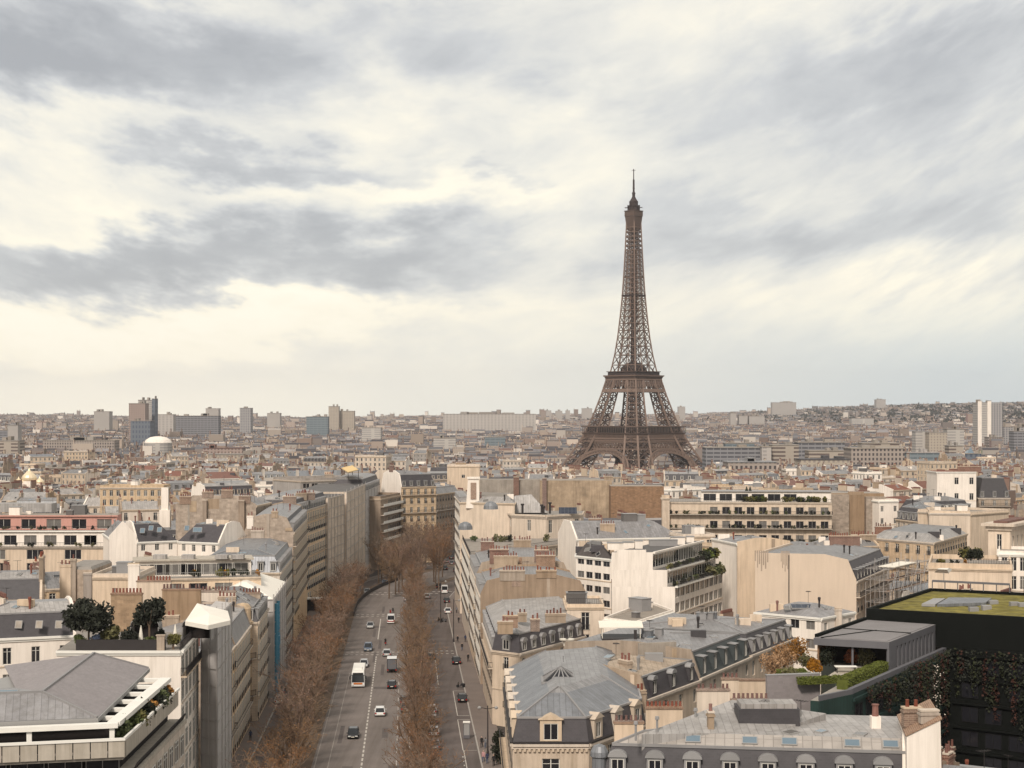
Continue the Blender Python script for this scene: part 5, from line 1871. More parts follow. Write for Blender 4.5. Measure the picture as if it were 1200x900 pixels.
House('pink_block', 'terraced block with a pink top storey over white storeys and rust coloured awnings', 'building', Q((-70, 400), (152, 400), 15), 18.0, wall='cream_plaster', sides={0: dict(kind='ribbon', w=4.0, h=2.3, fh=3.2, sp=7.5, m=2.5, first=0.7, nf=2, course=())}, short='the pink terraced block', vb=668, cap='gravel_roof', cornice=True, deco=deco_pink)

def deco_skyl(s, root):
	a, b, L, d, nn = s.side(0)
	for px, py in ((167, 622), (177, 619), (187, 621), (219, 619), (229, 621), (234, 621)):
		z = Z(py, 385)
		skylight(root, pz(px, py, z + 0.15), (0, 0.55, 0.83), (0, -0.83, 0.55), 1.1, 1.3)
	m = MB()
	x, y, z = pz(193, 600, 24)
	m.box(x - 0.9, x + 0.9, y, y + 1, 20, 30.4, 0)
	m.box(x - 1.4, x + 1.4, y - 0.3, y + 1.5, 20, 24.5, 0)
	m.build('chimney', 'white_plaster', root)

House('slate_white_house', 'white house under steep dark slate roofs dotted with pale roof lights', 'building', Q((160, 381), (208, 386), 11), 20.6, [(3.4, 3.9, 'slate'), (1.8, .4, 'zinc')], party=(3,), wall='white_plaster', partymat='white_plaster', sides={0: dict(kind='casement', w=1.0, h=1.6, fh=3, sp=2.2, first=0.5, nf=2, cur=0.4)}, short='the white house with slate roof lights', vb=648, deco=deco_skyl)
House('slate_white_house', 'white gabled annexe with slate roof beside the long stone party wall', 'building', Q((208.5, 386), (257, 381), 11), 20.4, [(3.0, 3.9, 'slate'), (1.8, .4, 'zinc_blue')], party=(1,), wall='white_plaster', partymat='white_plaster', sides={0: dict(kind='casement', w=1.0, h=1.6, fh=3, sp=2.6, first=0.6, nf=2)}, short='the slate annexe', vb=648)
House('slate_white_house', 'white gable ended house standing against the slate roof lights and the pink block', 'building', Q((128, 379), (160, 381), 14), 21.8, [(4.0, 3.2, 'zinc')], party=(0,), wall='white_plaster', partymat='white_plaster', short='the white gable', vb=668)
House('stone_gable_house', 'long windowless rubble stone party wall with plastered chimney flues', 'building', Q((206, 432), (300, 430), 16), 26.2, [(4.5, 2.2, 'zinc')], party=(0,), wall='rubble_stone', partymat='rubble_stone', short='the long stone party wall', vb=640,
      chim=[('p', 0, .12, 3, 1.2, 'chimney_brick'), ('p', 0, .4, 3, 1.4, 'chimney_brick'), ('p', 0, .64, 3, 1.5, 'chimney_brick'), ('p', 0, .86, 3, 1.2, 'chimney_brick')],
      deco=lambda s, r: (chimney(r, X(283, 429.4), 429.4, 8, 0, 1.6, 19.4, 'tan_plaster', 0), chimney(r, X(240, 430.4), 430.4, 10, 0, 1.0, 17.4, 'tan_plaster', 0)))

def deco_terr(s, root):
	rr = random.Random(17)
	a, b, L, d, nn = s.side(0)
	m = MB()
	A, B = a - nn * 4.0, b - nn * 4.0
	m.obox(A, d, L * 0.93, -nn, 7, s.z1, s.z1 + 3.0, 0)
	m.build('upper_storey', ['white_plaster'], root)
	m = MB()
	m.obox(A + nn * 0.6 - d * 0.5, d, L * 0.93 + 1, -nn, 8.2, s.z1 + 3.003, s.z1 + 3.3, 0)
	m.build('roof_slab', 'pale_concrete', root)
	for k in range(7):
		p = A + d * (L * (0.07 + 0.125 * k)) + nn * 0.02
		put('window', win_mesh('ribbon', 4.0, 2.1, k % 2 == 0), root, (p.x, p.y, s.z1 + 0.3), math.atan2(d.y, d.x))
	rl = MB()
	railing(rl, a, b, s.z1 + 0.06, 1.0, step=0.4)
	rl.build('railing', 'frame_grey', root)
	f = MB()
	for k in range(16):
		p = a + d * L * rr.uniform(0.35, 0.98) - nn * 0.9
		blob(f, (p.x, p.y, s.z1 + 0.8), rr.uniform(.4, .9), rr.uniform(.5, 1.2), rr, 110, 0.25, rr.choice((0, 0, 1, 2)))
	f.build('planter_foliage', ['leaf_dark', 'leaf_olive', 'leaf_orange'], root)
	m = MB()
	for px in (200, 232, 270, 288):
		x, y, z = pz(px, 648, s.z1 + 3.5)
		m.box(x - 1, x + 1.4, A.y + 2, A.y + 4, s.z1 + 3.3, s.z1 + 4.1)
	m.build('rooflight', 'zinc_pale', root)

House('long_terrace_block', 'low modern block with two long planted balconies behind the roof garden trees', 'building', Q((158, 318), (306, 323), 14), 18.4, wall='cream_plaster', sides={0: dict(kind='ribbon', w=3.4, h=1.9, fh=3.2, sp=4.0, m=0.6, first=1.0, nf=3, cur=0.5, balc=(0, 1), bw=1.2, bm='pale_concrete', solid='pale_concrete', green=0.35, course=())}, short='the long planted balconies', vb=700, cap='gravel_roof', deco=deco_terr)
House('cream_stack_house', 'blank cream house with a rubble patch and plastered chimney strips', 'building', Q((72, 303), (108, 303), 15), 21.6, [(0.4, 0.5, 'gravel_roof')], wall='rubble_stone', short='the rubble patched wall', vb=715, cap='gravel_roof', cornice=False,
      deco=lambda s, r: (chimney(r, X(77, 302.7), 302.7, 6, 0, 1.8, 16.5, 'cream_plaster'), chimney(r, X(103, 302.6), 302.6, 6, 0, 1.6, 15.0, 'grey_plaster', 0), chimney(r, X(86, 302.8), 302.8, 6, 0, 1.2, 17.5, 'chimney_plaster')))
House('cream_stack_house', 'blank cream house with two plain recessed bays and a white corner pier', 'building', Q((108.3, 300), (161, 300), 15), 20.6, wall='cream_plaster', short='the plain recessed bays', vb=715, cap='gravel_roof', parapet=0.6,
      sides={0: dict(kind='small', w=0.9, h=1.3, fh=4.4, sp=6.4, m=0.6, first=2, nf=2)}, deco=lambda s, r: (chimney(r, X(157, 299.5), 299.5, 5, 0, 2.0, 18.0, 'white_plaster', 0), roof_boxes(s, r, random.Random(3), 2)))
for k, (p0, p1, py, Y, lab, mt) in enumerate(((130, 166, 697, 255, 'brick chimney wall with red pots between the bushy tree and the round tree', 'rubble_stone'), (190, 235, 692, 262, 'tan chimney wall with a long red pot row behind the round clipped tree', 'tan_plaster'), (160, 200, 682, 285, 'low cream chimney wall with red pots before the long planted balconies', 'cream_plaster'), (236, 276, 694, 290, 'cream chimney wall with pots beside the white roof tent', 'cream_plaster'), (276, 305, 696, 300, 'broad grey chimney with pots behind the rounded bay house', 'chimney_plaster'), (60, 96, 712, 262, 'plastered chimney wall beside the dark slate attic of the pale house', 'grey_plaster'))):
	z = Z(py, Y)
	x0, x1 = X(p0, Y), X(p1, Y)
	t = thing('chimney_wall', lab, 'chimney', ((x0 + x1) / 2, Y, 8.0), 'chimney walls west of the avenue')
	m = MB()
	m.box(x0, x1, Y, Y + 0.8, 6.0, z, 0)
	m.box(x0 - 0.1, x1 + 0.1, Y - 0.1, Y + 0.9, z + 0.003, z + 0.2, 1)
	m.build('stack', [mt, 'chimney_brick'], t)
	n = max(3, int((x1 - x0) / 0.5))
	m = MB()
	m.box(x0 + 0.05, x1 - 0.05, Y + 0.1, Y + 0.7, z + 0.203, z + 0.3, 1)
	for q in range(n):
		if R.random() < 0.85:
			m.lathe((x0 + (x1 - x0) * (q + 0.5) / n, Y + 0.4, z + 0.3), [(0.19, 0), (0.15, 0.6), (0.2, 0.66)], 8, 0)
	m.build('pot_row', ['terracotta', 'chimney_brick'], t)
	SOLIDS.append(([(x0, Y), (x1, Y), (x1, Y + 0.8), (x0, Y + 0.8)], 6.0, [(x0, Y), (x1, Y), (x1, Y + 0.8), (x0, Y + 0.8)], z))

# =================================================== east roofs (right half)

def deco_e1(s, root):
	a, b, L, d, nn = s.side(0)
	m = MB()
	z = s.ztop + 0.35
	for t, w in ((0.065, 3.0), (0.30, 1.9)):
		p = a + d * (L * t) - nn * 0.185
		st = MB()
		for k in range(7):
			st.obox(p - d * (w / 2 - w * (0.04 + 0.135 * k)) + nn * 0.223, d, w * 0.09, nn, 0.012, z - (1.6, 2.9, 2.2, 3.6, 2.4, 3.1, 1.8)[k], z + 0.5)
		st.build('soot_streak', 'soot', root)
	pp = MB()
	q = a + d * L * 0.335
	pp.bar((q.x, q.y - 0.15, z - 0.3), (q.x, q.y - 0.15, z - 10.5), 0.16)
	pp.bar((q.x, q.y - 0.15, z - 10.5), (q.x + 3.2, q.y - 0.15, z - 14), 0.16)
	pp.build('drain_pipe', 'iron', root)

House('blank_gable_house', 'house with a huge blank cream gable, sooty flues and a slate attic', 'building', Q((885, 333), (1003.5, 328.5), dv=(13.5, 31)), 16.9, [(1.6, 3.9, 'slate'), (4.5, 1.0, 'zinc')], party=(0, 3), wall='cream_plaster', partymat='smooth_cream',
      sides={1: H_(sp=3.1, balc=(0,), dsp=3.1, dm='slate', dw=1.3), 3: H_(balc=(), dorm=None)}, short='the huge blank cream gable', vb=745, deco=deco_e1)
House('zinc_court_house', 'grey zinc roofed house stretching behind the huge cream gable', 'building', Q((927, 374), (985, 378), 14), 17.5, [(5, 3.0, 'zinc')], wall='cream_plaster', short='the zinc court house', vb=660, deco=lambda s, r: roof_clutter(s, r, random.Random(9)))
House('blank_gable_house', 'pale blank gable with grey zinc roof standing behind the huge cream gable', 'building', Q((864, 372), (926, 375), 16), 21.0, [(4.5, 0.8, 'zinc')], party=(0,), wall='white_plaster', partymat='cream_plaster', short='the pale blank gable behind', vb=720, deco=lambda s, r: roof_boxes(s, r, random.Random(31), 3, s.ztop - 0.8))

def deco_penthouse(s, root):
	rr = random.Random(41)
	a, b, L, d, nn = s.side(0)
	m = MB()
	o = a - nn * 2.4 + d * 9.0
	m.obox(o, d, L - 9, -nn, 7, s.z1, s.z1 + 2.9, 0)
	m.obox(o + nn * 0.5, d, L - 9, -nn, 7.6, s.z1 + 2.903, s.z1 + 3.1, 1)
	m.build('penthouse', ['white_plaster', 'zinc_plain'], root)
	for k in range(6):
		p = o + d * (2.5 + 4.6 * k) + nn * 0.04
		put('window', win_mesh('ribbon_dark', 3.6, 2.0), root, (p.x, p.y, s.z1 + 0.3), math.atan2(d.y, d.x))
	f = MB()
	for k in range(24):
		p = a + d * (L * rr.uniform(0.36, 0.98)) - nn * 0.8
		blob(f, (p.x, p.y, s.z1 + 0.8), rr.uniform(.7, 1.3), rr.uniform(.7, 1.3), rr, 110, 0.32, rr.choice((0, 0, 1, 1, 2)))
	f.build('terrace_hedge', ['leaf_dark', 'leaf_olive', 'leaf_green'], root)
	for px in (870, 874):
		p = pz(px, 578, s.z1 + 2)
		c = MB()
		c.lathe((p[0], a.y + 1.2, s.z1), [(0.3, 0), (0.6, 0.8), (0.5, 3.0), (0.1, 4.4)], 9)
		c.build('cypress_planter', 'leaf_dark', root)
	rl = MB()
	railing(rl, a, b, s.z1 + 0.03, 0.9, step=0.5)
	rl.build('railing', 'iron', root)
	g = MB()
	p0, p1 = pz(917, 606, 20), pz(962, 604, 20)
	g.box(p0[0], p1[0], a.y - 1.6, a.y - 1.5, Z(610, 478), Z(601, 478))
	g.build('green_screen', 'green_cladding', root)

House('balcony_block', 'broad cream block with long planted balconies, hedged penthouse and a plain stair gable', 'building', Q((785, 482), (975, 478), 18), 24.4, wall='cream_plaster', sides={0: dict(kind='ribbon_dark', w=2.2, h=2.0, fh=4.0, sp=3.3, m=1.0, first=1.4, nf=5, u=(0.24, 1), cur=0.35, balc=(0, 1, 2), bw=1.5, bm='pale_concrete', green=0.5, course=())}, short='the long balcony block', vb=655, cap='gravel_roof', deco=deco_penthouse)
t_ = House('chimney_tower', 'square white chimney tower at the corner of the brown brick wall', 'chimney', Q((776, 480), (784.6, 480), 2.2), 25.6, wall='pale_stone', short='the white chimney tower', vb=610, cap='red_tile', parapet=0.8, cornice=True)
House('brown_gable_house', 'plain brown brick party wall beside the white chimney tower', 'building', Q((716, 566), (778, 566), 13), 25.2, wall='brown_wall', short='the brown brick wall', vb=605, cap='gravel_roof', cornice=False)

def deco_tan(s, root):
	a, b, L, d, nn = s.side(0)
	m = MB()
	for t0, t1 in ((0.0, 0.33), (0.64, 1.0)):
		m.obox(a + d * L * t0 + nn * 0.0, d, L * (t1 - t0), nn, 2.4, s.z0 + 2, s.z1 - 0.3 - t0)
	m.build('projecting_bay', 'rubble_stone', root)
	m = MB()
	m.obox(a + d * L * 0.34 + nn * 0.05, d, L * 0.29, -nn, 0.3, s.z1 - 0.5, s.z1 + 0.5)
	m.build('roof_kerb', 'tan_plaster', root)

House('tan_wall_house', 'windowless tan stone wall with a deep recess between two bays', 'building', Q((972, 500), (1036, 500), 12), 26.0, wall='tan_plaster', short='the recessed tan wall', vb=625, cap='gravel_roof', cornice=False, deco=deco_tan)
House('white_side_house', 'slim white house with small openings attached to the recessed tan wall', 'building', Q((1030, 494), (1053, 496), 12), 24.0, wall='white_plaster', sides={0: dict(kind='small', w=1.0, h=1.7, fh=3.6, sp=2.4, m=0.6, first=1.5, nf=4)}, short='the slim white house', vb=640, cap='gravel_roof', parapet=0.5)
House('zinc_hip_house', 'house with hipped zinc roof between the huge blotched wall and the stepped white block', 'building', Q((675, 398), (800, 404), 17), 20.0, [(5.5, 3.6, 'zinc')], wall='white_plaster', party=(3,), partymat='white_plaster', short='the hipped zinc roof', vb=645, chim=[('f', X(712, 402), 402.5, 19.8, 0, 3.5, 3.6, 'chimney_plaster'), ('f', X(697, 412), 412, 22, 0, 3, 2.2, 'chimney_brick'), ('f', X(748, 412), 412, 22, 0, 3, 2.2, 'chimney_brick')],
      deco=lambda s, r: roof_boxes(s, r, random.Random(77), 3, 23.2))
House('cream_window_house', 'cream house with a row of white framed windows above a cornice', 'building', Q((800, 396), (838, 398), 14), 20.8, wall='cream_plaster', sides={0: dict(kind='casement', w=1.5, h=1.7, fh=3.4, sp=2.9, m=0.6, first=0.9, nf=4)}, short='the cream row window house', vb=690, cap='gravel_roof', parapet=0.5, deco=lambda s, r: roof_boxes(s, r, random.Random(5), 2))
House('cream_window_house', 'cream apartment house with stacked dark balconies beside the stepped white block', 'building', Q((838.5, 388), (862, 392), 14), 19.2, wall='cream_stone', sides={0: H_(sp=2.4, balc=(0, 1, 2), nf=5)}, short='the stacked balcony house', vb=690, cap='gravel_roof', parapet=0.6)

House('plain_cream_block', 'big plain cream block with a lower wing on the right side', 'building', Q((1089, 432), (1137, 430), 16), 24.2, wall='cream_plaster', short='the plain cream block', vb=660, cap='gravel_roof', parapet=0.6, sides={0: dict(kind='small', w=1.3, h=2.0, fh=7.4, sp=6, m=6, first=6, nf=2)}, deco=lambda s, r: roof_boxes(s, r, random.Random(15), 3))
House('plain_cream_block', 'cream block set at an angle behind the flat topped tower', 'building', Q((1137.5, 430), (1182, 442), 16), 24.0, wall='cream_plaster', short='the angled cream block', vb=650, cap='gravel_roof', parapet=0.6)

def deco_tower(s, root):
	m = MB()
	ring = inset(s.poly, [-1.1] * len(s.poly))
	m.prism(ring, s.z1, s.z1 + 0.55, 0)
	m.prism(inset(s.poly, [-0.4] * len(s.poly)), s.z1 - 0.8, s.z1 - 0.003, 0)
	m.prism(inset(s.poly, [0.8] * len(s.poly)), s.z1 + 0.553, s.z1 + 1.0, 1)
	m.build('overhanging_roof', ['cream_plaster', 'red_tile'], root)

House('flat_top_tower', 'square cream tower with tall slit windows and an overhanging flat roof', 'building', Q((1158, 338), (1184, 336), dv=(9, 14)), 27.2, wall='cream_plaster', sides={0: dict(kind='small', w=1.0, h=4.6, fh=9, sp=3.2, m=0.4, first=1.6, nf=1), 1: dict(kind='small', w=0.9, h=3, fh=9, sp=3, m=1.5, first=2, nf=2)}, short='the flat topped tower', vb=700, cap='gravel_roof', cornice=False, deco=deco_tower)

def deco_terrace_pot(s, root):
	rr = random.Random(52)
	a, b, L, d, nn = s.side(0)
	rl = MB()
	railing(rl, a + d * L * 0.45, b, s.z1 + 0.9, 0.9, step=0.45)
	rl.build('railing', 'iron', root)
	m = MB()
	m.mesh8([pz(1095, 671, s.z1 + 2.2), pz(1112, 672, s.z1 + 2.2), pz(1116, 667, s.z1 + 2.4), pz(1100, 666, s.z1 + 2.4)], [pz(1098, 667, s.z1 + 3.0)[:2] + (s.z1 + 3.0,), pz(1110, 667.5, s.z1 + 3.0)[:2] + (s.z1 + 3.0,), pz(1112, 665.6, s.z1 + 3.0)[:2] + (s.z1 + 3.0,), pz(1103, 665.5, s.z1 + 3)[:2] + (s.z1 + 3.0,)])
	q = pz(1106, 669, s.z1 + 2)
	m.bar((q[0], q[1], s.z1), (q[0], q[1], s.z1 + 2.4), 0.12)
	tag(m.build('terrace_parasol', 'canvas', None, (q[0], q[1], s.z1)), 'open white parasol on the cream roof terrace beside the scaffolding', 'parasol')
	f = MB()
	for k in range(14):
		p = a + d * L * rr.uniform(0.4, 0.62) - nn * rr.uniform(4, 7)
		blob(f, (p.x, p.y, s.z1 + 2.2), rr.uniform(.7, 1.3), rr.uniform(.9, 1.6), rr, 100, 0.3, rr.choice((0, 0, 1)))
	for k in range(9):
		p = a + d * L * rr.uniform(0.05, 0.45) - nn * 1.2
		blob(f, (p.x, p.y, s.z1 + 1.0), .5, .6, rr, 50, 0.22, rr.choice((0, 1, 2)))
	f.build('planter_foliage', ['leaf_dark', 'leaf_olive', 'leaf_orange'], root)

House('cream_terrace_house', 'cream house with a furnished roof terrace in front of the flat topped tower', 'building', Q((1088, 312), (1186, 308), 20), 21.2, wall='cream_plaster', sides={0: dict(kind='small', w=1.0, h=1.6, fh=5, sp=6, m=2, first=1.6, nf=1, u=(0.0, 0.12))}, short='the furnished roof terrace', vb=700, cap='gravel_roof', parapet=0.9, deco=deco_terrace_pot)
House('window_band_house', 'white house with a close row of tall windows at the right edge', 'building', Q((1170, 326), (1260, 322), 12), 22.6, wall='white_plaster', sides={0: dict(kind='casement', w=1.1, h=2.6, fh=3.6, sp=1.55, m=0.6, first=0.7, nf=2)}, short='the tall window row', vb=700, cap='gravel_roof', parapet=0.6)
House('mansard_row', 'grey zinc house with a run of tilted dormers behind the cream balcony terrace', 'building', Q((1050, 470), (1092, 452), dv=(17, 40)), 20.2, [(1.6, 3.4, 'slate'), (4.5, 1.4, 'zinc_blue')], wall='pale_stone', sides={0: H_(sp=2.4, balc=(0,), dsp=2.6), 1: H_(sp=2.6, balc=(), dsp=2.6)}, short='the tilted dormer house', vb=640)
House('mansard_row', 'zinc roofed house with white dormer row next to the plain cream block', 'building', Q((1093, 478), (1140, 486), 14), 21.4, [(1.6, 3.2, 'slate'), (4.2, 1.2, 'zinc')], wall='pale_stone', sides={0: H_(sp=2.6, balc=(), dsp=2.6, dm='white_paint')}, short='the white dormer row', vb=608)
House('tall_white_house', 'tall house half cream and half white with brick chimney tops', 'building', Q((1098, 640), (1144, 640), 16), 27.5, wall='white_plaster', sides={0: dict(kind='casement', w=1.6, h=2.6, fh=6.0, sp=4.2, m=1, first=2.2, nf=4, u=(0.5, 1), balc=())}, short='the tall half white house', vb=585, cap='red_tile', chim=[('f', X(1136, 642), 642, 27.4, 0, 9, 2.0, 'red_brick')])
House('dark_attic_house', 'house with a tall dark curved slate attic and pale balcony', 'building', Q((1147, 640), (1184, 640), 14), 17.5, [(2.0, 7.5, 'slate'), (3, 1.2, 'zinc')], wall='chimney_plaster', sides={0: H_(sp=3.2, balc=(0,), dsp=3.6, dh=2.2)}, short='the tall dark attic', vb=612)
House('terraced_roof_house', 'long cream house with an open balustraded terrace before the tilted dormers', 'building', Q((1022, 408), (1094, 392), dv=(16, 30)), 19.6, [(2.6, 1.8, 'zinc_pale')], wall='cream_stone', sides={0: H_(sp=2.8, balc=(1,), fh=3.4, dorm=None), 1: H_(balc=(), dorm=None)}, short='the balustraded terrace house', vb=680, chim=[('f', X(1035, 412), 412, 20, 0, 4, 2.2, 'red_brick')])
House('pot_row_house', 'low cream house topped by long rows of clay pots behind the huge cream gable', 'building', Q((976, 392), (1030, 396), 12), 18.6, [(3.5, 1.6, 'zinc')], wall='cream_plaster', party=(1,), partymat='cream_plaster', sides={0: H_(sp=2.6, balc=(), dorm=None)}, short='the long pot row house', vb=650, chim=[('f', X(990, 394), 394, 18, 0, 7, 3, 'red_brick'), ('f', X(1012, 398), 398, 18, 0, 6, 3, 'chimney_plaster')])

House('roof_light_house', 'small white house with a zinc roof, solar panels and awning before the huge cream gable', 'building', Q((884, 274), (962, 266), 11), 17.4, [(4.5, 1.5, 'zinc')], wall='white_plaster', sides={0: dict(kind='ribbon_dark', w=1.6, h=1.5, fh=3, sp=2.4, nf=2, first=0.5, u=(0.5, 1)), 1: dict(kind='small', w=1, h=1.4, fh=3, sp=3, nf=2)}, short='the small solar roof house', vb=765,
      deco=lambda s, r: (skylight(r, (s.cx - 1, s.cy - 2.6, 18.55), (0, 0.95, 0.3), (0, -0.3, 0.95), 3.4, 1.7, 'solar'), skylight(r, (s.cx - 3.4, s.cy - 3.0, 18.4), (0, 0.95, 0.3), (0, -0.3, 0.95), 1.0, 1.2, 'glass_curtain'), chimney(r, s.cx + 4.6, s.cy - 4.6, 12, 0.1, 1.0, 6.6, 'cream_plaster', 0)))

# scaffolding beside the slate attic of the huge gable house
def build_scaffold():
	a, b = Vector(pz(1043, 690, 18)), Vector(pz(1086, 660, 18))
	a, b = Vector((X(1043, 330), 330)), Vector((X(1088, 350), 350))
	t = thing('scaffold', 'open tube scaffolding with a white sheet roof beside the slate attic', 'scaffold', (a.x, a.y, 0))
	d = (b - a).normalized()
	nn = Vector((-d.y, d.x))
	L = (b - a).length
	m = MB()
	n = int(L / 2.4)
	for i in range(n + 1):
		for w in (0, 1.4, 5.0):
			p = a + d * (L * i / n) + nn * w
			m.bar((p.x, p.y, -3), (p.x, p.y, 18.6 + 2.2 * ((i * 7) % 3 - 1)), 0.10)
	for k in range(9):
		z = 1.5 + 2.2 * k
		for w in (0, 1.4, 5.0):
			p, q = a + nn * w, b + nn * w
			m.bar((*p, z), (*q, z), 0.085)
		for i in range(n + 1):
			p = a + d * (L * i / n)
			m.bar((*p, z), (*(p + nn * 5), z), 0.085)
	for k in range(4):
		p, q = a + d * (L * k / 4), a + d * (L * (k + 1) / 4)
		m.bar((*p, 14), (*q, 19.5), 0.1)
	m.build('tube_frame', 'scaffold_steel', t)
	for k in range(5):
		m = MB()
		m.obox(a, d, L, nn, 1.4, 8.0 + 2.2 * k, 8.08 + 2.2 * k)
		m.build('deck', 'wood', t)
	m = MB()
	m.obox(a + d * L * 0.1 - nn * 0.2, d, L * 0.55, nn, 3.4, 19.3, 19.45)
	m.build('sheet_roof', 'canvas', t)
	m = MB()
	m.obox(a + d * L * 0.35, d, 3.4, nn, 2.0, 11.6, 14.0)
	m.build('cabin', 'white_paint', t)

build_scaffold()

# =================================================== dark courtyard office with roof gardens (right edge)
def build_office():
	A, B, C = Vector(P2(960, 180.5)), Vector(P2(999, 185)), Vector(P2(1109, 217.4))
	D2 = Vector(P2(1300, 205))
	base = ground(45, 200) - 1
	t = thing('courtyard_office', 'dark courtyard office with ivy walls, a moss roof and a grey roof pavilion', 'building', (50, 205, base))
	zt = 19.5
	m = MB()
	d = (C - B).normalized()
	nl = Vector((-d.y, d.x))
	wing = [A, B, C, C + nl * 17, A + nl * 2 + d * 14, A + nl * 1.0]
	m.prism([tuple(p) for p in wing], base, zt - 0.6, 0, 1)
	m.build('wall', ['green_cladding', 'concrete'], t)
	SOLIDS.append(([tuple(A), tuple(B), tuple(C), tuple(C + nl * 17)], base, [tuple(A), tuple(B), tuple(C), tuple(C + nl * 17)], zt))
	m = MB()
	m.obox(B, d, (C - B).length, nl, 0.55, zt - 0.597, zt)
	m.obox(A, (B - A).normalized(), (B - A).length, Vector((0, 1)), 0.5, zt - 0.597, zt - 0.05)
	m.build('parapet', 'grey_panel', t)
	# courtyard wing facing us
	E = Vector((D2.x - C.x, D2.y - C.y)).normalized()
	m = MB()
	W = [C + E * 0.02, C + E * 55, C + E * 55 + Vector((0, 14)), C + Vector((2, 14))]
	m.prism([tuple(p) for p in W], base, zt, 0)
	m.build('courtyard_wall', ['dark_cladding'], t)
	en = Vector((E.y, -E.x))
	for k in range(6):
		z = zt - 0.6 - 3.1 * k
		mm = MB()
		mm.obox(C + E * 1 + en * 0.06, E, 50, en, 0.35, z - 0.28, z)
		mm.build('floor_band', 'dark_cladding', t)
		for q in range(6):
			if (q * 3 + k) % 4 != 0:
				p = C + E * (3.2 + 3.1 * q) + en * 0.08
				put('window', win_mesh('shop', 2.2, 1.9), t, (p.x, p.y, z - 2.5), math.atan2(E.y, E.x))
	L = (C - B).length
	nr = Vector((d.y, -d.x))
	for k in range(5):
		z = zt - 1.1 - 3.1 * k
		mm = MB()
		mm.obox(B + d * 0.2, d, L - 0.4, nr, 0.25, z - 0.35, z)
		mm.build('floor_band', 'green_cladding', t)
		for q in range(10):
			p = B + d * (2.0 + (L - 4) * q / 9) + nr * 0.05
			put('window', win_mesh('shop', 2.4, 1.9), t, (p.x, p.y, z - 2.7), math.atan2(d.y, d.x))
	# moss roofed block
	zb = 24.0
	a, b = Vector(P2(1015, 222.5)), Vector(P2(1330, 207))
	dv = Vector((15, 26))
	m = MB()
	m.prism([tuple(p) for p in (a, b, b + dv, a + dv)], zt + 0.01, zb - 0.5, 0, 0)
	m.build('upper_block', 'dark_cladding', t)
	m = MB()
	ring = [a, b, b + dv, a + dv]
	inn = inset([tuple(p) for p in ring], [0.45] * 4)
	for i in range(4):
		j = (i + 1) % 4
		m.mesh8([(*ring[i], zb - 0.5), (*ring[j], zb - 0.5), (*inn[j], zb - 0.5), (*inn[i], zb - 0.5)], [(*ring[i], zb), (*ring[j], zb), (*inn[j], zb), (*inn[i], zb)])
	m.build('roof_kerb', 'dark_cladding', t)
	m = MB()
	r_ = random.Random(3)
	n = 44
	o, u, v = Vector(inn[0]), Vector(inn[1]) - Vector(inn[0]), Vector(inn[3]) - Vector(inn[0])
	V = {}
	for j in range(19):
		for i in range(n):
			p = o + u * (i / (n - 1)) + v * (j / 18)
			V[i, j] = (p.x, p.y, zb - 0.42 + (r_.uniform(0, 0.22) if 0 < i < n - 1 and 0 < j < 18 else 0))
	for j in range(18):
		for i in range(n - 1):
			m.poly([V[i, j], V[i + 1, j], V[i + 1, j + 1], V[i, j + 1]])
	m.build('moss_roof', 'sedum', t)
	m = MB()
	g0 = [pz(px, py, zb + 0.1) for px, py in ((1098, 708), (1155, 706), (1162, 700.5), (1112, 700))]
	m.mesh8([(x, y, zb - 0.3) for x, y, _ in g0], g0)
	m.build('roof_glazing', 'zinc_blue', t)
	m = MB()
	g1 = [pz(px, py, zb + 0.05) for px, py in ((1080, 707.5), (1096, 708), (1108, 701), (1094, 701))]
	m.mesh8([(x, y, zb - 0.3) for x, y, _ in g1], g1)
	m.build('roof_hatch', 'zinc_plain', t)
	for px, py in ((1142, 714), (1157, 712), (1190, 708), (1200, 709), (1165, 706)):
		m = MB()
		x, y, z = pz(px, py, zb)
		m.box(x - 0.6, x + 0.6, y, y + 1, zb - 0.4, zb + 0.25)
		m.build('roof_vent', 'zinc_plain', t)
	m = MB()
	p, q = a + dv * 0.96, b + dv * 0.96
	m.bar((*(p + (q - p) * 0.02), zb + 1.2), (*(p + (q - p) * 0.35), zb + 1.2), 0.3)
	for k in range(7):
		e = p + (q - p) * (0.02 + 0.055 * k)
		m.bar((*e, zb), (*e, zb + 1.2), 0.12)
	m.build('roof_rail', 'grey_panel', t)
	# grey pavilion
	zp = 22.5
	pa, pb, pc, pd = (Vector(pz(*q, zp)).xy for q in ((953.5, 747.5), (1042, 752.5), (1097, 731.5), (1015, 726)))
	pc = pb + (pc - pb) * 0.985
	pd = pa + (pd - pa) * 0.985
	m = MB()
	m.prism([tuple(q) for q in (pa, pb, pc, pd)], zp - 0.85, zp - 0.004, 0, 1)
	ring = [pa, pb, pc, pd]
	inn = inset([tuple(q) for q in ring], [0.4] * 4)
	m.prism([tuple(q) for q in inn], zp + 0.0, zp + 0.06, 1)
	m.build('pavilion_roof', ['grey_panel', 'grey_roofing'], t)
	m = MB()
	q0, q1 = pa + (pd - pa) * 0.48, pb + (pc - pb) * 0.45
	m.bar((*q0, zp + 0.09), (*q1, zp + 0.09), 0.12)
	q0, q1 = pa + (pd - pa) * 0.03, (pa + pc) / 2
	m.bar((*(pa + (pb - pa) * 0.1), zp + 0.09), (*q1, zp + 0.09), 0.12)
	m.bar((*(pa + (pd - pa) * 0.05), zp + 0.12), (*pd, zp + 0.12), 0.45)
	m.build('roof_flashing', 'dark_cladding', t)
	ed = (pc - pb).normalized()
	EL = (pc - pb).length
	el = Vector((-ed.y, ed.x))
	m = MB()
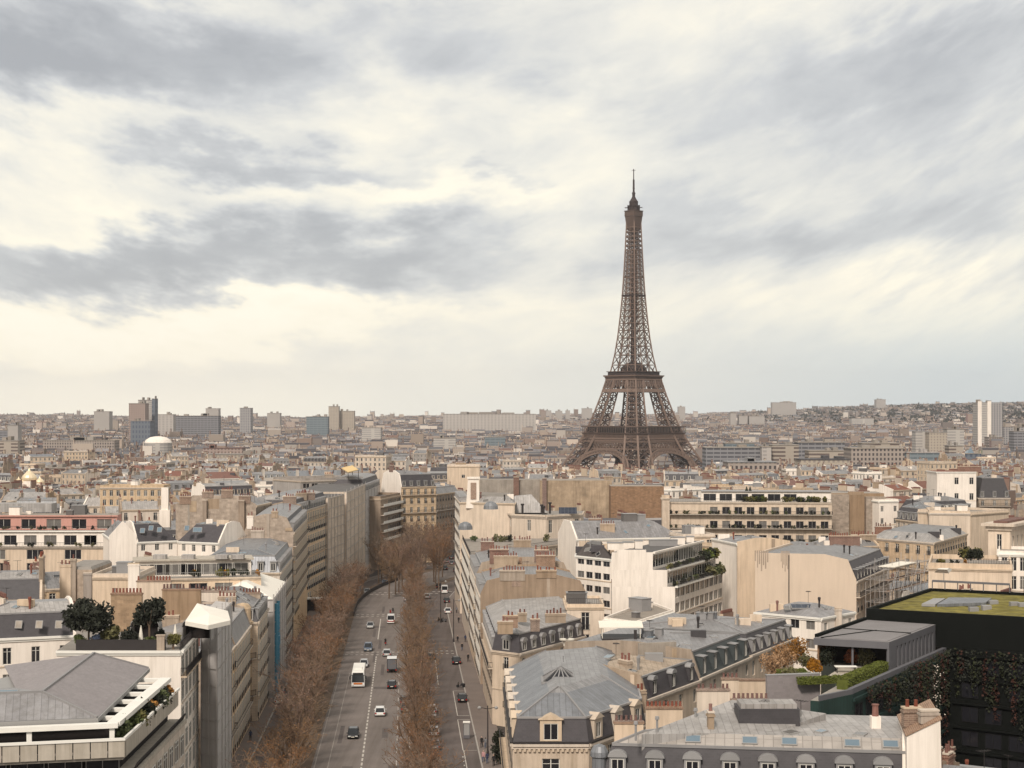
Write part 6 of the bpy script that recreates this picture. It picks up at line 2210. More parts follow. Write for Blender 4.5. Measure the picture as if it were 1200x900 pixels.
	m.obox(pb + ed * 0.02, ed, 3.0, el, 0.25, zt - 0.6, zp - 0.855)
	k = 0
	u = 3.6
	while u < EL - 0.9:
		m.obox(pb + ed * u, ed, 0.95, el, 0.3, zt - 0.6, zp - 0.855)
		u += 1.65
	m.build('fin_wall', 'grey_panel', t)
	m = MB()
	m.obox(pb + ed * 3.0 + el * 0.5, ed, EL - 3.2, el, 0.2, zt - 0.6, zp - 0.86)
	w0 = (pa - pb).normalized()
	m.obox(pb + ed * 5.5 + w0 * 0.5, w0, 8.0, ed, 0.2, zt - 0.6, zp - 0.86)
	m.obox(pa + ed * 0.6 - w0 * 0.25, ed, EL - 1, -w0, 0.2, zt - 0.6, zp - 0.86, 1)
	m.build('pavilion_glazing', ['interior_dark', 'wood'], t)
	for f in (0.5, 0.04):
		m = MB()
		p = pb + w0 * ((pa - pb).length * f) + ed * 0.5
		m.bar((*p, zt - 0.6), (*p, zp - 0.85), 0.22)
		m.build('pavilion_post', 'grey_panel', t)
	# terrace paving, table and box hedges
	m = MB()
	m.prism([pz(px, py, zt - 0.55)[:2] for px, py in ((958, 800), (1000, 797), (1030, 784), (985, 783))], zt - 0.6, zt - 0.5)
	m.build('terrace_paving', 'pale_concrete', t)
	h = MB()
	p0, p1 = B + d * 2.2 + nl * 1.2, B + d * 17.0 + nl * 1.2
	rr = random.Random(8)

	def hedge(p, q, w, hh, name, lab):
		f = MB()
		dd = (q - p).normalized()
		Lh = (q - p).length
		n2 = Vector((-dd.y, dd.x))
		f.obox(p + n2 * 0.1 + dd * 0.1, dd, Lh - 0.2, n2, w - 0.2, zt - 0.6, zt - 0.6 + hh - 0.12)
		for _ in range(int(Lh * w * 130)):
			u_, v_ = rr.uniform(0, Lh), rr.uniform(0, w)
			e = p + dd * u_ + n2 * v_
			zz = zt - 0.6 + hh + rr.uniform(-0.14, 0.06)
			if rr.random() < 0.45:
				e = p + dd * u_ + n2 * rr.choice((0.04, w - 0.04))
				zz = zt - 0.6 + rr.uniform(0.1, hh)
			s_ = rr.uniform(0.06, 0.14)
			t1 = Vector((rr.uniform(-1, 1), rr.uniform(-1, 1), rr.uniform(-1, 1))).normalized()
			t2 = t1.orthogonal().normalized()
			c_ = Vector((e.x, e.y, zz))
			f.poly([c_ - t1 * s_, c_ + t2 * s_, c_ + t1 * s_, c_ - t2 * s_])
		tag(f.build(name, 'hedge', None, (p.x, p.y, zt - 0.6)), lab, 'hedge')
	hedge(p0, p1, 1.5, 1.3, 'box_hedge', 'long clipped yellow green hedge on the terrace edge above the ivy wall')
	q0 = Vector(pz(965, 798, zt)).xy
	hedge(q0 + Vector((-2.6, 0.6)), q0 + Vector((2.6, 2.0)), 1.0, 0.8, 'box_hedge', 'short clipped hedge between the white paving and the long hedge')
	hedge(q0 + Vector((-4.2, 5.6)), q0 + Vector((-0.8, 6.4)), 0.9, 0.9, 'box_hedge', 'low clipped hedge beside the orange terrace shrubs')
	tb = thing('garden_table', 'white garden table on the paved roof terrace beneath the grey pavilion', 'table', (*Vector(pz(991, 783, zt)).xy, zt - 0.5))
	x, y, z = tb.location
	m = MB()
	m.box(x - 1.3, x + 1.3, y - 0.5, y + 0.5, z + 0.68, z + 0.75)
	m.build('table_top', 'white_paint', tb)
	for sx in (-1.1, 1.1):
		for sy in (-.4, .4):
			m = MB()
			m.box(x + sx - .05, x + sx + .05, y + sy - .05, y + sy + .05, z, z + 0.677)
			m.build('leg', 'iron', tb)
	# side parapet and end wall to the left of the terrace
	p, q = Vector(pz(899, 793, zt + 0.3)).xy, A + Vector((-0.2, 8))
	w = thing('terrace_wall', 'grey mauve parapet wall along the back of the roof terrace shrubs', 'wall', (p.x, p.y, 10))
	m = MB()
	dd = (Vector(P2(963, 193)) - p).normalized()
	m.obox(p, dd, 6.5, Vector((-dd.y, dd.x)), 0.5, 10, zt + 0.4)
	m.build('wall_body', 'zinc_mauve', w)
	m = MB()
	m.obox(p - Vector((0.05, 0.05)), dd, 6.6, Vector((-dd.y, dd.x)), 0.62, zt + 0.403, zt + 0.5)
	m.build('coping', 'zinc_plain', w)
	return t, A, B, C, d, nl, nr, L, E, en, zt

OFFICE = build_office()

def build_office_planting():
	t, A, B, C, d, nl, nr, L, E, en, zt = OFFICE
	rr = random.Random(99)
	# hanging ivy on both courtyard walls: each curtain of leaves its own plant
	def ivy(o, dd, nn, w, z1, h, mts, name, lab, n, grp):
		f = MB()
		base = o + dd * w / 2
		for s in range(int(w / 0.5)):
			u = (s + rr.random()) * 0.5
			hl = h * rr.uniform(0.35, 1.0)
			mt = rr.choice((0, 0, 0, 1, 2)) if len(mts) > 2 else 0
			for _ in range(int(n * hl)):
				zz = z1 - hl * rr.random() ** 0.8
				uu = u + rr.gauss(0, 0.22)
				p = o + dd * uu + nn * rr.uniform(0.05, 0.75)
				s_ = rr.uniform(0.08, 0.2)
				t1 = (Vector((dd.x, dd.y, 0)) * rr.uniform(-1, 1) + Vector((0, 0, 1)) * rr.uniform(-1, 1) + Vector((nn.x, nn.y, 0)) * rr.uniform(-.7, .7)).normalized()
				t2 = t1.orthogonal().normalized()
				c = Vector((p.x, p.y, zz))
				f.poly([c - t1 * s_, c + t2 * s_, c + t1 * s_, c - t2 * s_], mt)
		tag(f.build(name, mts, None, (base.x, base.y, z1)), lab, 'climber', grp)
	g = 'ivy curtains on the courtyard walls'
	labs = ['near end of the long dark green side wall', 'side wall below the end of the yellow green hedge', 'side wall below the middle of the fin walled pavilion', 'side wall near the inner courtyard corner', 'inner courtyard corner']
	for k in range(5):
		u0 = L * (0.10 + 0.18 * k)
		ivy(B + d * u0, d, nr, L * 0.165, zt - 0.1 - 0.4 * (k < 2), 2.0 + 2.4 * k, ['leaf_dark', 'ivy_red', 'ivy_green'], 'hanging_ivy', 'dark hanging ivy, ' + labs[k], 16, g)
	labs = ['reddish ivy', 'dense dark ivy', 'thin trailing ivy', 'green and red ivy', 'long ivy curtain']
	at_ = ['next to the inner corner', 'second from the inner corner', 'in the middle of the back wall', 'before the right edge', 'at the right edge']
	for k in range(5):
		ivy(C + E * (0.3 + 4.2 * k), E, en, 4.0, zt + 0.1, 7.0 + (k % 3) * 2.2, ['leaf_dark', 'ivy_red', 'ivy_green'], 'hanging_ivy', '%s on the dark courtyard back wall %s' % (labs[k], at_[k]), 13, g)
	f = MB()
	p = B + d * L * 0.80
	for _ in range(150):
		c = Vector((p.x + rr.gauss(0, .4) + .6, p.y + rr.gauss(0, .7) - 0.5, zt - rr.uniform(0.5, 9)))
		s_ = rr.uniform(0.04, 0.11)
		t1 = Vector((rr.uniform(-1, 1), rr.uniform(-1, 1), rr.uniform(-1, 1))).normalized()
		t2 = t1.orthogonal()
		f.poly([c - t1 * s_, c + t2 * s_, c + t1 * s_, c - t2 * s_])
	tag(f.build('white_climber', 'blossom', None, (p.x, p.y, zt - 9)), 'pale blossoming climber hanging down the inner corner of the courtyard', 'climber')

	def shrub(px, py, r, h, mt, lab, n=500, name='terrace_shrub', size=0.16):
		x, y, z = pz(px, py, zt + 0.3)
		f = MB()
		for q in range(7):
			a_ = rr.uniform(0, 6.28)
			f.tube((x, y, zt - 0.6), (x + math.cos(a_) * r * 0.5, y + math.sin(a_) * r * 0.5, zt - 0.6 + h * 1.3), 0.05, 0.02, 4, 1)
		blob(f, (x, y, zt - 0.5 + h * 0.8), r, h, rr, n * 2, size, 0)
		tag(f.build(name, [mt, 'bark'], None, (x, y, zt - 0.6)), lab, 'shrub')
	for q in ((905, 782, 1.6, 1.5, 'leaf_orange', 'orange brown shrub at the left end of the terrace bed'), (919, 776, 1.9, 1.9, 'leaf_orange', 'tall orange shrub second in the terrace bed'), (934, 770, 1.8, 1.9, 'leaf_orange', 'rust coloured shrub in the middle of the terrace bed'), (947, 777, 1.3, 1.2, 'leaf_olive', 'olive shrub before the rust coloured terrace shrub'), (957, 781, 1.2, 1.0, 'leaf_orange', 'small orange shrub beside the low hedge'), (925, 789, 1.6, 0.8, 'leaf_olive', 'low olive shrub at the foot of the orange shrubs'), (942, 789, 1.4, 0.7, 'leaf_green', 'low green shrub at the foot of the orange shrubs'), (968, 772, 1.3, 1.4, 'leaf_dark', 'dark shrub under the pavilion roof'), (1014, 772, 1.3, 1.5, 'leaf_olive', 'olive bush before the pavilion corner'), (1032, 768, 1.3, 1.6, 'leaf_orange', 'orange bush touching the grey pavilion corner'), (999, 770, 1.0, 1.0, 'awning_rust', 'purplish low bush behind the garden table')):
		shrub(*q)

build_office_planting()

# =================================================== the avenue
def road_pt(u, Y, dz=0.0):
	"""Point of the avenue: straight to 480 m, then bending to the east."""
	x, y = AX(Y, u)
	if Y > 470:
		t = Y - 470
		x += 0.0014 * t * t
	return Vector((x, y, ground(x, y) + dz))

YS = list(range(110, 471, 20)) + list(range(480, 760, 20))

def strip(name, mat, u0, u1, z0, z1, ys=YS, top=None):
	m = MB()
	for y0, y1 in zip(ys, ys[1:]):
		a, b, c, d = road_pt(u0, y0, z1), road_pt(u1, y0, z1), road_pt(u1, y1, z1), road_pt(u0, y1, z1)
		m.poly([a, b, c, d])
		if z1 - z0 > 0.05:
			m.poly([road_pt(u0, y0, z0), a, d, road_pt(u0, y1, z0)], 1)
			m.poly([b, road_pt(u1, y0, z0), road_pt(u1, y1, z0), c], 1)
	return tag(m.build(name, [mat, 'granite']), kind='structure')

strip('road', 'asphalt', -7.4, 7.6, 0, 0.02)
strip('service_road_west', 'asphalt_service', -16.9, -11.4, 0, 0.02)
strip('service_road_east', 'asphalt_service', 10.6, 17.9, 0, 0.02)
strip('median_west', 'earth', -11.4, -7.4, 0, 0.14)
strip('median_east', 'earth', 7.6, 10.6, 0, 0.14)
strip('pavement_west', 'pavement', -20.4, -16.9, 0, 0.14)
strip('pavement_east', 'pavement', 17.9, 22.0, 0, 0.14)
strip('kerb_west', 'granite', -17.12, -16.88, 0, 0.15)
strip('kerb_east', 'granite', 17.88, 18.12, 0, 0.15)
m = MB()
for y in range(360, 396, 6):                                 # side street to the east
	pass

def paint():
	m = MB()

	def line(u, y0, y1, w=0.16):
		ys = [y0, y1]
		m.poly([road_pt(u - w, y0, 0.026), road_pt(u + w, y0, 0.026), road_pt(u + w, y1, 0.026), road_pt(u - w, y1, 0.026)])

	def across(Y, u0, u1, w=0.5, dash=0.5, gap=0.5, du=0.0):
		u = u0
		while u < u1:
			m.poly([road_pt(u, Y, 0.026), road_pt(u + dash, Y, 0.026), road_pt(u + dash, Y + w, 0.026), road_pt(u, Y + w, 0.026)])
			u += dash + gap
	y = 240
	while y < 372:
		line(0.0, y, y + 2.2, 0.13)
		y += 3.4
	for y in range(402, 436, 1):
		pass
	line(-0.15, 402, 446, 0.12)
	for y in range(240, 350, 10):
		line(5.2, y, y + 4, 0.05)
	for y in range(232, 340, 12):
		line(7.25, y, y + 11.9, 0.09)
	for Y in (374, 378.5):
		across(Y, -7, 7.2, 0.55, 0.6, 0.55)
		across(Y + 2, 12, 17.4, 0.6, 0.6, 0.6)
		across(Y, -16, -11.6, 0.6, 0.6, 0.6)
	for Y in (452, 456):
		across(Y, -7, 7.2, 0.7, 0.7, 0.7)
	for Y in (512, 518.5):
		across(Y, -7, 7.2, 0.9, 0.9, 0.8)
		across(Y + 3, 11, 17.4, 0.9, 0.9, 0.8)
	# parking bays on the east service road
	for y0, y1, u0, u1 in ((262, 290, 15.6, 17.8), (294, 322, 15.7, 17.8), (300, 326, 10.8, 13.2), (236, 262, 15.7, 17.8)):
		line(u0, y0, y1, 0.07)
		for y in (y0, y1):
			m.poly([road_pt(u0, y, 0.026), road_pt(u1, y, 0.026), road_pt(u1, y + 0.25, 0.026), road_pt(u0, y + 0.25, 0.026)])
	for k in range(9):
		across(230 + k * 3.3, 15.3, 15.5, 0.9, 0.2, 0.2)
	line(13.0, 330, 366, 0.06)
	tag(m.build('road_markings', 'road_paint'), kind='structure')
	m = MB()
	rr = random.Random(55)
	for k in range(46):
		y, u = rr.uniform(225, 470), rr.choice((rr.uniform(-6, 6), rr.uniform(11.5, 15), rr.uniform(-15.5, -12)))
		w, l = rr.choice(((0.5, 9), (1.4, 3), (0.35, 16), (0.8, 0.9), (0.4, 0.5))), 0
		m.poly([road_pt(u - w[0], y, 0.0235), road_pt(u + w[0], y, 0.0235), road_pt(u + w[0], y + w[1], 0.0235), road_pt(u - w[0], y + w[1], 0.0235)])
	tag(m.build('road_repair', 'repair_asphalt'), kind='structure')
	m = MB()
	for u in (-7.0, -5.0):
		m.poly([road_pt(u - .07, 236, 0.026), road_pt(u + .07, 236, 0.026), road_pt(u + .07, 346, 0.026), road_pt(u - .07, 346, 0.026)])
	o = m.build('road_markings', 'faint_paint')
	tag(o, kind='structure')

paint()

# ------------------------------------------------------------------ bare plane trees
def tree_meshes(seed, H, Rr, dens=1.0):
	rr = random.Random(seed)
	t, c = MB(), MB()
	th = H * 0.34
	lean = Vector((rr.uniform(-.25, .25), rr.uniform(-.25, .25), 0))
	t.tube((0, 0, -0.2), Vector((0, 0, th)) + lean, 0.24, 0.18, 7)
	ends = []
	for k in range(7):
		a = 2 * math.pi * (k + rr.uniform(-.3, .3)) / 7
		sp = rr.uniform(0.25, 0.75) * Rr
		p0 = Vector((0, 0, th * rr.uniform(0.72, 1.0))) + lean
		p1 = p0 + Vector((math.cos(a) * sp * .6, math.sin(a) * sp * .6, (H - th) * rr.uniform(.3, .45)))
		p2 = p1 + Vector((math.cos(a) * sp * .5, math.sin(a) * sp * .5, (H - th) * rr.uniform(.28, .48)))
		t.tube(p0, p1, 0.15, 0.10, 5)
		t.tube(p1, p2, 0.10, 0.04, 5)
		for j in range(6):
			f = rr.uniform(0.1, 1.0)
			q0 = p0.lerp(p1, f) if j < 3 else p1.lerp(p2, f)
			b = a + rr.uniform(-1.7, 1.7)
			r = rr.uniform(0.25, 0.62) * Rr
			q1 = q0 + Vector((math.cos(b) * r, math.sin(b) * r, rr.uniform(0.2, 0.55) * (H - th) * 0.5))
			t.tube(q0, q1, 0.065, 0.03, 4)
			ends.append((q0, q1))
		ends.append((p1, p2))
	for q0, q1 in ends:
		L = (q1 - q0).length
		for k in range(int(5.6 * dens)):
			s = q0.lerp(q1, rr.uniform(0.15, 1.0))
			d = Vector((rr.gauss(0, 1), rr.gauss(0, 1), rr.gauss(0.7, 0.7))).normalized()
			e = s + d * rr.uniform(0.5, 1.5)
			c.tube(s, e, 0.028, 0.014, 3, 0, False)
			for j in range(2):
				s2 = s.lerp(e, rr.uniform(0.3, 0.9))
				e2 = s2 + Vector((rr.gauss(0, 1), rr.gauss(0, 1), rr.gauss(0.4, 0.8))).normalized() * rr.uniform(0.3, 0.8)
				c.tube(s2, e2, 0.020, 0.012, 3, 0, False)
				if rr.random() < 0.7:
					u = Vector((rr.uniform(-1, 1), rr.uniform(-1, 1), rr.uniform(-1, 1))).normalized()
					w = u.orthogonal().normalized()
					z = 0.085 * rr.uniform(0.6, 1.3)
					c.poly([e2 - u * z, e2 + w * z, e2 + u * z, e2 - w * z], 1)
	return t.mesh('trunk', ['bark']), c.mesh('crown', ['twig', 'bud'])

TREES = [tree_meshes(s, H, r, dn) for s, H, r, dn in ((1, 11.5, 4.4, 1.0), (2, 13.5, 4.9, .8), (3, 10.0, 3.9, 1.1), (4, 12.5, 4.6, .75), (5, 10.8, 4.1, 1.1), (6, 20.0, 5.6, 2.0), (7, 18.0, 5.2, 2.0))]
NTREE = 0

def place_tree(x, y, rr, sx=1.0, sz=1.0, lab=None, grp=None, k=None):
	tm, cm = TREES[rr.randrange(5) if k is None else k]
	o = thing('plane_tree', lab, 'tree', (x, y, ground(x, y) + 0.12), grp)
	rz = rr.uniform(0, 6.28)
	f = sx * rr.uniform(0.92, 1.08)
	for nm, me in (('trunk', tm), ('crown', cm)):
		c = sub(nm, me, o)
		c.rotation_euler = (0, 0, rz)
		c.scale = (f, f, sz * rr.uniform(0.95, 1.07))
	return o

def build_trees():
	rr = random.Random(23)
	y = 176.0
	while y < 520:
		p = road_pt(-9.4, y)
		place_tree(p.x + rr.uniform(-.3, .3), p.y, rr, 1.0, 1.0, 'bare brown plane tree in the row on the west median of the avenue', 'bare trees on the west median')
		y += rr.uniform(7.4, 10.5)
	y = 262.0
	while y < 520:
		p = road_pt(-12.6, y)
		if rr.random() < 0.7:
			place_tree(p.x + rr.uniform(-.3, .3), p.y, rr, 0.95, 0.95, 'bare brown plane tree beside the west service road', 'bare trees along the west service road')
		y += rr.uniform(9, 13)
	y = 184.0
	while y < 500:
		p = road_pt(8.6, y)
		place_tree(p.x + rr.uniform(-.2, .2), p.y, rr, 0.88, 1.08, 'slim bare plane tree in the row on the east median of the avenue', 'bare trees on the east median')
		y += rr.uniform(7.4, 9.8)
	# taller clump where the avenue bends
	for k in range(26):
		Y = rr.uniform(500, 640)
		px = rr.uniform(474, 520) if k < 18 else rr.uniform(440, 474)
		if k >= 18:
			Y = rr.uniform(500, 590)
		place_tree(X(px, Y), Y, rr, 1.0, 1.0 if k < 18 else 0.85, 'tall bare brown tree in the clump at the bend of the avenue', 'tall bare trees at the bend', 5 + k % 2)

build_trees()

# ------------------------------------------------------------------ vehicles
def car_parts(w, L, h, kind='hatch'):
	"""Body, glasshouse and wheels of a car pointing along +Y, resting on z = 0."""
	key = ('car', w, L, h, kind)
	if key in CACHE:
		return CACHE[key]
	b = MB()
	hw = w / 2
	sh = 0.52 * h if kind != 'van' else 0.5 * h
	# lower body as lofted cross sections along the length
	secs = [(-L / 2, 0.80, 0.34, sh * 0.80), (-L / 2 + 0.12, 0.94, 0.24, sh * 0.98), (-L * 0.30, 1.0, 0.2, sh), (L * 0.18, 1.0, 0.2, sh * 0.99), (L * 0.34, 0.97, 0.2, sh * 0.90), (L / 2 - 0.12, 0.90, 0.24, sh * 0.78), (L / 2, 0.74, 0.34, sh * 0.62)]
	rings = []
	for y, k, z0, z1 in secs:
		x = hw * k
		rings.append([(-x * .96, y, z0), (x * .96, y, z0), (x, y, (z0 + z1) / 2), (x * 0.93, y, z1), (-x * 0.93, y, z1), (-x, y, (z0 + z1) / 2)])
	n = len(b.v)
	for r in rings:
		b.v.extend(r)
	for i in range(len(rings) - 1):
		for j in range(6):
			k = (j + 1) % 6
			b.f.append((n + i * 6 + j, n + i * 6 + k, n + (i + 1) * 6 + k, n + (i + 1) * 6 + j))
			b.m.append(0)
	b.f.append(tuple(n + j for j in range(6))), b.m.append(0)
	b.f.append(tuple(n + (len(rings) - 1) * 6 + j for j in range(6))), b.m.append(0)
	# glasshouse
	g, r = MB(), MB()
	if kind == 'van':
		y0, y1, yt0, yt1 = -L / 2 + 0.06, L * 0.36, -L / 2 + 0.14, L * 0.20
	elif kind == 'saloon':
		y0, y1, yt0, yt1 = -L * 0.34, L * 0.22, -L * 0.18, L * 0.04
	else:
		y0, y1, yt0, yt1 = -L * 0.47, L * 0.24, -L * 0.38, L * 0.06
	xb, xt = hw * 0.92, hw * 0.76 if kind != 'van' else hw * 0.88
	bot = [(-xb, y0, sh - 0.02), (xb, y0, sh - 0.02), (xb, y1, sh * 0.96), (-xb, y1, sh * 0.96)]
	top = [(-xt, yt0, h - 0.07), (xt, yt0, h - 0.07), (xt, yt1, h - 0.07), (-xt, yt1, h - 0.07)]
	g.mesh8(bot, top, 0)
	r.mesh8([(x * 1.02, y * 1.0, h - 0.068) for x, y, z in top], [(x * 0.94, y * 0.97, h) for x, y, z in top], 0)
	for i in range(4):                                   # pillars
		r.bar(Vector(bot[i]) + Vector((0, 0, 0.02)), Vector(top[i]) + Vector((0, 0, 0.02)), 0.10, 0)
	for sx in (-1, 1):
		f = 0.48
		p = Vector((sx * xb * 1.0, y0 + (y1 - y0) * f, sh))
		q = Vector((sx * xt * 1.01, yt0 + (yt1 - yt0) * f, h - 0.06))
		r.bar(p, q, 0.09, 0)
		if kind == 'van':
			r.mesh8([(sx * xb * 1.005, y0, sh), (sx * xb * 1.005, y0 + (y1 - y0) * .55, sh), (sx * xb * 0.98, y0 + (y1 - y0) * .55, sh), (sx * xb * .98, y0, sh)], [(sx * xt * 1.01, yt0, h - .07), (sx * xt * 1.01, yt0 + (yt1 - yt0) * .6, h - .07), (sx * xt * 0.98, yt0 + (yt1 - yt0) * .6, h - .07), (sx * xt * .98, yt0, h - .07)], 0)
		m_ = Vector((sx * (hw + 0.06), L * 0.17, sh + 0.06))
		r.box(m_.x - 0.09, m_.x + 0.09, m_.y - 0.06, m_.y + 0.06, m_.z - 0.07, m_.z + 0.07, 0)
	wl = MB()
	wl.tube((-0.11, 0, 0), (0.11, 0, 0), 0.32, 0.32, 14, 0)
	rm = MB()
	rm.tube((-0.118, 0, 0), (0.118, 0, 0), 0.20, 0.20, 10, 0)
	hl, tl, pl = MB(), MB(), MB()
	hl.box(-0.20, 0.20, -0.05, 0.05, -0.08, 0.08)
	tl.box(-0.13, 0.13, -0.04, 0.04, -0.12, 0.12)
	pl.box(-0.26, 0.26, -0.012, 0.012, -0.06, 0.06)
	CACHE[key] = (b, r, g.mesh('glass', ['car_glass']), wl.mesh('tyre', ['tyre']), rm.mesh('rim', ['rim']), hl.mesh('headlight', ['headlight']), tl.mesh('tail_light', ['taillight']), pl.mesh('number_plate', ['canvas']), sh)
	return CACHE[key]

def car(x, y, z, yaw, paint, lab, kind='hatch', w=1.8, L=4.2, h=1.5, name='parked_car', cat='car', grp=None):
	b, r, glass, tyre, rim, hl, tl, pl, sh = car_parts(w, L, h, kind)
	kb = ('carbody', w, L, h, kind, paint)
	if kb not in CACHE:
		CACHE[kb] = (b.mesh('body', ['paint_' + paint]), r.mesh('roof', ['paint_' + paint]))
	bm_, rm_ = CACHE[kb]
	t = thing(name, lab, cat, (x, y, z), grp)
	t.rotation_euler = (0, 0, yaw)
	for nm, me in (('body', bm_), ('roof', rm_), ('glass', glass)):
		sub(nm, me, t)
	for sx in (-1, 1):
		for fy in (-0.31, 0.32):
			o = sub('wheel', tyre, t)
			o.location = (sx * (w / 2 - 0.12), fy * L, 0.32)
			sub('rim', rim, o)
		o = sub('headlight', hl, t)
		o.location = (sx * w * 0.30, L / 2 - 0.05, sh * 0.66)
		o = sub('tail_light', tl, t)
		o.location = (sx * w * 0.39, -L / 2 + 0.02, sh * 0.78)
	for fy, zz in ((L / 2 + 0.004, 0.42), (-L / 2 - 0.004, 0.55)):
		o = sub('number_plate', pl, t)
		o.location = (0, fy, zz)
	return t

YAW = math.atan2(0.063, 1.0)          # the avenue's own heading

def ground_at(px, py):
	"""Road surface point seen at a photo pixel."""
	Y = 98000.0 / (py - 505.6)
	x = X(px, Y)
	return x, Y, ground(x, Y) + 0.022

def build_traffic():
	toward, away = math.pi + YAW, YAW
	L = [
		(412.5, 867, toward, 'black', 'hatch', 1.85, 4.2, 1.5, 'black hatchback driving towards us alone on the empty lanes', 'moving_car'),
		(430.5, 764, toward, 'blue', 'hatch', 1.95, 4.6, 1.72, 'dark blue grey off-roader following behind the bus', 'moving_car'),
		(425.5, 783, toward, 'silver', 'hatch', 1.8, 4.2, 1.48, 'pale silver car hidden half behind the white roofed bus', 'moving_car'),
		(433, 737, toward, 'silver', 'saloon', 1.8, 4.5, 1.45, 'silver saloon car coming towards us before the second crossing', 'moving_car'),
		(429.5, 696, toward, 'silver', 'saloon', 1.8, 4.4, 1.45, 'silver car near the far crossing beside the bare west trees', 'moving_car'),
		(450.5, 685.5, toward, 'blue', 'saloon', 1.85, 4.5, 1.45, 'blue grey car at the far crossing, next to the black car', 'moving_car'),
		(457.5, 677.5, toward, 'black', 'saloon', 1.85, 4.5, 1.45, 'black car farthest up the avenue near the dark railing', 'moving_car'),
		(444.3, 840.5, away, 'white', 'hatch', 1.85, 4.4, 1.55, 'white hatchback driving away beside the dashed line', 'moving_car'),
		(458.3, 808, away, 'black', 'hatch', 1.8, 4.1, 1.5, 'black car driving away between the delivery truck and the dark van', 'moving_car'),
		(452.5, 770, away, 'silver', 'hatch', 1.85, 4.3, 1.5, 'silver car driving away next to the red motor scooter', 'moving_car'),
		(475, 836, away, 'brown', 'hatch', 2.0, 4.9, 1.8, 'dark brown people carrier parked against the east median', 'parked_car'),
		(474, 827, away, 'black', 'hatch', 1.9, 4.4, 1.5, 'black car parked ahead of the brown people carrier', 'parked_car'),
		(541.3, 824, away, 'black', 'hatch', 1.8, 4.2, 1.5, 'black car parked on the east service road behind the motorbike', 'parked_car'),
		(534.3, 779.5, away, 'black', 'hatch', 1.9, 4.5, 1.6, 'black car pulling out on the east service road crossing', 'moving_car'),
		(524.3, 719.5, away, 'white', 'saloon', 1.85, 4.5, 1.45, 'white car parked behind the black car and the white van', 'parked_car'),
		(523.2, 707, away, 'black', 'hatch', 1.8, 4.2, 1.5, 'black car parked between the white van and the white car', 'parked_car'),
		(521, 668.5, away, 'black', 'hatch', 1.9, 4.5, 1.6, 'black car in the dark row near the end of the east service road', 'parked_car'),
		(512, 668, away, 'grey', 'hatch', 1.8, 4.2, 1.5, 'grey car in the shade of the trees at the far crossing', 'parked_car'),
		(529, 662, away, 'grey', 'hatch', 1.8, 4.2, 1.5, 'grey car parked at the far end of the east kerb', 'parked_car'),
		(528.5, 655.5, away, 'black', 'hatch', 1.8, 4.2, 1.5, 'farthest black car parked on the east kerb', 'parked_car'),
		(516.5, 662, away, 'black', 'hatch', 1.8, 4.2, 1.5, 'black car between the grey and the dark cars at the far crossing', 'parked_car'),
		(523, 660, away, 'grey', 'saloon', 1.8, 4.4, 1.45, 'grey saloon third from the end of the far dark row of cars', 'moving_car'),
		(534, 671, away, 'black', 'hatch', 1.9, 4.4, 1.6, 'black car by the kerb nearest in the far dark row', 'parked_car'),
		(514, 690, away, 'black', 'hatch', 1.8, 4.2, 1.5, 'black car alone before the far crossing of the east service road', 'moving_car'),
		(505, 838, away, 'silver', 'hatch', 1.8, 4.2, 1.5, 'silver car first in the row parked under the east median trees', 'parked_car'),
		(506, 850, away, 'grey', 'hatch', 1.8, 4.2, 1.5, 'grey car second in the row parked under the east median trees', 'parked_car'),
		(507.3, 864, away, 'silver', 'hatch', 1.8, 4.3, 1.5, 'silver car third in the row parked under the east median trees', 'parked_car'),
		(508.3, 880, away, 'grey', 'hatch', 1.8, 4.3, 1.5, 'grey car nearest in the row parked under the east median trees', 'parked_car'),
		(504.3, 774, away, 'brown', 'hatch', 1.8, 4.2, 1.5, 'brown car half hidden by the east trees beside the crossing', 'parked_car'),
		(500, 702, away, 'silver', 'hatch', 1.8, 4.3, 1.5, 'silver car between the east trees before the far crossing', 'parked_car'),
		(476, 705, away, 'silver', 'hatch', 1.8, 4.2, 1.5, 'silver car behind the east trees left of the far crossing', 'parked_car'),
		(326.5, 826, away, 'white', 'hatch', 1.8, 4.3, 1.5, 'white car parked on the west service road with a black car behind', 'parked_car'),
		(328, 815, away, 'black', 'hatch', 1.8, 4.2, 1.5, 'black car parked ahead of the white car on the west service road', 'parked_car'),
		(347, 777, toward, 'white', 'hatch', 1.8, 4.2, 1.5, 'white car at the crossing of the west service road', 'moving_car'),
		(376, 783, away, 'white', 'hatch', 1.8, 4.2, 1.5, 'white car seen through the bare west median trees', 'parked_car'),
	]
	for px, py, yaw, paint_, kind, w, ln, h, lab, nm in L:
		x, y, z = ground_at(px, py)
		s = 1 if yaw > 1 else -1
		car(x, y + ln / 2, z, yaw, paint_, lab, kind, w, ln, h, nm, 'car', 'cars on the avenue')
	x, y, z = ground_at(520.5, 696)
	car(x, y + 2.6, z, away, 'white', 'tall white van parked at the head of the east kerb row', 'van', 2.0, 5.2, 2.4, 'parked_van', 'van')
	x, y, z = ground_at(457.3, 731.5)
	t = car(x, y + 2.5, z, away, 'white', 'white emergency van with dark rear windows waiting at the second crossing', 'van', 2.0, 5.2, 2.3, 'emergency_van', 'van')
	m = MB()
	for sx in (-0.42, 0.42):
		m.box(sx - 0.3, sx + 0.3, -2.62, -2.60, 1.3, 1.85)
	sub('rear_window', m.mesh('rear_window', ['car_glass']), t)
	m = MB()
	m.box(-0.9, 0.9, -2.63, -2.605, 0.62, 0.85)
	sub('red_stripe', m.mesh('red_stripe', ['paint_red']), t)
	# delivery truck seen from behind
	x, y, z = ground_at(459.2, 789)
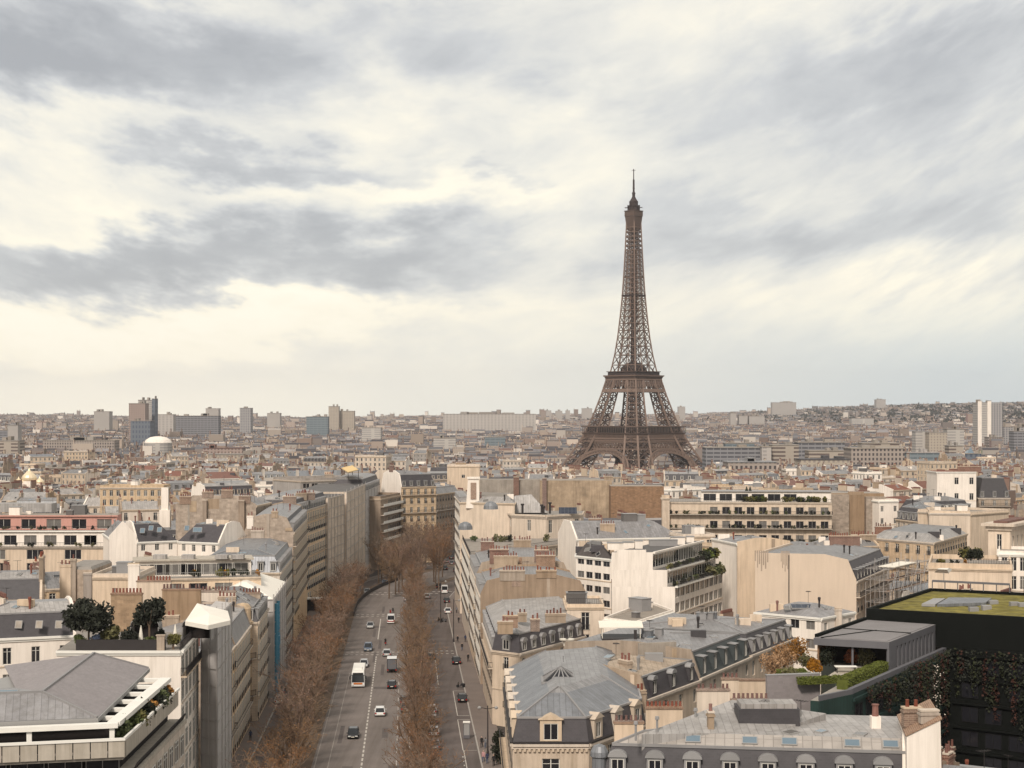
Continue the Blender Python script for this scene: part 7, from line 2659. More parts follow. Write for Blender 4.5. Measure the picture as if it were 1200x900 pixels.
	t = thing('delivery_truck', 'small delivery truck with dark rear door and pale roof driving away', 'truck', (x, y, z))
	t.rotation_euler = (0, 0, away)
	m = MB()
	m.box(-1.0, 1.0, 0, 4.2, 0.75, 2.95, 0, 1)
	sub('box_body', m.mesh('box_body', ['paint_black', 'paint_white']), t)
	m = MB()
	m.mesh8([(-0.95, 4.3, 0.5), (0.95, 4.3, 0.5), (0.95, 6.0, 0.5), (-0.95, 6.0, 0.5)], [(-0.9, 4.3, 2.4), (0.9, 4.3, 2.4), (0.9, 5.4, 2.4), (-0.9, 5.4, 2.4)])
	sub('cab', m.mesh('cab', ['paint_white']), t)
	m = MB()
	m.box(-0.9, 0.9, -0.03, -0.004, 0.85, 2.8)
	sub('rear_door', m.mesh('rear_door', ['paint_grey']), t)
	_, _, _, tyre, rim, _, tl, _, _ = car_parts(1.8, 4.2, 1.5)
	for sx in (-0.85, 0.85):
		for fy in (0.9, 5.0):
			o = sub('wheel', tyre, t)
			o.location = (sx, fy, 0.34)
			sub('rim', rim, o)
		o = sub('tail_light', tl, t)
		o.location = (sx, -0.01, 0.66)
	# bus coming towards us
	x, y, z = ground_at(419.5, 806.5)
	t = thing('city_bus', 'white roofed city bus with dark windscreen and orange lower front', 'bus', (x, y, z))
	t.rotation_euler = (0, 0, YAW)                       # its front faces us: front at local y = 0, body behind
	m = MB()
	for y0, y1 in ((0.0, 12.0),):
		m.mesh8([(-1.27, 0.05, 0.32), (1.27, 0.05, 0.32), (1.27, 12, 0.32), (-1.27, 12, 0.32)], [(-1.27, 0, 1.15), (1.27, 0, 1.15), (1.27, 12, 1.15), (-1.27, 12, 1.15)], 0)
		m.mesh8([(-1.27, 0, 1.153), (1.27, 0, 1.153), (1.27, 12, 1.153), (-1.27, 12, 1.153)], [(-1.2, 0.22, 3.0), (1.2, 0.22, 3.0), (1.2, 12, 3.0), (-1.2, 12, 3.0)], 0)
	sub('body', m.mesh('body', ['paint_white']), t)
	m = MB()
	m.mesh8([(-1.2, 0.2, 3.003), (1.2, 0.2, 3.003), (1.2, 12, 3.003), (-1.2, 12, 3.003)], [(-1.1, 0.35, 3.16), (1.1, 0.35, 3.16), (1.1, 11.9, 3.16), (-1.1, 11.9, 3.16)])
	m.box(-0.7, 0.7, 3.0, 5.4, 3.163, 3.36)
	sub('roof', m.mesh('roof', ['white_paint']), t)
	m = MB()
	m.poly([(-1.2, -0.02, 1.1), (1.2, -0.02, 1.1), (1.14, 0.17, 2.62), (-1.14, 0.17, 2.62)])
	sub('windscreen', m.mesh('windscreen', ['car_glass']), t)
	m = MB()
	m.box(-1.0, 1.0, 0.12, 0.2, 2.62, 2.92)
	sub('destination_board', m.mesh('destination_board', ['interior_dark']), t)
	m = MB()
	m.box(-0.86, 0.86, -0.045, 0.0, 0.72, 1.02)
	sub('front_panel', m.mesh('front_panel', ['paint_orange']), t)
	for sx in (-1, 1):
		m = MB()
		m.poly([(sx * 1.276, 0.4, 1.25), (sx * 1.276, 11.6, 1.25), (sx * 1.225, 11.6, 2.6), (sx * 1.225, 0.5, 2.6)])
		sub('side_window', m.mesh('side_window', ['car_glass']), t)
		m = MB()
		m.box(sx * 1.0 - 0.17, sx * 1.0 + 0.17, -0.04, 0.03, 0.5, 0.68)
		sub('headlight', m.mesh('headlight', ['headlight']), t)
		m = MB()
		m.bar((sx * 1.2, 0.1, 2.5), (sx * 1.55, -0.15, 2.35), 0.07)
		m.box(sx * 1.55 - 0.12, sx * 1.55 + 0.12, -0.2, -0.1, 1.75, 2.35)
		sub('mirror', m.mesh('mirror', ['bollard_iron']), t)
		for fy in (2.6, 8.8):
			o = sub('wheel', tyre, t)
			o.location = (sx * 1.14, fy, 0.46)
			o.scale = (1.2, 1.45, 1.45)
			sub('rim', rim, o)

build_traffic()

# ------------------------------------------------------------------ people: one continuous skinned body
def person_mesh(pose, coat, trousers, hair=True):
	key = ('person', pose, coat, trousers)
	if key in CACHE:
		return CACHE[key]
	V, E, Rd = [], [], []

	def v(x, y, z, r, parent=None):
		V.append((x, y, z))
		Rd.append(r)
		if parent is not None:
			E.append((parent, len(V) - 1))
		return len(V) - 1
	st = {'stand': 0.04, 'walk': 0.28, 'sit': 0.0}[pose]
	if pose == 'sit':
		hip = v(0, 0, 0.85, 0.15)
	else:
		hip = v(0, 0, 0.93, 0.15)
	hz = V[hip][2]
	waist = v(0, 0.01, hz + 0.18, 0.135, hip)
	chest = v(0, 0.02, hz + 0.40, 0.165, waist)
	neck = v(0, 0.03, hz + 0.56, 0.065, chest)
	head0 = v(0, 0.045, hz + 0.66, 0.09, neck)
	head1 = v(0, 0.055, hz + 0.75, 0.105, head0)
	head2 = v(0, 0.04, hz + 0.83, 0.075, head1)
	v(0, 0.15, hz + 0.725, 0.018, head1)                      # nose
	for s in (-1, 1):
		sh = v(s * 0.19, 0.0, hz + 0.47, 0.075, chest)
		sw = s * st * 0.8
		if pose == 'sit':
			el = v(s * 0.24, 0.18, hz + 0.26, 0.055, sh)
			wr = v(s * 0.24, 0.42, hz + 0.28, 0.04, el)
			hd = v(s * 0.24, 0.52, hz + 0.28, 0.042, wr)
		else:
			el = v(s * 0.25, -sw * 0.5, hz + 0.20, 0.055, sh)
			wr = v(s * 0.25, -sw * 0.9 + 0.06, hz - 0.03, 0.04, el)
			hd = v(s * 0.245, -sw * 1.0 + 0.08, hz - 0.13, 0.042, wr)
		for k in range(3):
			v(V[hd][0] + s * (k - 1) * 0.018, V[hd][1] + 0.015 + 0.01 * k, V[hd][2] - 0.06 if pose != 'sit' else V[hd][2] - 0.03, 0.012, hd)
		hp = v(s * 0.10, 0, hz - 0.06, 0.105, hip)
		if pose == 'sit':
			kn = v(s * 0.20, 0.42, hz - 0.05, 0.075, hp)
			an = v(s * 0.20, 0.40, hz - 0.45, 0.05, kn)
			v(s * 0.20, 0.54, hz - 0.50, 0.045, an)
		else:
			kn = v(s * 0.10, s * st * 0.5 + 0.04, 0.49, 0.075, hp)
			an = v(s * 0.10, s * st * 1.0 - 0.02, 0.09, 0.05, kn)
			v(s * 0.11, s * st * 1.0 + 0.14, 0.045, 0.045, an)
	me = bpy.data.meshes.new('body')
	me.from_pydata(V, E, [])
	o = bpy.data.objects.new('body', me)
	COL.objects.link(o)
	sm = o.modifiers.new('skin', 'SKIN')
	for i, r in enumerate(Rd):
		me.skin_vertices[0].data[i].radius = (r, r)
	me.skin_vertices[0].data[0].use_root = True
	ss = o.modifiers.new('sub', 'SUBSURF')
	ss.levels = ss.render_levels = 1
	dg = bpy.context.evaluated_depsgraph_get()
	out = bpy.data.meshes.new_from_object(o.evaluated_get(dg))
	bpy.data.objects.remove(o)
	out.name = 'body'
	out.materials.clear()
	for mt in ('cloth_' + coat, 'cloth_' + trousers, 'skin', 'hair', 'cloth_black'):
		out.materials.append(MATS[mt])
	for p in out.polygons:
		c = p.center
		i = 0
		if c.z > hz + 0.585:
			i = 3 if (c.y < 0.03 or c.z > hz + 0.84) else 2
		elif c.z < hz - 0.12 and abs(c.x) < 0.18 or (pose == 'sit' and c.z < hz - 0.0 and c.y > 0.05 and abs(c.x) < 0.3 and c.z < hz + 0.1):
			i = 1
		elif abs(c.x) > 0.2 and c.z < hz - 0.09:
			i = 2
		if c.z < 0.10:
			i = 4
		p.material_index = i
		p.use_smooth = True
	CACHE[key] = out
	return out

def person(x, y, z, yaw, pose, coat, trousers, lab):
	me = person_mesh(pose, coat, trousers)
	o = bpy.data.objects.new('person', me)
	o.location = (x, y, z)
	o.rotation_euler = (0, 0, yaw)
	COL.objects.link(o)
	tag(o, lab, 'person')
	return o

def build_people():
	for px, py, yaw, pose, coat, tr, lab in (
			(564.5, 877, 3.1, 'walk', 'black', 'black', 'person in black walking on the east pavement beside the street lamp'),
			(569, 878, 0.1, 'walk', 'grey', 'denim', 'person in grey standing just behind the walker in black near the lamp'),
			(566.5, 894, 3.0, 'walk', 'pinkish', 'denim', 'person in a pale pink top on the east pavement at the bottom edge'),
			(571, 896, 0.2, 'stand', 'navy', 'denim', 'person in navy clothes in the trio at the bottom edge'),
			(578.5, 899, 3.2, 'walk', 'black', 'black', 'person in black close to the house wall at the bottom edge'),
			(536.3, 754, 3.0, 'walk', 'black', 'black', 'person in black waiting at the corner of the east crossing'),
			(545.3, 753, 0.1, 'stand', 'navy', 'black', 'person in dark blue standing by the facade near the east crossing'),
			(541.5, 763, 3.1, 'walk', 'black', 'denim', 'person in a black coat crossing towards the black car'),
			(548.6, 776, 3.0, 'walk', 'black', 'black', 'lone person in black on the east pavement above the parking bays'),
			(535, 719, 0.1, 'walk', 'grey', 'black', 'person in grey beside the parked white car'),
			(537.5, 731, 3.1, 'stand', 'black', 'black', 'person in black next to the street pole on the east pavement'),
			(302, 845.5, 3.0, 'walk', 'black', 'black', 'person in black walking on the west pavement'),
			(293.5, 869, 0.3, 'stand', 'navy', 'black', 'person in dark clothes on the west pavement closer to the bottom edge')):
		x, y, z = ground_at(px, py)
		person(x, y, z + 0.12, yaw, pose, coat, tr, lab)
	# motor scooters
	me, fr = None, None
	for k, (px, py, yaw, pt, rider, lab) in enumerate(((451.8, 756, YAW, 'red', True, 'red motor scooter with a rider in black driving away'), (457.5, 719.5, YAW, 'red', False, 'red motorcycle waiting beyond the emergency van'), (460.5, 717.5, YAW, 'black', False, 'black motorcycle next to the red motorcycle'), (540, 806, YAW + 1.2, 'black', False, 'black motorbike parked ahead of the black car'), (515.5, 728.5, YAW + 0.7, 'black', False, 'black scooter parked at the island before the white car'), (520.5, 729, YAW + 0.7, 'grey', False, 'grey scooter parked beside the black scooter on the island'))):
		x, y, z = ground_at(px, py)
		t = thing('motor_scooter', lab, 'scooter', (x, y, z))
		t.rotation_euler = (0, 0, yaw)
		w_ = MB()
		w_.tube((-0.07, 0, 0), (0.07, 0, 0), 0.28, 0.28, 12)
		wm = w_.mesh('wheel', ['tyre'])
		for fy in (-0.6, 0.65):
			o = sub('wheel', wm, t)
			o.location = (0, fy, 0.28)
		m = MB()
		m.mesh8([(-0.2, -0.85, 0.45), (0.2, -0.85, 0.45), (0.2, 0.05, 0.4), (-0.2, 0.05, 0.4)], [(-0.16, -0.9, 0.78), (0.16, -0.9, 0.78), (0.14, 0.0, 0.72), (-0.14, 0.0, 0.72)])
		m.box(-0.16, 0.16, 0.05, 0.5, 0.28, 0.4)
		m.mesh8([(-0.25, 0.42, 0.3), (0.25, 0.42, 0.3), (0.2, 0.56, 0.3), (-0.2, 0.56, 0.3)], [(-0.2, 0.5, 1.0), (0.2, 0.5, 1.0), (0.12, 0.62, 1.0), (-0.12, 0.62, 1.0)])
		sub('body', m.mesh('body', ['paint_' + pt]), t)
		m = MB()
		m.box(-0.16, 0.16, -0.8, -0.05, 0.783, 0.87)
		sub('seat', m.mesh('seat', ['cloth_black']), t)
		m = MB()
		m.bar((-0.36, 0.45, 1.08), (0.36, 0.45, 1.08), 0.06)
		m.bar((0, 0.5, 0.95), (0, 0.46, 1.08), 0.08)
		m.bar((0, 0.6, 0.6), (0, 0.65, 0.3), 0.08)
		sub('handlebar', m.mesh('handlebar', ['bollard_iron']), t)
		if rider:
			person(x, y - 0.3, z + 0.02, yaw, 'sit', 'black', 'black', 'rider in black seated on the red motor scooter')

build_people()

# ------------------------------------------------------------------ street furniture
def lamp(px, py, ptop, lab, arms=2):
	x, y, z = ground_at(px, py)
	h = Z(ptop, y) - z
	t = thing('street_lamp', lab, 'street lamp', (x, y, z + 0.12), 'street lamps on the avenue')
	m = MB()
	m.lathe((x, y, z + 0.12), [(0.22, 0), (0.2, 0.5), (0.12, 0.9), (0.10, h * 0.5), (0.075, h - 0.1)], 8)
	m.build('pole', 'iron', t)
	for s in ((-1, 1) if arms == 2 else (1,)):
		m = MB()
		m.bar((x, y, z + h - 0.5), (x + s * 1.15, y, z + h - 0.25), 0.09)
		m.build('arm', 'iron', t)
		m = MB()
		m.lathe((x + s * 1.3, y, z + h - 0.55), [(0.1, 0), (0.28, 0.12), (0.3, 0.3), (0.1, 0.5)], 8)
		m.build('lamp_head', 'frame_grey', t)

lamp(571.6, 886, 827, 'black double armed street lamp on the east pavement near the bottom edge')
lamp(531.6, 753, 702, 'tall black street lamp on the island by the east crossing', 1)
lamp(516.5, 730, 680, 'thin black lamp post before the parked white car', 1)
lamp(370.5, 806, 762, 'black lamp post among the bare west median trees', 2)
lamp(326.5, 757, 715, 'black lamp post on the west pavement by the blue chute', 1)

def kiosk():
	x, y, z = ground_at(546.8, 866)
	t = thing('advertising_column', 'slim grey advertising panel with a white top on the east kerb', 'kiosk', (x, y, z + 0.1))
	m = MB()
	m.box(x - 0.5, x + 0.5, y - 0.22, y + 0.22, z + 0.1, z + 0.6, 0)
	m.box(x - 0.58, x + 0.58, y - 0.3, y + 0.3, z + 2.6, z + 2.85, 1)
	m.box(x - 0.54, x - 0.45, y - 0.2, y + 0.2, z + 0.6, z + 2.6, 0)
	m.box(x + 0.45, x + 0.54, y - 0.2, y + 0.2, z + 0.6, z + 2.6, 0)
	m.build('case', ['grey_panel', 'white_paint'], t)
	m = MB()
	m.box(x - 0.447, x + 0.447, y - 0.12, y + 0.12, z + 0.603, z + 2.597)
	m.build('panel', 'frame_grey', t)
	# evergreen in the recess of the wall, railings, dark fence at the bend
	px = 584
	xx, yy, zz = ground_at(px, 897)
	f = MB()
	rr = random.Random(4)
	f.tube((xx, yy, zz), (xx, yy, zz + 2.5), 0.08, 0.05, 6, 1)
	for q in range(4):
		blob(f, (xx, yy, zz + 1.2 + 1.1 * q), 1.3 - 0.15 * q, 1.2, rr, 300, 0.22)
	tag(f.build('pavement_evergreen', ['leaf_dark', 'bark'], None, (xx, yy, zz)), 'dark evergreen in the recess between the two mansions on the east pavement', 'tree')
	m = MB()
	a, b = road_pt(-7.6, 440, 0.15), road_pt(-7.6, 560, 0.15)
	n = 24
	for k in range(n):
		p, q = road_pt(-7.6 + 0.02 * 0, 452 + k * 4.5, 0.15), road_pt(-7.6, 452 + (k + 1) * 4.5, 0.15)
		m.mesh8([p, q, q + Vector((0.15, 0, 0)), p + Vector((0.15, 0, 0))], [p + Vector((0, 0, 1.1)), q + Vector((0, 0, 1.1)), q + Vector((0.15, 0, 1.1)), p + Vector((0.15, 0, 1.1))])
	tag(m.build('dark_fence', 'iron', None, tuple(a)), 'dark hoarding along the west side of the avenue at the bend', 'fence')
	# site hut and red awning
	x, y, z = ground_at(366, 716)
	t = thing('site_hut', 'dark open shelter with a white roof under the west avenue houses', 'shelter', (x, y, z))
	m = MB()
	m.box(x - 3.4, x + 3.4, y, y + 3, z, z + 3.2, 0)
	m.build('shelter_body', 'interior_dark', t)
	m = MB()
	m.box(x - 3.8, x + 3.8, y - 0.6, y + 3.4, z + 3.203, z + 3.5, 0)
	m.build('roof', 'white_paint', t)
	x, y, z = ground_at(539.6, 695)
	t = thing('shop_awning', 'small red shop awning on the east facades', 'awning', (x + 1.0, y, z + 2.8))
	m = MB()
	m.mesh8([(x, y - 2, z + 2.6), (x + 1.8, y - 2, z + 3.6), (x + 1.8, y + 2, z + 3.6), (x, y + 2, z + 2.6)], [(x, y - 2, z + 2.75), (x + 1.8, y - 2, z + 3.8), (x + 1.8, y + 2, z + 3.8), (x, y + 2, z + 2.75)])
	m.build('canvas', 'awning_red', t)
	m = MB()
	m.bar((x + 0.1, y - 2, z + 2.65), (x + 1.8, y - 2, z + 2.9), 0.06)
	m.bar((x + 0.1, y + 2, z + 2.65), (x + 1.8, y + 2, z + 2.9), 0.06)
	m.build('frame', 'iron', t)

kiosk()

# trees of the roof garden on the white walled block
def roof_trees():
	rr = random.Random(61)
	for px, Y, z, r, h, mt, lab, n in ((104, 199.5, 25.3, 2.9, 2.9, 'leaf_dark', 'big bushy dark evergreen on the roof garden', 2600), (175, 200.5, 25.7, 1.75, 2.5, 'leaf_dark', 'round clipped dark evergreen on the roof garden', 1900),
                                       (128, 200, 23.5, 1.9, 1.5, 'leaf_olive', 'olive shrub mass between the two roof garden evergreens', 900), (152, 199, 23.3, 1.6, 1.5, 'leaf_dark', 'dark shrub left of the round roof garden tree', 900),
                                       (95, 198.6, 22.9, 1.1, 0.9, 'leaf_green', 'low green shrub at the left corner of the roof garden', 500), (112, 198.4, 23.0, 1.0, 1.0, 'cloth_denim', 'blue green shrub before the bushy roof garden tree', 400), (177, 198.2, 22.9, 1.0, 1.1, 'leaf_green', 'green shrub beside the garden chimney', 450), (203, 198.4, 22.9, 1.1, 1.0, 'leaf_olive', 'olive shrub at the right corner of the roof garden', 500), (188, 203, 23.2, 0.9, 1.1, 'leaf_dark', 'dark shrub in front of the right garden arch', 350)):
		x, y = P2(px, Y)
		t = thing('roof_garden_tree' if r > 1.7 and z > 24 else 'roof_garden_shrub', lab, 'tree' if z > 24 else 'shrub', (x, y, 22.0))
		m = MB()
		m.tube((x, y, 22.0), (x, y, z), 0.16, 0.08, 6)
		for q in range(6):
			a = q * 1.05
			m.tube((x, y, 22 + (z - 22) * 0.6), (x + math.cos(a) * r * .5, y + math.sin(a) * r * .5, z + h * 0.3), 0.07, 0.03, 5)
		m.build('trunk', 'bark', t)
		f = MB()
		k = 5 if n > 1000 else 2
		for q in range(k):
			a = rr.uniform(0, 6.28)
			rad_ = r * 0.42 if k > 2 else 0.2 * r
			blob(f, (x + math.cos(a) * rad_, y + math.sin(a) * rad_, z + rr.uniform(-.35, .35) * h), r * 0.72, h * 0.72, rr, int(n * 1.3) // k, 0.30 if r > 1.7 else 0.2, 0)
		f.build('crown', mt, t)

roof_trees()

# =================================================== the lattice tower
def lerp_tab(tab, z):
	for (z0, a), (z1, b) in zip(tab, tab[1:]):
		if z <= z1:
			return a + (b - a) * (z - z0) / (z1 - z0)
	return tab[-1][1]

def build_tower():
	Y = 1680.0
	x0 = X(742.6, Y)
	zb = -28.2
	t = thing('lattice_tower', 'tall brown iron lattice tower with four arched legs and two platforms rising over the city', 'tower', (x0, Y, zb))
	ca, sa = math.cos(rad(45)), math.sin(rad(45))

	def P(x, y, z):
		return (x0 + x * ca - y * sa, Y + x * sa + y * ca, zb + z)
	WO = [(0, 62.5), (15, 55.5), (30, 48.0), (44, 41.0), (57.6, 34.8), (75, 29.0), (95, 23.4), (115, 18.6)]
	WI = [(0, 37.5), (15, 33.0), (30, 28.0), (44, 23.5), (57.6, 19.4), (75, 15.8), (95, 12.2), (115, 8.6)]
	# four legs
	for sx in (-1, 1):
		for sy in (-1, 1):
			m = MB()
			lv = [0, 11, 22, 33, 43, 50, 57.6, 65, 72.5, 80, 88, 96, 104, 115]
			prev = None
			for z in lv:
				o, i = lerp_tab(WO, z), lerp_tab(WI, z)
				c = [P(sx * o, sy * o, z), P(sx * i, sy * o, z), P(sx * i, sy * i, z), P(sx * o, sy * i, z)]
				if prev:
					for k in range(4):
						j = (k + 1) % 4
						w = 1.9 if z <= 60 else 1.5
						m.bar(prev[k], c[k], w, 0)
						a0, a1, b0, b1 = Vector(prev[k]), Vector(prev[j]), Vector(c[k]), Vector(c[j])
						m0, m1 = (a0 + a1) / 2, (b0 + b1) / 2
						m.bar(a0, b1, 0.75, 2)
						m.bar(a1, b0, 0.75, 2)
						m.bar(b0, b1, 1.0, 0)
						m.bar(m0, m1, 0.6, 1)
						h0, h1 = (a0 + b0) / 2, (a1 + b1) / 2
						m.bar(h0, h1, 0.5, 1)
						for q0, q1, q2, q3 in () if z > 34 else ((a0, m0, h0, (h0 + h1) / 2), (m0, a1, (h0 + h1) / 2, h1), (h0, (h0 + h1) / 2, b0, m1), ((h0 + h1) / 2, h1, m1, b1)):
							m.bar(q0, q3, 0.34, 1)
							m.bar(q1, q2, 0.34, 1)
				prev = c
			m.build('leg', ['iron_tower_light', 'iron_tower_dark', 'iron_tower'], t)
			m = MB()
			b = 64.0
			m.prism([P(sx * 66, sy * 66, 0)[:2], P(sx * 34, sy * 66, 0)[:2], P(sx * 34, sy * 34, 0)[:2], P(sx * 66, sy * 34, 0)[:2]], zb - 1, zb + 3)
			m.build('pier', 'pale_stone', t)
	rot = [(1, 0, 0, 1), (0, -1, 1, 0), (-1, 0, 0, -1), (0, 1, -1, 0)]
	for ax, bx, ay, by in rot:
		def S(u, d, z):
			"""Point of one face: u along it, d outward distance from the axis."""
			return P(ax * u + bx * d, ay * u + by * d, z)
		# arch: two concentric ribs with radial ties, leaning with the legs
		m = MB()
		n = 26
		pr = None
		for k in range(n + 1):
			a = math.pi * k / n
			r0, r1 = 36.0, 39.4
			z0, z1 = 5 + 34.0 * max(0.0, math.sin(a)) ** 0.62, 6 + 36.6 * max(0.0, math.sin(a)) ** 0.62
			d0, d1 = -(lerp_tab(WO, max(0, z0)) + 0.6), -(lerp_tab(WO, max(0, z1)) + 0.6)
			u0, u1 = -r0 * math.cos(a), -r1 * math.cos(a)
			c = (S(u0, d0, z0), S(u1, d1, z1), S(u0, d0 + 3.6, z0))
			if pr:
				m.bar(pr[0], c[0], 1.3, 0)
				m.bar(pr[1], c[1], 1.5, 0)
				m.bar(pr[2], c[2], 1.0, 2)
				m.bar(pr[0], c[1], 0.5, 0)
				m.bar(pr[1], c[0], 0.5, 0)
				m.bar(pr[0], c[2], 0.5, 2)
			m.bar(c[0], c[1], 0.6, 0)
			m.bar(c[0], c[2], 0.7, 2)
			pr = c
		# spandrel ties between arch and first gallery
		for k in range(3, n - 2):
			a = math.pi * k / n
			u, z = -39.4 * math.cos(a), 6 + 36.6 * max(0.0, math.sin(a)) ** 0.62
			if abs(u) < 33 and z < 42:
				d = -(lerp_tab(WO, z) + .6)
				m.bar(S(u, d, z), S(u, -36.2, 43), 0.6, 0)
		m.build('arch', ['iron_tower_light', 'iron_tower', 'iron_tower_dark'], t)
		# truss band below the first gallery
		m = MB()
		for zA, zB, nn_ in ((43, 49.5, 18), (50.2, 53.0, 30)):
			wA, wB = 36.2, 36.2
			for k in range(nn_):
				ua, ub = -wA + 2 * wA * k / nn_, -wA + 2 * wA * (k + 1) / nn_
				va, vb = -wB + 2 * wB * k / nn_, -wB + 2 * wB * (k + 1) / nn_
				m.bar(S(ua, -wA, zA), S(vb, -wB, zB), 0.6, 0)
				m.bar(S(ub, -wA, zA), S(va, -wB, zB), 0.6, 0)
				m.bar(S(ua, -wA, zA), S(va, -wB, zB), 0.45, 0)
			m.bar(S(-wA, -wA, zA), S(wA, -wA, zA), 1.4, 0)
			m.bar(S(-wB, -wB, zB), S(wB, -wB, zB), 1.4, 0)
			p = [S(-wA, -wA + 1.6, zA), S(wA, -wA + 1.6, zA), S(wB, -wB + 1.6, zB), S(-wB, -wB + 1.6, zB)]
			if zA > 50:
				m.poly(p, 2)
		# frieze with consoles
		w = 36.5
		for k in range(44):
			u = -w + 2 * w * (k + 0.5) / 44
			m.bar(S(u, -36.2, 53.0), S(u, -w, 57.0), 0.55, 0)
		p = [S(-w, -w + 1.4, 53.2), S(w, -w + 1.4, 53.2), S(w, -w + 0.4, 57.4), S(-w, -w + 0.4, 57.4)]
		m.poly(p, 2)
		m.build('truss_band', ['iron_tower_light', 'iron_tower', 'iron_tower_dark'], t)
		# upper truss under the second platform
		m = MB()
		for zA, zB, nn_ in ((99, 102.5, 1), (103, 111.5, 12)):
			wA, wB = lerp_tab(WO, zA) + 0.4, lerp_tab(WO, zB) + 0.4
			if nn_ == 1:
				m.mesh8([S(-wA, -wA, zA), S(wA, -wA, zA), S(wA, -wA + 1, zA), S(-wA, -wA + 1, zA)], [S(-wB, -wB, zB), S(wB, -wB, zB), S(wB, -wB + 1, zB), S(-wB, -wB + 1, zB)], 0)
				continue
			for k in range(nn_):
				ua, ub = -wA + 2 * wA * k / nn_, -wA + 2 * wA * (k + 1) / nn_
				va, vb = -wB + 2 * wB * k / nn_, -wB + 2 * wB * (k + 1) / nn_
				m.bar(S(ua, -wA, zA), S(vb, -wB, zB), 0.65, 1)
				m.bar(S(ub, -wA, zA), S(va, -wB, zB), 0.65, 1)
				m.bar(S(ua, -wA, zA), S(va, -wB, zB), 0.6, 0)
			m.bar(S(-wB, -wB, zB), S(wB, -wB, zB), 1.5, 0)
			for u in (-8.6, 8.6):
				m.bar(S(u, -wA, zA), S(u, -wB, zB), 1.2, 0)
		m.build('truss_band', ['iron_tower_light', 'iron_tower'], t)

	def ring(z0, z1, w0, w1, wi, mt, name):
		m = MB()
		o0 = [P(-w0, -w0, z0), P(w0, -w0, z0), P(w0, w0, z0), P(-w0, w0, z0)]
		o1 = [P(-w1, -w1, z1), P(w1, -w1, z1), P(w1, w1, z1), P(-w1, w1, z1)]
		i0 = [P(-wi, -wi, z0), P(wi, -wi, z0), P(wi, wi, z0), P(-wi, wi, z0)]
		i1 = [P(-wi, -wi, z1), P(wi, -wi, z1), P(wi, wi, z1), P(-wi, wi, z1)]
		for k in range(4):
			j = (k + 1) % 4
			m.poly([o0[k], o0[j], o1[j], o1[k]])
			m.poly([i0[j], i0[k], i1[k], i1[j]])
			m.poly([o1[k], o1[j], i1[j], i1[k]])
			m.poly([o0[j], o0[k], i0[k], i0[j]])
		return m.build(name, mt, t)
	ring(57.5, 58.6, 36.8, 37.2, 14, 'iron_tower', 'first_platform')
	g = ring(58.7, 64.2, 33.5, 33.5, 24, 'interior_dark', 'first_gallery')
	m = MB()
	for k in range(4):
		ax, bx, ay, by = rot[k]
		for q in range(32):
			u = -37 + 74 * (q + 0.5) / 32
			p = P(ax * u + bx * -36.8, ay * u + by * -36.8, 58.6)
			m.bar(p, (p[0], p[1], p[2] + 5.6), 0.4)
		a, b = P(ax * -37 + bx * -37, ay * -37 + by * -37, 64.6), P(ax * 37 + bx * -37, ay * 37 + by * -37, 64.6)
		m.bar(a, b, 0.8)
	m.build('gallery_railing', 'iron_tower', t)
	m = MB()
	p = [P(-8, -34.5, 59), P(-26, -34.5, 59), P(-26, -30, 59), P(-8, -30, 59)]
	ring(111.8, 114.6, 19.8, 21.0, 8.5, 'iron_tower', 'second_platform')
	ring(114.7, 116.0, 21.6, 21.9, 8.5, 'iron_tower_light', 'second_platform_rim')
	ring(116.1, 119.2, 18.4, 18.4, 6, 'iron_tower_dark', 'second_gallery')
	ring(119.3, 120.0, 19.4, 19.4, 6, 'iron_tower', 'second_gallery_roof')
	m = MB()
	m.lathe(P(0, 0, 120), [(13.5, 0), (13, 3), (10.5, 6), (6, 8.5), (3, 9)], 10)
	m.build('winding_house', 'iron_tower_dark', t)
	# upper shaft
	WS = [(115, 17.2), (135, 13.7), (155, 11.3), (175, 9.6), (196, 8.1), (220, 6.9), (245, 5.9), (268, 5.1), (276, 4.9)]
	m = MB()
	n = 24
	zs = [115]
	while zs[-1] < 274:
		zs.append(zs[-1] + max(4.6, lerp_tab(WS, zs[-1]) * 0.66))
	zs[-1] = 274
	for z0, z1 in zip(zs, zs[1:]):
		w0, w1 = lerp_tab(WS, z0), lerp_tab(WS, z1)
		for ax, bx, ay, by in rot:
			def S(u, d, z):
				return P(ax * u + bx * d, ay * u + by * d, z)
			m.bar(S(-w0, -w0, z0), S(-w1, -w1, z1), 1.25, 0)
			f = 0.36
			for s in (-1, 1):
				if w0 > 6.2:
					m.bar(S(s * w0 * f, -w0, z0), S(s * w1 * f, -w1, z1), 0.7, 0)
					m.bar(S(s * w0, -w0, z0), S(s * w1 * f, -w1, z1), 0.5, 1)
					m.bar(S(s * w0 * f, -w0, z0), S(s * w1, -w1, z1), 0.5, 1)
			if w0 > 6.2:
				m.bar(S(-w0 * f, -w0, z0), S(w1 * f, -w1, z1), 0.5, 1)
				m.bar(S(w0 * f, -w0, z0), S(-w1 * f, -w1, z1), 0.5, 1)
			else:
				m.bar(S(-w0, -w0, z0), S(w1, -w1, z1), 0.6, 1)
				m.bar(S(w0, -w0, z0), S(-w1, -w1, z1), 0.6, 1)
				m.bar(S(0, -w0, z0), S(0, -w1, z1), 0.6, 1)
			m.bar(S(-w1, -w1, z1), S(w1, -w1, z1), 0.75, 0)
	m.build('upper_shaft', ['iron_tower_light', 'iron_tower'], t)
	m = MB()
	for sx, sy in ((-1.7, -1.7), (1.7, -1.7), (1.7, 1.7), (-1.7, 1.7)):
		m.bar(P(sx, sy, 118), P(sx, sy, 270), 1.0)
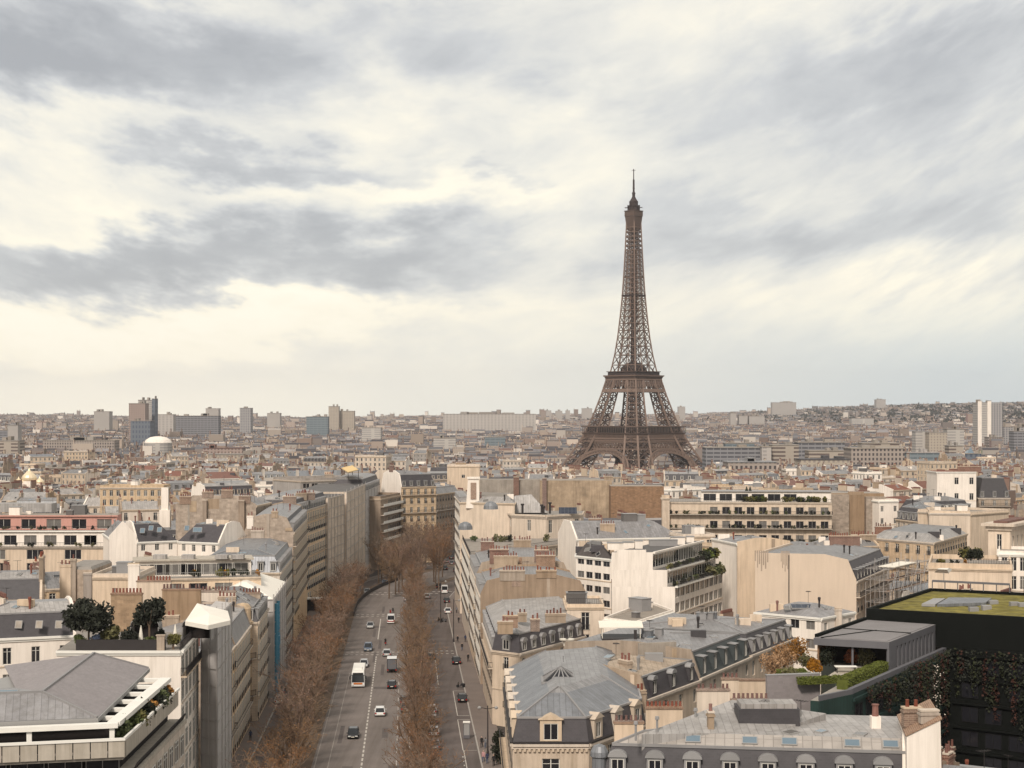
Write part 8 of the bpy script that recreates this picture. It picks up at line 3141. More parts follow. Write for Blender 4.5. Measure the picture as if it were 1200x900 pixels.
	for k in range(38):
		z = 120 + 4 * k
		for a, b in (((-1.7, -1.7), (1.7, -1.7)), ((-1.7, 1.7), (1.7, 1.7)), ((-1.7, -1.7), (-1.7, 1.7)), ((1.7, -1.7), (1.7, 1.7))):
			m.bar(P(*a, z), P(*b, z + 4), 0.6)
	m.build('lift_shaft', 'iron_tower_dark', t)
	ring(195.4, 197.0, 8.7, 8.7, 3.0, 'iron_tower_dark', 'middle_platform')
	ring(214.2, 215.2, 7.3, 7.3, 2.6, 'iron_tower_dark', 'middle_platform')
	# top cabin
	m = MB()
	m.mesh8([P(-4.9, -4.9, 262), P(4.9, -4.9, 262), P(4.9, 4.9, 262), P(-4.9, 4.9, 262)], [P(-6.2, -6.2, 275.5), P(6.2, -6.2, 275.5), P(6.2, 6.2, 275.5), P(-6.2, 6.2, 275.5)], 0)
	m.build('top_corbel', 'iron_tower', t)
	m = MB()
	m.prism([P(sx * 6.5, sy * 6.5, 0)[:2] for sx, sy in ((-1, -1), (1, -1), (1, 1), (-1, 1))], zb + 275.6, zb + 280.6)
	m.prism([P(sx * 6.9, sy * 6.9, 0)[:2] for sx, sy in ((-1, -1), (1, -1), (1, 1), (-1, 1))], zb + 280.7, zb + 281.4)
	m.build('top_cabin', 'iron_tower', t)
	m = MB()
	m.lathe(P(0, 0, 281.5), [(5.6, 0), (5.6, 4.2), (6.4, 4.3), (6.4, 5.0), (4.4, 5.2), (4.4, 8.5), (4.8, 8.6), (3.4, 10.5), (2.2, 12.5), (1.5, 14), (1.5, 17), (2.0, 17.2), (1.0, 19), (0.9, 31), (0.5, 31.3), (0.45, 41.8)], 12)
	m.build('antenna_mast', 'iron_tower_dark', t)
	m = MB()
	for a in range(10):
		an = a * 0.628
		p = Vector(P(6.2 * math.cos(an), 6.2 * math.sin(an), 281.5))
		m.bar(p, p + Vector((0, 0, 5.5)), 0.45)
		q = Vector(P(9.4 * math.cos(an), 9.4 * math.sin(an), 284.5))
		m.bar(p + Vector((0, 0, 3)), q, 0.4)
	for z in (300, 304):
		m.bar(P(-1.8, 0, z), P(1.8, 0, z), 0.4)
	m.bar(P(-1.4, 1.4, 322), P(1.4, -1.4, 322), 0.35)
	m.build('aerial_cluster', 'iron_tower_dark', t)
	return t

build_tower()

# =================================================== landmarks in the distance
def block(name, lab, px0, px1, pt, pb, Y, mat, cat='building', depth=16, roof='gravel_roof', extra=None, group=None, turn=0.0):
	"""Distant building between photo columns, top at pt; reaches the ground."""
	x0, x1 = X(px0, Y), X(px1, Y)
	z1 = Z(pt, Y)
	zb = ground((x0 + x1) / 2, Y) - 1
	t = thing(name, lab, cat, ((x0 + x1) / 2, Y, zb), group)
	m = MB()
	dy = math.tan(turn) * (x1 - x0)
	pts = [(x0, Y + dy), (x1, Y), (x1, Y + depth), (x0, Y + depth + dy)]
	m.prism(pts, zb, z1 - 0.6, 0, 1)
	m.build('wall', [mat, roof], t)
	m = MB()
	m.prism(inset(pts, [-0.5] * 4), z1 - 0.597, z1, 0)
	m.build('roof', roof, t)
	w = x1 - x0
	rr = random.Random(int(px0 * 3 + pt))
	for k in range(2 if w < 60 else 4):
		a = rr.uniform(0.08, 0.8)
		hw = rr.uniform(0.08, 0.16) * w
		m = MB()
		m.box(x0 + w * a, x0 + w * a + hw, Y + depth * .3 + dy * (1 - a), Y + depth * .8 + dy * (1 - a), z1 + 0.003, z1 + rr.uniform(1.5, 3.0) * (1 if Y < 1500 else 1.5))
		m.build('roof_housing', roof, t)
	if extra:
		extra(t, x0, x1, z1, Y, zb, depth)
	SOLIDS.append((pts, zb, pts, z1))
	return t

def fins(t, x0, x1, z1, Y, zb, depth):
	for f in (0.0, 0.40):
		m = MB()
		m.box(x0 + (x1 - x0) * f - 0.3, x0 + (x1 - x0) * (f + 0.15), Y - 1.2, Y - 0.01, zb, z1 + 1.5)
		m.build('white_pier', 'white_plaster', t)
	m = MB()
	m.box(x0 + (x1 - x0) * 0.555, x1 + 0.4, Y - 0.9, Y - 0.01, zb, z1)
	m.build('grey_bay', 'block_grey', t)

block('tower_block', 'tall white tower block with two pale piers near the right edge', 1146, 1174, 471.5, 535, 2300, 'block_white', extra=fins, depth=26)
block('office_block', 'lower grid fronted office in front of the tall white tower block', 1158, 1176, 512, 536, 2200, 'block_office', depth=18)
block('apartment_slab', 'grey slab right behind the tall white tower block', 1176, 1215, 500, 540, 2350, 'block_grey', depth=20)
block('apartment_slab', 'dark edged slab at the right edge below the tower block', 1188, 1220, 505, 545, 2000, 'block_dark', depth=20)
block('apartment_slab', 'white slab of three joined blocks, its left part', 1073, 1089, 505, 535, 1900, 'block_white', depth=18, roof='block_grey')
block('apartment_slab', 'cream middle part between two white slabs', 1089, 1110, 506.5, 538, 1880, 'block_cream', depth=18)
block('apartment_slab', 'white slab right of the cream middle part', 1110, 1130, 502.5, 535, 1900, 'block_white', depth=18)
block('glass_hall', 'pale blue glass fronted hall below the three joined slabs', 1064, 1104, 530, 546, 1500, 'block_glass', roof='zinc_pale')
block('office_block', 'small white building with one dark window band beside the glass hall', 1112, 1129, 522, 545, 1600, 'block_band')
block('office_block', 'dark blue office with a pale pyramid skylight', 1129, 1150, 531, 548, 1500, 'block_blue', extra=lambda t, x0, x1, z1, Y, zb, d: (lambda m: (m.mesh8([(x0 + 4, Y + 2, z1), (x1 - 6, Y + 2, z1), (x1 - 6, Y + 12, z1), (x0 + 4, Y + 12, z1)], [(x0 + 8, Y + 6, z1 + 5), (x0 + 8.4, Y + 6, z1 + 5), (x0 + 8.4, Y + 6.4, z1 + 5), (x0 + 8, Y + 6.4, z1 + 5)]), m.build('skylight', 'glass_blue', t)))(MB()))
block('office_block', 'wide brown office block with long rows of dark square windows', 997, 1060, 525, 556, 1300, 'block_office', depth=30, turn=-0.05)
block('office_block', 'upper set back storey block above the wide brown office', 1011, 1054, 519, 530, 1345, 'block_band', depth=20)
block('office_block', 'dark framed apartment building left of the wide brown office', 935, 990, 518, 535, 1500, 'block_dark', depth=20)
block('office_block', 'low banded office in front of the dark framed apartments', 948, 996, 528, 540, 1420, 'block_band', depth=20)
block('office_block', 'cream blocky office with brown bands', 905, 936, 521, 540, 1450, 'block_band', depth=20)
block('palace_range', 'ornate cream palace front under the wide brown office', 938, 996, 538, 556, 1180, 'block_cream', depth=24, roof='slate')
block('glass_office', 'dark blue glass office with stepped upper floors right of the tower', 827, 893, 524, 540, 1450, 'block_dark', depth=26)
block('glass_office', 'glass upper floors set back on the dark blue office', 850, 884, 519, 528, 1490, 'block_glass', depth=20)
block('office_block', 'long low grey roofed office with dark square bays', 853, 910, 541, 558, 1050, 'block_office', depth=26, roof='zinc')
block('office_block', 'brown white striped office end right of the dark blue office', 893, 904, 523, 540, 1440, 'block_stripe')
block('hill_slab', 'broad pale slab crowning the ridge right of the tower', 905, 933, 471.5, 482, 6400, 'block_pale', depth=40)
block('hill_slab', 'pale slab on the top of the hill before the right edge', 1027, 1038, 468, 474, 6900, 'block_pale', depth=40)
block('hill_slab', 'long grey white slab at the foot of the hill', 998, 1024, 490, 496, 4200, 'block_white', depth=30)
for k, (a, b, pt, lab) in enumerate(((856, 863, 484, 'cream tower left end of the row on the ridge right of the tower'), (866, 876, 487, 'cream slab in the row on the ridge right of the tower'), (878, 896, 487.5, 'longer cream slab in the row on the ridge right of the tower'))):
	block('ridge_slab', lab, a, b, pt, 498, 4300, 'block_pale', depth=30)
for k, (a, b, pt, lab) in enumerate(((640, 646, 481, 'small pale tower first left of the lattice tower'), (651, 659, 481.5, 'small pale tower second left of the lattice tower'), (663, 668, 481, 'slim tower third left of the lattice tower'), (682, 694, 478.5, 'broad pale tower touching the left edge of the lattice tower'), (795, 803, 476.5, 'pale tower block just right of the lattice tower'))):
	block('ridge_tower', lab, a, b, pt, 495, 5200, 'block_pale', depth=30)
block('long_slab', 'very long pale apartment slab along the skyline left of the tower', 519, 628, 485, 500, 3400, 'block_stripe', depth=24)
block('apartment_slab', 'tall cream slab at the left end of a group on the skyline', 385, 397, 476, 496, 3600, 'block_cream', depth=24)
block('apartment_slab', 'lower cream slab joined to the tall cream slab on the skyline', 397, 415, 481.5, 496, 3620, 'block_cream', depth=24)
block('glass_office', 'teal glass box on the skyline left of the tall cream slab', 359, 384, 488, 497, 3000, 'block_glass', depth=26)
block('apartment_slab', 'pale grey slab behind the teal glass box', 313, 328, 484, 500, 3800, 'block_pale', depth=26)
block('glass_office', 'dark glass box under the very long skyline slab', 568, 592, 512, 521, 2300, 'block_glass', depth=26)
block('apartment_slab', 'white stepped apartment block in the middle distance left of the tower', 424, 446, 501, 516, 2500, 'block_white', depth=24)
block('apartment_slab', 'broad white apartment block before the dark glass box', 508, 534, 513, 524, 2100, 'block_white', depth=24)
block('tower_block', 'brown pink tower block, left part of the tower group on the left', 151, 170, 472.5, 520, 2700, 'block_brown', depth=28)
block('tower_block', 'tall pale grey blue tower with a dark edge in the tower group on the left', 162, 178, 468.5, 520, 2760, 'block_white', depth=24)
block('tower_block', 'dark blue slim side of the tall grey blue tower', 178, 181.5, 467, 520, 2750, 'block_blue', depth=24)
block('tower_block', 'lower dark blue glass tower in front of the tower group', 153, 176, 493, 522, 2400, 'block_blue', depth=28)
block('apartment_slab', 'cream slab standing left of the tower group', 110, 128, 482, 502, 3300, 'block_pale', depth=28)
block('apartment_slab', 'pale striped slab right of the tower group', 182, 203, 485.5, 501, 3100, 'block_stripe', depth=26)
block('apartment_slab', 'dark grey blue long slab right of the pale striped slab', 206, 256, 487, 500, 3000, 'block_dark', depth=26)
block('apartment_slab', 'pale block above the dark grey blue long slab', 241, 256, 478.5, 490, 3500, 'block_pale', depth=26)
block('apartment_slab', 'white block with dark window columns on the left skyline', 281, 294, 478, 500, 3300, 'block_grey', depth=26)
block('office_block', 'dark grey box building at the left edge', -12, 9, 504, 514, 2500, 'block_dark', depth=24)
block('office_block', 'slim dark sided tower near the left edge', 9, 21, 498, 514, 2500, 'block_pale', depth=20)
block('patterned_office', 'long pale office with a honeycomb front on the left', 50, 134, 516, 526, 2000, 'block_office', depth=26)
block('apartment_slab', 'pale banded apartment block at the left edge', -12, 21, 516, 535, 1700, 'block_band', depth=24)
block('banded_block', 'grey apartment block with white balcony bands behind the golden domes', 39, 95, 548, 563, 1150, 'block_band', depth=22)
block('apartment_slab', 'long cream apartment block with dotted windows on the left', 240, 314, 532, 552, 1500, 'block_cream', depth=22, turn=-0.03)
block('brick_range', 'long brown block with a red brick top above the cream dotted block', 238, 284, 525, 534, 1750, 'block_brown', depth=22, roof='red_tile')

def build_domes():
	# white hall with a shallow dome
	Y = 1900
	x0, x1 = X(166, Y), X(198, Y)
	t = thing('domed_hall', 'round white hall with a shallow bright dome below the tower group', 'hall', ((x0 + x1) / 2, Y, ground(0, Y)))
	r = (x1 - x0) / 2
	zt = Z(519, Y)
	zb = ground(0, Y) - 1
	m = MB()
	m.lathe(((x0 + x1) / 2, Y + r, zb), [(r, 0), (r, zt - zb)], 20)
	m.build('wall', 'block_white', t)
	m = MB()
	h = Z(511.5, Y) - zt
	m.lathe(((x0 + x1) / 2, Y + r, zt), [(r * 1.02, 0), (r * 0.9, h * 0.45), (r * 0.6, h * 0.85), (r * 0.2, h), (0.1, h)], 20)
	m.build('dome', 'white_plaster', t)
	m = MB()
	c = (x0 + x1) / 2 + r * 0.25
	m.lathe((c, Y - 0.5, zb + 6), [(7, 0), (6, 5), (3, 8), (0.2, 9)], 14)
	m.build('entrance_arch', 'glass_blue', t)
	# golden onion domes
	Y = 900
	t = thing('domed_church', 'white church with a big gilded onion dome and two small ones on the left', 'church', (X(30, Y), Y, ground(0, Y)))
	zb = ground(0, Y) - 1
	m = MB()
	zt = Z(573, Y)
	m.box(X(12, Y), X(52, Y), Y, Y + 18, zb, zt)
	m.build('wall', 'white_plaster', t)
	for px, py, pt, r in ((30.5, 564, 548.3, 4.0), (18, 567, 559, 2.1), (43, 567, 558.5, 2.4), (24, 566, 560, 1.6)):
		x, z0, z1 = X(px, Y), Z(py, Y), Z(pt, Y)
		h = z1 - z0
		m = MB()
		m.lathe((x, Y + 6, zt), [(r * 0.8, 0), (r * 0.8, z0 - zt)], 12)
		m.build('drum', 'white_plaster', t)
		m = MB()
		m.lathe((x, Y + 6, z0), [(r * .8, 0), (r, h * 0.12), (r * 1.02, h * 0.25), (r * 0.85, h * 0.42), (r * 0.5, h * 0.6), (r * 0.2, h * 0.75), (0.08, h)], 14)
		m.build('onion_dome', 'gold_leaf', t)
	for px in (20, 33):
		x = X(px, Y)
		m = MB()
		m.box(x, x + 4.5, Y - 0.06, Y - 0.01, Z(580, Y), Z(574.5, Y))
		m.build('window', 'interior_dark', t)

build_domes()

# =================================================== the rest of the city
def district_houses():
	rr = random.Random(2024)
	hero = [(h.poly, h.cy, h.vb, h.rings, h.z1) for h in BL]
	extra = [s[0] for s in SOLIDS]
	hero_polys = [h[0] for h in hero] + extra
	boxes = [(min(p[0] for p in q), max(p[0] for p in q), min(p[1] for p in q), max(p[1] for p in q), q) for q in hero_polys]
	keep = []
	for h in BL:
		if h.vb:
			xs = [PX(p[0], p[1]) for p in h.poly]
			keep.append((min(xs), max(xs), min(p[1] for p in h.poly), h.vb))
	keep += [(0, 205, 150, 900), (905, 1200, 190, 900), (1109, 1200, 205, 900), (660, 825, 1640, 549), (12, 95, 895, 572), (700, 905, 160, 850), (1060, 1110, 134, 900)]
	seeds = [(rr.uniform(-900, 900), rr.uniform(150, 2000), rr.uniform(-0.7, 0.7)) for _ in range(90)]
	cells = {}
	out = []

	def free(poly, Y):
		x0, x1 = min(p[0] for p in poly), max(p[0] for p in poly)
		y0, y1 = min(p[1] for p in poly), max(p[1] for p in poly)
		for p in poly:                                 # the avenue and its trees
			if p[1] < 700:
				ax = road_pt(0, max(p[1], 100)).x
				if -20.0 < p[0] - ax < 21.6:
					return False
			if 560 < p[1] < 700 and 430 < PX(p[0], p[1]) < 540:
				return False
		for a0, a1, b0, b1, q in boxes:
			if x0 < a1 and x1 > a0 and y0 < b1 and y1 > b0 and quad_overlap(poly, q, 0.3):
				return False
		cx, cy = (x0 + x1) / 2, (y0 + y1) / 2
		for i in (-1, 0, 1):
			for j in (-1, 0, 1):
				for q in cells.get((int(cx // 40) + i, int(cy // 40) + j), ()):
					if quad_overlap(poly, q, 0.15):
						return False
		cells.setdefault((int(cx // 40), int(cy // 40)), []).append(poly)
		return True

	def near(x, y):
		return min(range(len(seeds)), key=lambda k: (seeds[k][0] - x) ** 2 + (seeds[k][1] - y) ** 2)
	for si, (sx, sy, ang) in enumerate(seeds):
		c, s = math.cos(ang), math.sin(ang)
		v = -260.0
		row = 0
		while v < 260:
			d = rr.uniform(10.5, 13.5)
			u = -260.0
			while u < 260:
				w = rr.uniform(9, 22)
				cx, cy = sx + (u + w / 2) * c - v * s, sy + (u + w / 2) * s + v * c
				u += w + (rr.uniform(8, 12) if rr.random() < 0.14 else 0.12)
				if not (130 < cy < 1660) or abs(cx) > 0.35 * cy + 30 or near(cx, cy) != si:
					continue
				px = PX(cx, cy)
				dx, dy = Vector((c, s)) * w / 2, Vector((-s, c)) * d / 2
				o = Vector((cx, cy))
				poly = [tuple(o - dx - dy), tuple(o + dx - dy), tuple(o + dx + dy), tuple(o - dx + dy)]
				g = ground(cx, cy)
				zt = g + rr.gauss(23.5, 2.6) + (rr.uniform(4, 9) if rr.random() < 0.05 else 0)
				pa, pb = min(PX(p[0], p[1]) for p in poly), max(PX(p[0], p[1]) for p in poly)
				ny = min(p[1] for p in poly)
				ok = True
				for k0, k1, ky, vb in keep:
					if ky > ny - 2 and pa < k1 and pb > k0:
						zt = min(zt, Z(vb, cy) - 0.3)
				if cy > 1000 and 640 < px < 840:
					zt = min(zt, Z(552, cy))
				if zt - g < 6.5 or not free(poly, cy):
					continue
				out.append((poly, zt, rr.random(), w, d))
			v += d + (13.0 if row % 2 else 3.5 + 7 * rr.random())
			row += 1
	return out

WALLS = ['cream_stone', 'pale_stone', 'cream_plaster', 'white_plaster', 'grey_plaster', 'tan_plaster']
WNAME = {'cream_stone': 'cream-stone', 'pale_stone': 'pale-stone', 'cream_plaster': 'cream-rendered', 'white_plaster': 'white', 'grey_plaster': 'grey-rendered', 'tan_plaster': 'tan'}

def roof_clutter(s, root, rr):
	"""Aerials, roof lights, hatches and flues on a sloping roof."""
	a, b = s.rings[-2][0], s.rings[-1][0]
	za, zb = s.rings[-2][1], s.rings[-1][1]
	if rr.random() < 0.5:
		antenna(root, s.cx + rr.uniform(-2, 2), s.cy, s.ztop - 0.3, 2.2, rr)
	for i in range(4):
		if i in s.party or not s.faces_cam(i):
			continue
		j = (i + 1) % 4
		p, q, r0, r1 = Vector(a[i]), Vector(a[j]), Vector(b[i]), Vector(b[j])
		if (q - p).length < 4:
			continue
		for _ in range(rr.choice((1, 2, 2, 3))):
			u, v = rr.uniform(0.12, 0.88), rr.uniform(0.2, 0.75)
			lo, hi = p.lerp(q, u), r0.lerp(r1, u)
			up = Vector((hi.x - lo.x, hi.y - lo.y, zb - za))
			c = Vector((*lo, za)) + up * v
			t = rr.random()
			if t < 0.5:
				d = (q - p).normalized()
				nrm = Vector((d.x, d.y, 0)).cross(up.normalized())
				skylight(root, c, up, nrm, rr.choice((0.8, 1.0, 1.6)), rr.choice((1.0, 1.3)), rr.choice(('glass', 'glass_curtain', 'glass_blue')))
			elif t < 0.8:
				m = MB()
				m.lathe((c.x, c.y, c.z - 0.2), [(0.16, 0), (0.16, rr.uniform(0.8, 1.6)), (0.26, 1.65), (0.2, 1.85)], 7)
				m.build('flue_pipe', rr.choice(('zinc_plain', 'iron', 'terracotta')), root)
			else:
				w = rr.uniform(0.7, 1.5)
				m = MB()
				m.box(c.x - w, c.x + w, c.y - 0.5, c.y + 0.5, c.z - 0.5, c.z + 0.9)
				m.build('roof_housing', rr.choice(('white_plaster', 'zinc_plain', 'cream_plaster', 'slate')), root)

def spec_house(poly, zt, q, w, d):
	"""Choose the look of an ordinary house."""
	rr = random.Random(int(q * 1e9))
	wall = rr.choices(WALLS, (30, 18, 22, 18, 8, 6))[0]
	kind = rr.choices(('mansard', 'zinc', 'flat', 'tile'), (46, 27, 22, 5))[0]
	far = poly[0][1] > 520
	win = dict(kind='casement' if far else rr.choice(('french', 'french', 'casement', 'shutter')), w=rr.choice((1.0, 1.15, 1.3)), h=rr.choice((1.8, 2.0, 2.1)), fh=3.15, sp=rr.choice((2.3, 2.6, 3.0)), m=0.9, balc=rr.choice(((), (0,), (1, 3), (0, 2))) if not far else (), cur=rr.choice((0.15, 0.35, 0.55)))
	kw = dict(wall=wall, sides={0: dict(win), 2: dict(win)}, detail=1)
	chim, feats = [], []
	mat = rr.choice(('chimney_plaster', 'chimney_plaster', 'chimney_brick', 'cream_plaster', 'red_brick'))
	if kind == 'mansard':
		h1, i1 = rr.uniform(2.4, 3.6), rr.uniform(0.9, 1.5)
		sl = rr.choices(('slate', 'zinc', 'zinc_blue'), (5, 4, 2))[0]
		top = rr.choice(('zinc', 'zinc', 'zinc_pale', 'zinc_plain'))
		kw.update(z1=zt - h1 - 1.0, levels=[(i1, h1, sl), (d / 2 - i1 - 0.15, 1.0, top)], party=(1, 3), partymat=rr.choice(('rubble_stone', 'cream_plaster', 'tan_plaster', 'grey_stained', 'white_plaster', 'cream_plaster')), cap=top)
		for i in (0, 2):
			kw['sides'][i].update(dorm='arch' if rr.random() < 0.2 else 'flat', dsp=rr.choice((2.4, 2.8, 3.2)), dm=rr.choice(('zinc_plain', 'slate', 'white_paint', 'pale_stone')))
		feats.append({'slate': 'slate-attic', 'zinc': 'grey-attic', 'zinc_blue': 'bluish-attic'}[sl])
		np_ = rr.choice((2, 3, 4, 5))
	elif kind in ('zinc', 'tile'):
		top = 'red_tile' if kind == 'tile' else rr.choice(('zinc', 'zinc_pale', 'zinc', 'zinc_blue'))
		h1 = rr.uniform(1.6, 3.0)
		kw.update(z1=zt - h1, levels=[(d / 2 - 0.15, h1, top)], party=(1, 3), partymat=rr.choice(('rubble_stone', 'cream_plaster', 'grey_stained', 'white_plaster')), cap=top)
		feats.append({'red_tile': 'red-tiled', 'zinc': 'grey-zinc', 'zinc_pale': 'pale-zinc', 'zinc_blue': 'bluish-zinc'}[top])
		np_ = rr.choice((2, 3, 4))
	else:
		cap = rr.choice(('gravel_roof', 'felt', 'gravel_roof', 'zinc_pale'))
		kw.update(z1=zt - 1.0, parapet=0.8, cap=cap)
		kw['sides'] = {i: dict(win, kind=rr.choice(('ribbon', 'casement'))) for i in range(4)}
		feats.append({'gravel_roof': 'gravel-roofed', 'felt': 'dark-roofed', 'zinc_pale': 'pale-roofed'}[cap])
		np_ = 0
	for k in range(np_):
		side = rr.choice((1, 3))
		side = (1, 3)[k % 2]
		chim.append(('p', side, (0.22, 0.3, 0.72, 0.6, 0.48)[k] + rr.uniform(-.06, .06), rr.choice((1.5, 2, 2.5, 3)), rr.uniform(0.9, 2.0), mat))
	if np_:
		feats.append(('one', 'two', 'three', 'four', 'five')[np_ - 1] + {'chimney_brick': ' brick', 'red_brick': ' red-brick', 'cream_plaster': ' cream', 'chimney_plaster': ' rendered'}[mat] + (' chimney' if np_ == 1 else ' chimneys'))
	kw['chim'] = chim
	kw['deco'] = (lambda s, r, z=int(q * 1e6): (roof_boxes(s, r, random.Random(z), 1 + z % 3, s.z1), antenna(r, s.cx, s.cy, s.ztop, 2.5, random.Random(z)))) if kind == 'flat' else (lambda s, r, z=int(q * 1e6): roof_clutter(s, r, random.Random(z)))
	return kw, WNAME[wall], feats

def build_city():
	global BVH
	cand = district_houses()
	verts, faces = [], []

	def add(a, z0, b, z1):
		n = len(a)
		o = len(verts)
		verts.extend((p[0], p[1], z0) for p in a)
		verts.extend((p[0], p[1], z1) for p in b)
		for i in range(n):
			j = (i + 1) % n
			faces.append((o + i, o + j, o + n + j, o + n + i))
		faces.append(tuple(o + n + i for i in range(n)))
	for h in BL:
		for s in h.solids():
			add(*s)
	for s in SOLIDS:
		add(*s)
	for poly, zt, q, w, d in cand:
		add(poly, ground(*poly[0]) - 1, poly, zt - 2.0)
	BVH = BVHTree.FromPolygons(verts, faces)
	scored = []
	cam0 = [PROBES[0]]
	for c in cand:
		poly, zt, q, w, d = c
		cx, cy = sum(p[0] for p in poly) / 4, sum(p[1] for p in poly) / 4
		px = PX(cx, cy)
		n = 0
		if -40 < px < 1240:
			for zz in (zt - 1.6, zt - 2.6, zt - 5, zt - 9):
				for k in range(4):
					a, b = poly[k], poly[(k + 1) % 4]
					for f in (0.15, 0.5, 0.85):
						x, y = a[0] + (b[0] - a[0]) * f, a[1] + (b[1] - a[1]) * f
						e = 1.0 + 0.5 / w
						x, y = cx + (x - cx) * e, cy + (y - cy) * e
						if visible((x, y, zz), cam0):
							n += 1
			if visible((cx, cy, zt - 1.5), cam0):
				n += 6
		area = n * w * 12 / (cy * cy)
		scored.append((area, n, px, cy, c))
	scored.sort(key=lambda t: -t[0])
	n_seen = sum(1 for s in scored if s[1])
	LIM = 285
	chosen, rest = [s for s in scored[:LIM] if s[1] > 0], [s for s in scored[LIM:]]
	print('CITY', len(cand), 'seen', n_seen, 'chosen', len(chosen), 'farthest', max(s[3] for s in chosen))
	# labels: look + nearest named building, with an ordinal when several answer to it
	anchors = [(sum(PX(p[0], p[1]) for p in h.poly) / len(h.poly), h.cy, h.short) for h in BL if h.short]
	anchors += [(110, 165, 'the hipped pergola block'), (1090, 215, 'the dark courtyard office'), (30, 900, 'the gilded onion domes'), (742, 1700, 'the lattice tower')]
	used = {}
	ords = ['', 'second ', 'third ', 'fourth ', 'fifth ', 'sixth ', 'seventh ']
	for area, n, px, cy, c in sorted(chosen, key=lambda t: t[3]):
		kw, wn, feats = spec_house(*c)
		best = min(anchors, key=lambda a: abs(a[0] - px) + 0.22 * abs(a[1] - cy))
		dpx = px - best[0]
		if abs(dpx) < 38:
			rel = 'behind' if cy > best[1] else 'in front of'
			if abs(cy - best[1]) > 130:
				rel = 'far behind' if cy > best[1] else 'well in front of'
		else:
			rel = ('right of' if dpx > 0 else 'left of')
			if cy > best[1] + 60:
				rel = 'behind ' + rel
		base = '%s %s house%s, %s %s' % (wn, feats[0], ' with ' + feats[1] if len(feats) > 1 else '', rel, best[2])
		k = used.get(base, 0)
		used[base] = k + 1
		lab = (ords[min(k, 6)] + base) if k else base
		if len(lab.split()) > 16:
			lab = lab.replace(' with ', ', ')
		if len(lab.split()) > 16:
			print('LONG', lab)
		H = House('town_house', lab, 'house', c[0], group='ordinary houses of the city', **kw)
		BL.pop()
		H.build()
	for h in list(BL):
		h.build()
	far_city([s[4] for s in rest])

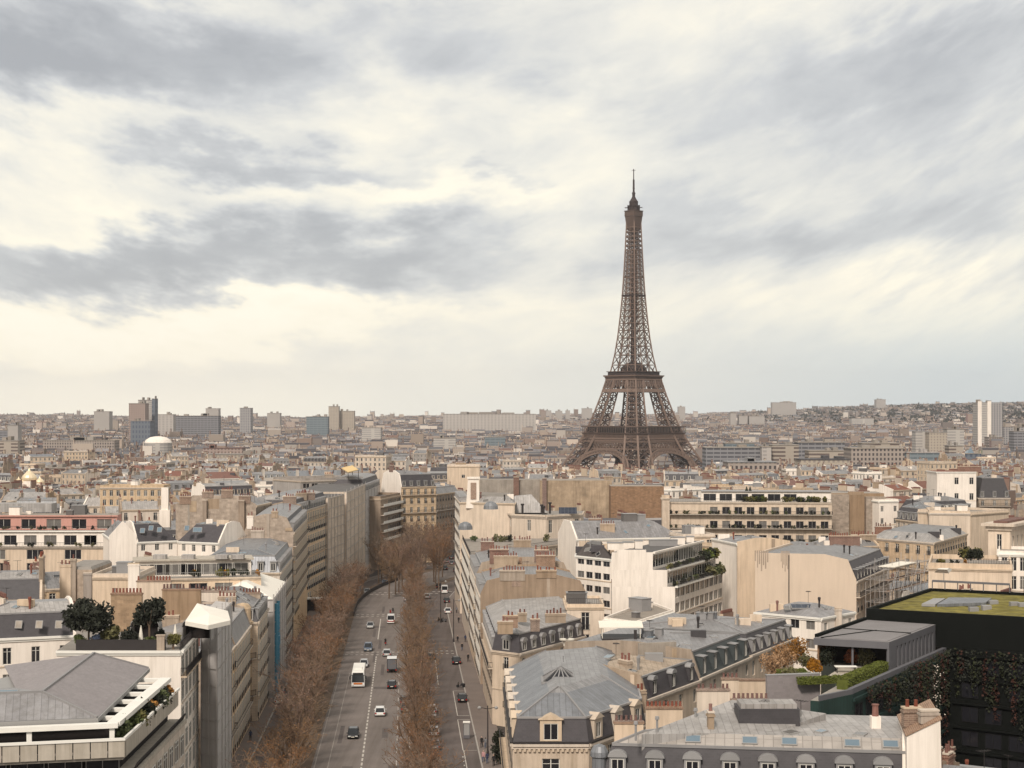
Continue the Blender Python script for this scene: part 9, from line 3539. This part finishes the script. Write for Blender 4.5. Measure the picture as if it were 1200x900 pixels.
def far_city(rest):
	"""Everything farther away: one mass of roofs and walls, a colour for each house."""
	import numpy as np
	rr = random.Random(77)
	V, Fc, Mi, Cl = [], [], [], []

	def face(pts, m, col):
		o = len(V)
		V.extend(pts)
		Fc.append(tuple(range(o, o + len(pts))))
		Mi.append(m)
		Cl.append(col)
	wallc = [(0.43, 0.345, 0.28), (0.48, 0.40, 0.335), (0.34, 0.27, 0.225), (0.66, 0.59, 0.52), (0.24, 0.20, 0.18), (0.36, 0.285, 0.245), (0.26, 0.19, 0.155), (0.44, 0.365, 0.315), (0.60, 0.53, 0.47)]
	roofc = [(0.20, 0.195, 0.21), (0.25, 0.235, 0.24), (0.145, 0.137, 0.145), (0.11, 0.10, 0.105), (0.31, 0.285, 0.27), (0.37, 0.335, 0.305), (0.075, 0.07, 0.075), (0.19, 0.12, 0.10), (0.16, 0.132, 0.125)]

	def house(poly, g, zt, near):
		wc, rc = rr.choice(wallc), rr.choice(roofc)
		k = rr.uniform(0.55, 1.1)
		wc = tuple(min(0.82, v * k) for v in wc)
		n = 4
		cx, cy = sum(p[0] for p in poly) / 4, sum(p[1] for p in poly) / 4
		st = rr.random()
		zw = zt - (3.2 if st < 0.75 else 0.3)
		for i in range(4):
			a, b = poly[i], poly[(i + 1) % 4]
			if (b[1] - a[1]) * -cx - (b[0] - a[0]) * -cy > -1e9:
				m = 0 if (i % 2 == 0 or st > 0.75) else 1
				face([(*a, g), (*b, g), (*b, zw), (*a, zw)], m, wc if m == 0 else tuple(v * rr.uniform(0.8, 1.05) for v in wc))
		if st < 0.75:
			ins = inset(poly, [1.3, 0.0, 1.3, 0.0])
			for i in (0, 2):
				j = i + 1
				face([(*poly[i], zw), (*poly[j], zw), (*ins[j], zw + 2.6), (*ins[i], zw + 2.6)], 2, rr.choice(((0.07, 0.065, 0.07), rc, (0.13, 0.13, 0.14))))
			for i in (1, 3):
				j = (i + 1) % 4
				face([(*poly[i], zw), (*poly[j], zw), (*ins[j], zw + 2.6), (*ins[i], zw + 2.6)], 1, wc)
			face([(*p, zw + 2.6) for p in ins], 2, rc)
		else:
			face([(*p, zw) for p in poly], 2, rr.choice(((0.38, 0.34, 0.30), (0.24, 0.215, 0.2), rc)))
		if near or rr.random() < 0.75:
			# chimney walls with a red line of pots
			for i in (1, 3):
				if rr.random() < 0.8:
					a, b = Vector(poly[i]), Vector(poly[(i + 1) % 4])
					f = rr.uniform(0.15, 0.5)
					L = rr.uniform(0.25, 0.45)
					p, q_ = a.lerp(b, f), a.lerp(b, f + L)
					d = (q_ - p).normalized()
					nn = Vector((-d.y, d.x))
					r_ = [p, q_, q_ + nn * 0.8, p + nn * 0.8]
					zc = zw + rr.uniform(3.6, 5.0)
					for i2 in range(4):
						j2 = (i2 + 1) % 4
						face([(*r_[i2], zw), (*r_[j2], zw), (*r_[j2], zc), (*r_[i2], zc)], 1, rr.choice((wc, (0.5, 0.4, 0.3), (0.24, 0.155, 0.12))))
					r2 = [p + nn * .2, q_ + nn * .2, q_ + nn * 0.6, p + nn * 0.6]
					for i2 in range(4):
						j2 = (i2 + 1) % 4
						face([(*r2[i2], zc), (*r2[j2], zc), (*r2[j2], zc + 0.6), (*r2[i2], zc + 0.6)], 2, (0.19, 0.085, 0.065))
					face([(*v_, zc + 0.6) for v_ in r2], 2, (0.15, 0.068, 0.05))
	for poly, zt, q, w, d in rest:
		house(poly, ground(*poly[0]) - 1, zt, True)
	# beyond 1660 m: street blocks at growing spacing
	keep = [(X(a, Y) - 4, X(b, Y) + 4, Y - 6, Y + 36) for a, b, Y in KEEP_FAR]
	y = 1560.0
	while y < 8800:
		st = 14 + (y - 1560) / 210.0
		ang = 0.35 * math.sin(y * 0.004)
		x = -0.34 * y - 60
		seg, sh, sa = 0, 21.0, 0.0
		while x < 0.34 * y + 60:
			w = rr.uniform(9, 22) * (1 + (y - 1560) / 16000.0)
			d = rr.uniform(9, 13) * (1 + (y - 1560) / 7000.0)
			if seg <= 0:                                     # next street block: one cornice height, one alignment
				seg, sh, sa, sy = rr.randint(3, 9), rr.gauss(21, 2.6), rr.uniform(-0.12, 0.12), rr.uniform(-0.3, 0.3) * st
				x += rr.uniform(6, 15)
			seg -= 1
			cx, cy = x + w / 2, y + sy + (x % 60) * sa * 0.1
			x += w + 0.2
			px = PX(cx, cy)
			if cy < 1850 and 640 < px < 850:                 # the garden round the tower
				continue
			if (1080 < cy < 1660):
				continue
			if cy > 4600 and px > 880 + 40 * math.sin(cy * 0.003) and rr.random() < 0.72:   # wooded hillside
				continue
			hit = False
			for a0, a1, b0, b1 in keep:
				if cx + w / 2 > a0 and cx - w / 2 < a1 and cy + d / 2 > b0 and cy - d / 2 < b1:
					hit = True
					break
			if hit:
				continue
			a = ang * 0.3 + sa
			c, s = math.cos(a), math.sin(a)
			poly = [(cx + u * c - v * s, cy + u * s + v * c) for u, v in ((-w / 2, -d / 2), (w / 2, -d / 2), (w / 2, d / 2), (-w / 2, d / 2))]
			g = ground(cx, cy) - 1
			h = sh + rr.gauss(0, 1.1)
			t = rr.random()
			if t < 0.010:
				h = rr.uniform(27, 37)
			if y > 3200 and rr.random() < 0.006 and w < 17:
				h = rr.uniform(34, 52)
			house(poly, g, g + max(9, h), False)
		y += st
	me = bpy.data.meshes.new('distant_city')
	me.from_pydata(V, [], Fc)
	for mm in ('far_wall', 'far_roof', 'far_roof'):
		me.materials.append(MATS[mm])
	me.polygons.foreach_set('material_index', Mi)
	uv = me.uv_layers.new(name='UVMap')
	col = me.color_attributes.new('Col', 'FLOAT_COLOR', 'CORNER')
	ud, cdata = [], []
	for f, c in zip(Fc, Cl):
		a, b = V[f[0]], V[f[1]]
		L = math.hypot(b[0] - a[0], b[1] - a[1]) or 1.0
		e = ((b[0] - a[0]) / L, (b[1] - a[1]) / L)
		for i in f:
			v = V[i]
			ud += [(v[0] - a[0]) * e[0] + (v[1] - a[1]) * e[1], v[2] - V[f[-1]][2]]
			cdata += [c[0], c[1], c[2], 1.0]
	uv.data.foreach_set('uv', ud)
	col.data.foreach_set('color', cdata)
	o = bpy.data.objects.new('distant_city', me)
	COL.objects.link(o)
	tag(o, 'hazy far-off roofs and house walls spreading to the horizon', 'city', kind='stuff')
	print('FAR faces', len(Fc))

KEEP_FAR = [(1146, 1176, 2300), (1158, 1176, 2200), (1073, 1130, 1880), (519, 628, 3400), (385, 415, 3600), (359, 384, 3000), (151, 182, 2700), (153, 176, 2400), (166, 198, 1900), (206, 256, 3000), (50, 134, 2000), (905, 933, 6400), (568, 592, 2300)]

def woods():
	"""Leafless and evergreen tree masses: round the tower, on the hill, between far blocks."""
	rr = random.Random(404)

	def mass(name, lab, pts, mats):
		f = MB()
		for x, y, z, r, h, m in pts:
			blob(f, (x, y, z + h * 0.4), r, h, rr, 26, r * 0.30, m)
		o = f.build(name, mats)
		tag(o, lab, 'trees', kind='stuff')
	P_ = []
	for _ in range(520):
		Y = rr.uniform(1560, 1930)
		px = rr.uniform(600, 880)
		x = X(px, Y)
		P_.append((x, Y, ground(x, Y), rr.uniform(4, 6), rr.uniform(8, 12), 0 if rr.random() < 0.8 else 1))
	mass('park_trees', 'brown leafless trees of the gardens round the foot of the lattice tower', P_, ['park_twig', 'leaf_olive'])
	P_ = []
	for _ in range(240):
		Y = rr.uniform(1180, 1240)
		x = X(rr.uniform(520, 585) if rr.random() < 0.5 else rr.uniform(1003, 1050), Y)
		P_.append((x, Y, ground(x, Y) + 4, rr.uniform(3, 4.5), rr.uniform(6, 9), 0))
	for _ in range(90):
		Y = rr.uniform(960, 1010)
		x = X(rr.uniform(50, 90), Y)
		P_.append((x, Y, ground(x, Y) + 6, rr.uniform(3, 4.5), rr.uniform(6, 9), 0))
	for _ in range(420):
		Y = rr.uniform(1150, 4200)
		px = rr.uniform(-20, 640) if rr.random() < 0.6 else rr.uniform(830, 1220)
		for _q in range(rr.randint(1, 5)):
			x = X(px + rr.uniform(-8, 8) * 1500 / Y, Y)
			P_.append((x, Y + rr.uniform(-8, 8), ground(x, Y) + 12, rr.uniform(3.5, 6), rr.uniform(7, 10), 0 if rr.random() < 0.75 else 1))
	mass('street_trees', 'brown leafless street trees in the middle distance', P_, ['park_twig', 'leaf_olive'])
	P_ = []
	for _ in range(4200):
		Y = rr.uniform(4700, 8000)
		x = X(rr.uniform(870, 1230) if rr.random() < 0.8 else rr.uniform(0, 870), Y)
		P_.append((x, Y, ground(x, Y), rr.uniform(12, 28), rr.uniform(12, 20), 0))
	mass('hill_woods', 'dark wooded patches on the far hillside', P_, ['leaf_dark'])

build_city()
woods()

# ------------------------------------------------------------------ haze
def build_haze():
	m = bpy.data.materials.new('haze_air')
	m.use_nodes = True
	t = m.node_tree
	t.nodes.clear()
	out = t.nodes.new('ShaderNodeOutputMaterial')
	v = t.nodes.new('ShaderNodeVolumePrincipled')
	v.inputs['Color'].default_value = (0.88, 0.89, 0.95, 1)
	v.inputs['Density'].default_value = 0.000040
	v.inputs['Anisotropy'].default_value = 0.2
	t.links.new(v.outputs[0], out.inputs['Volume'])
	MATS['haze_air'] = m
	b = MB()
	b.box(-6900, 6900, -500, 12100, -60, 330)
	o = b.build('haze', 'haze_air')
	tag(o, kind='stuff')

build_haze()
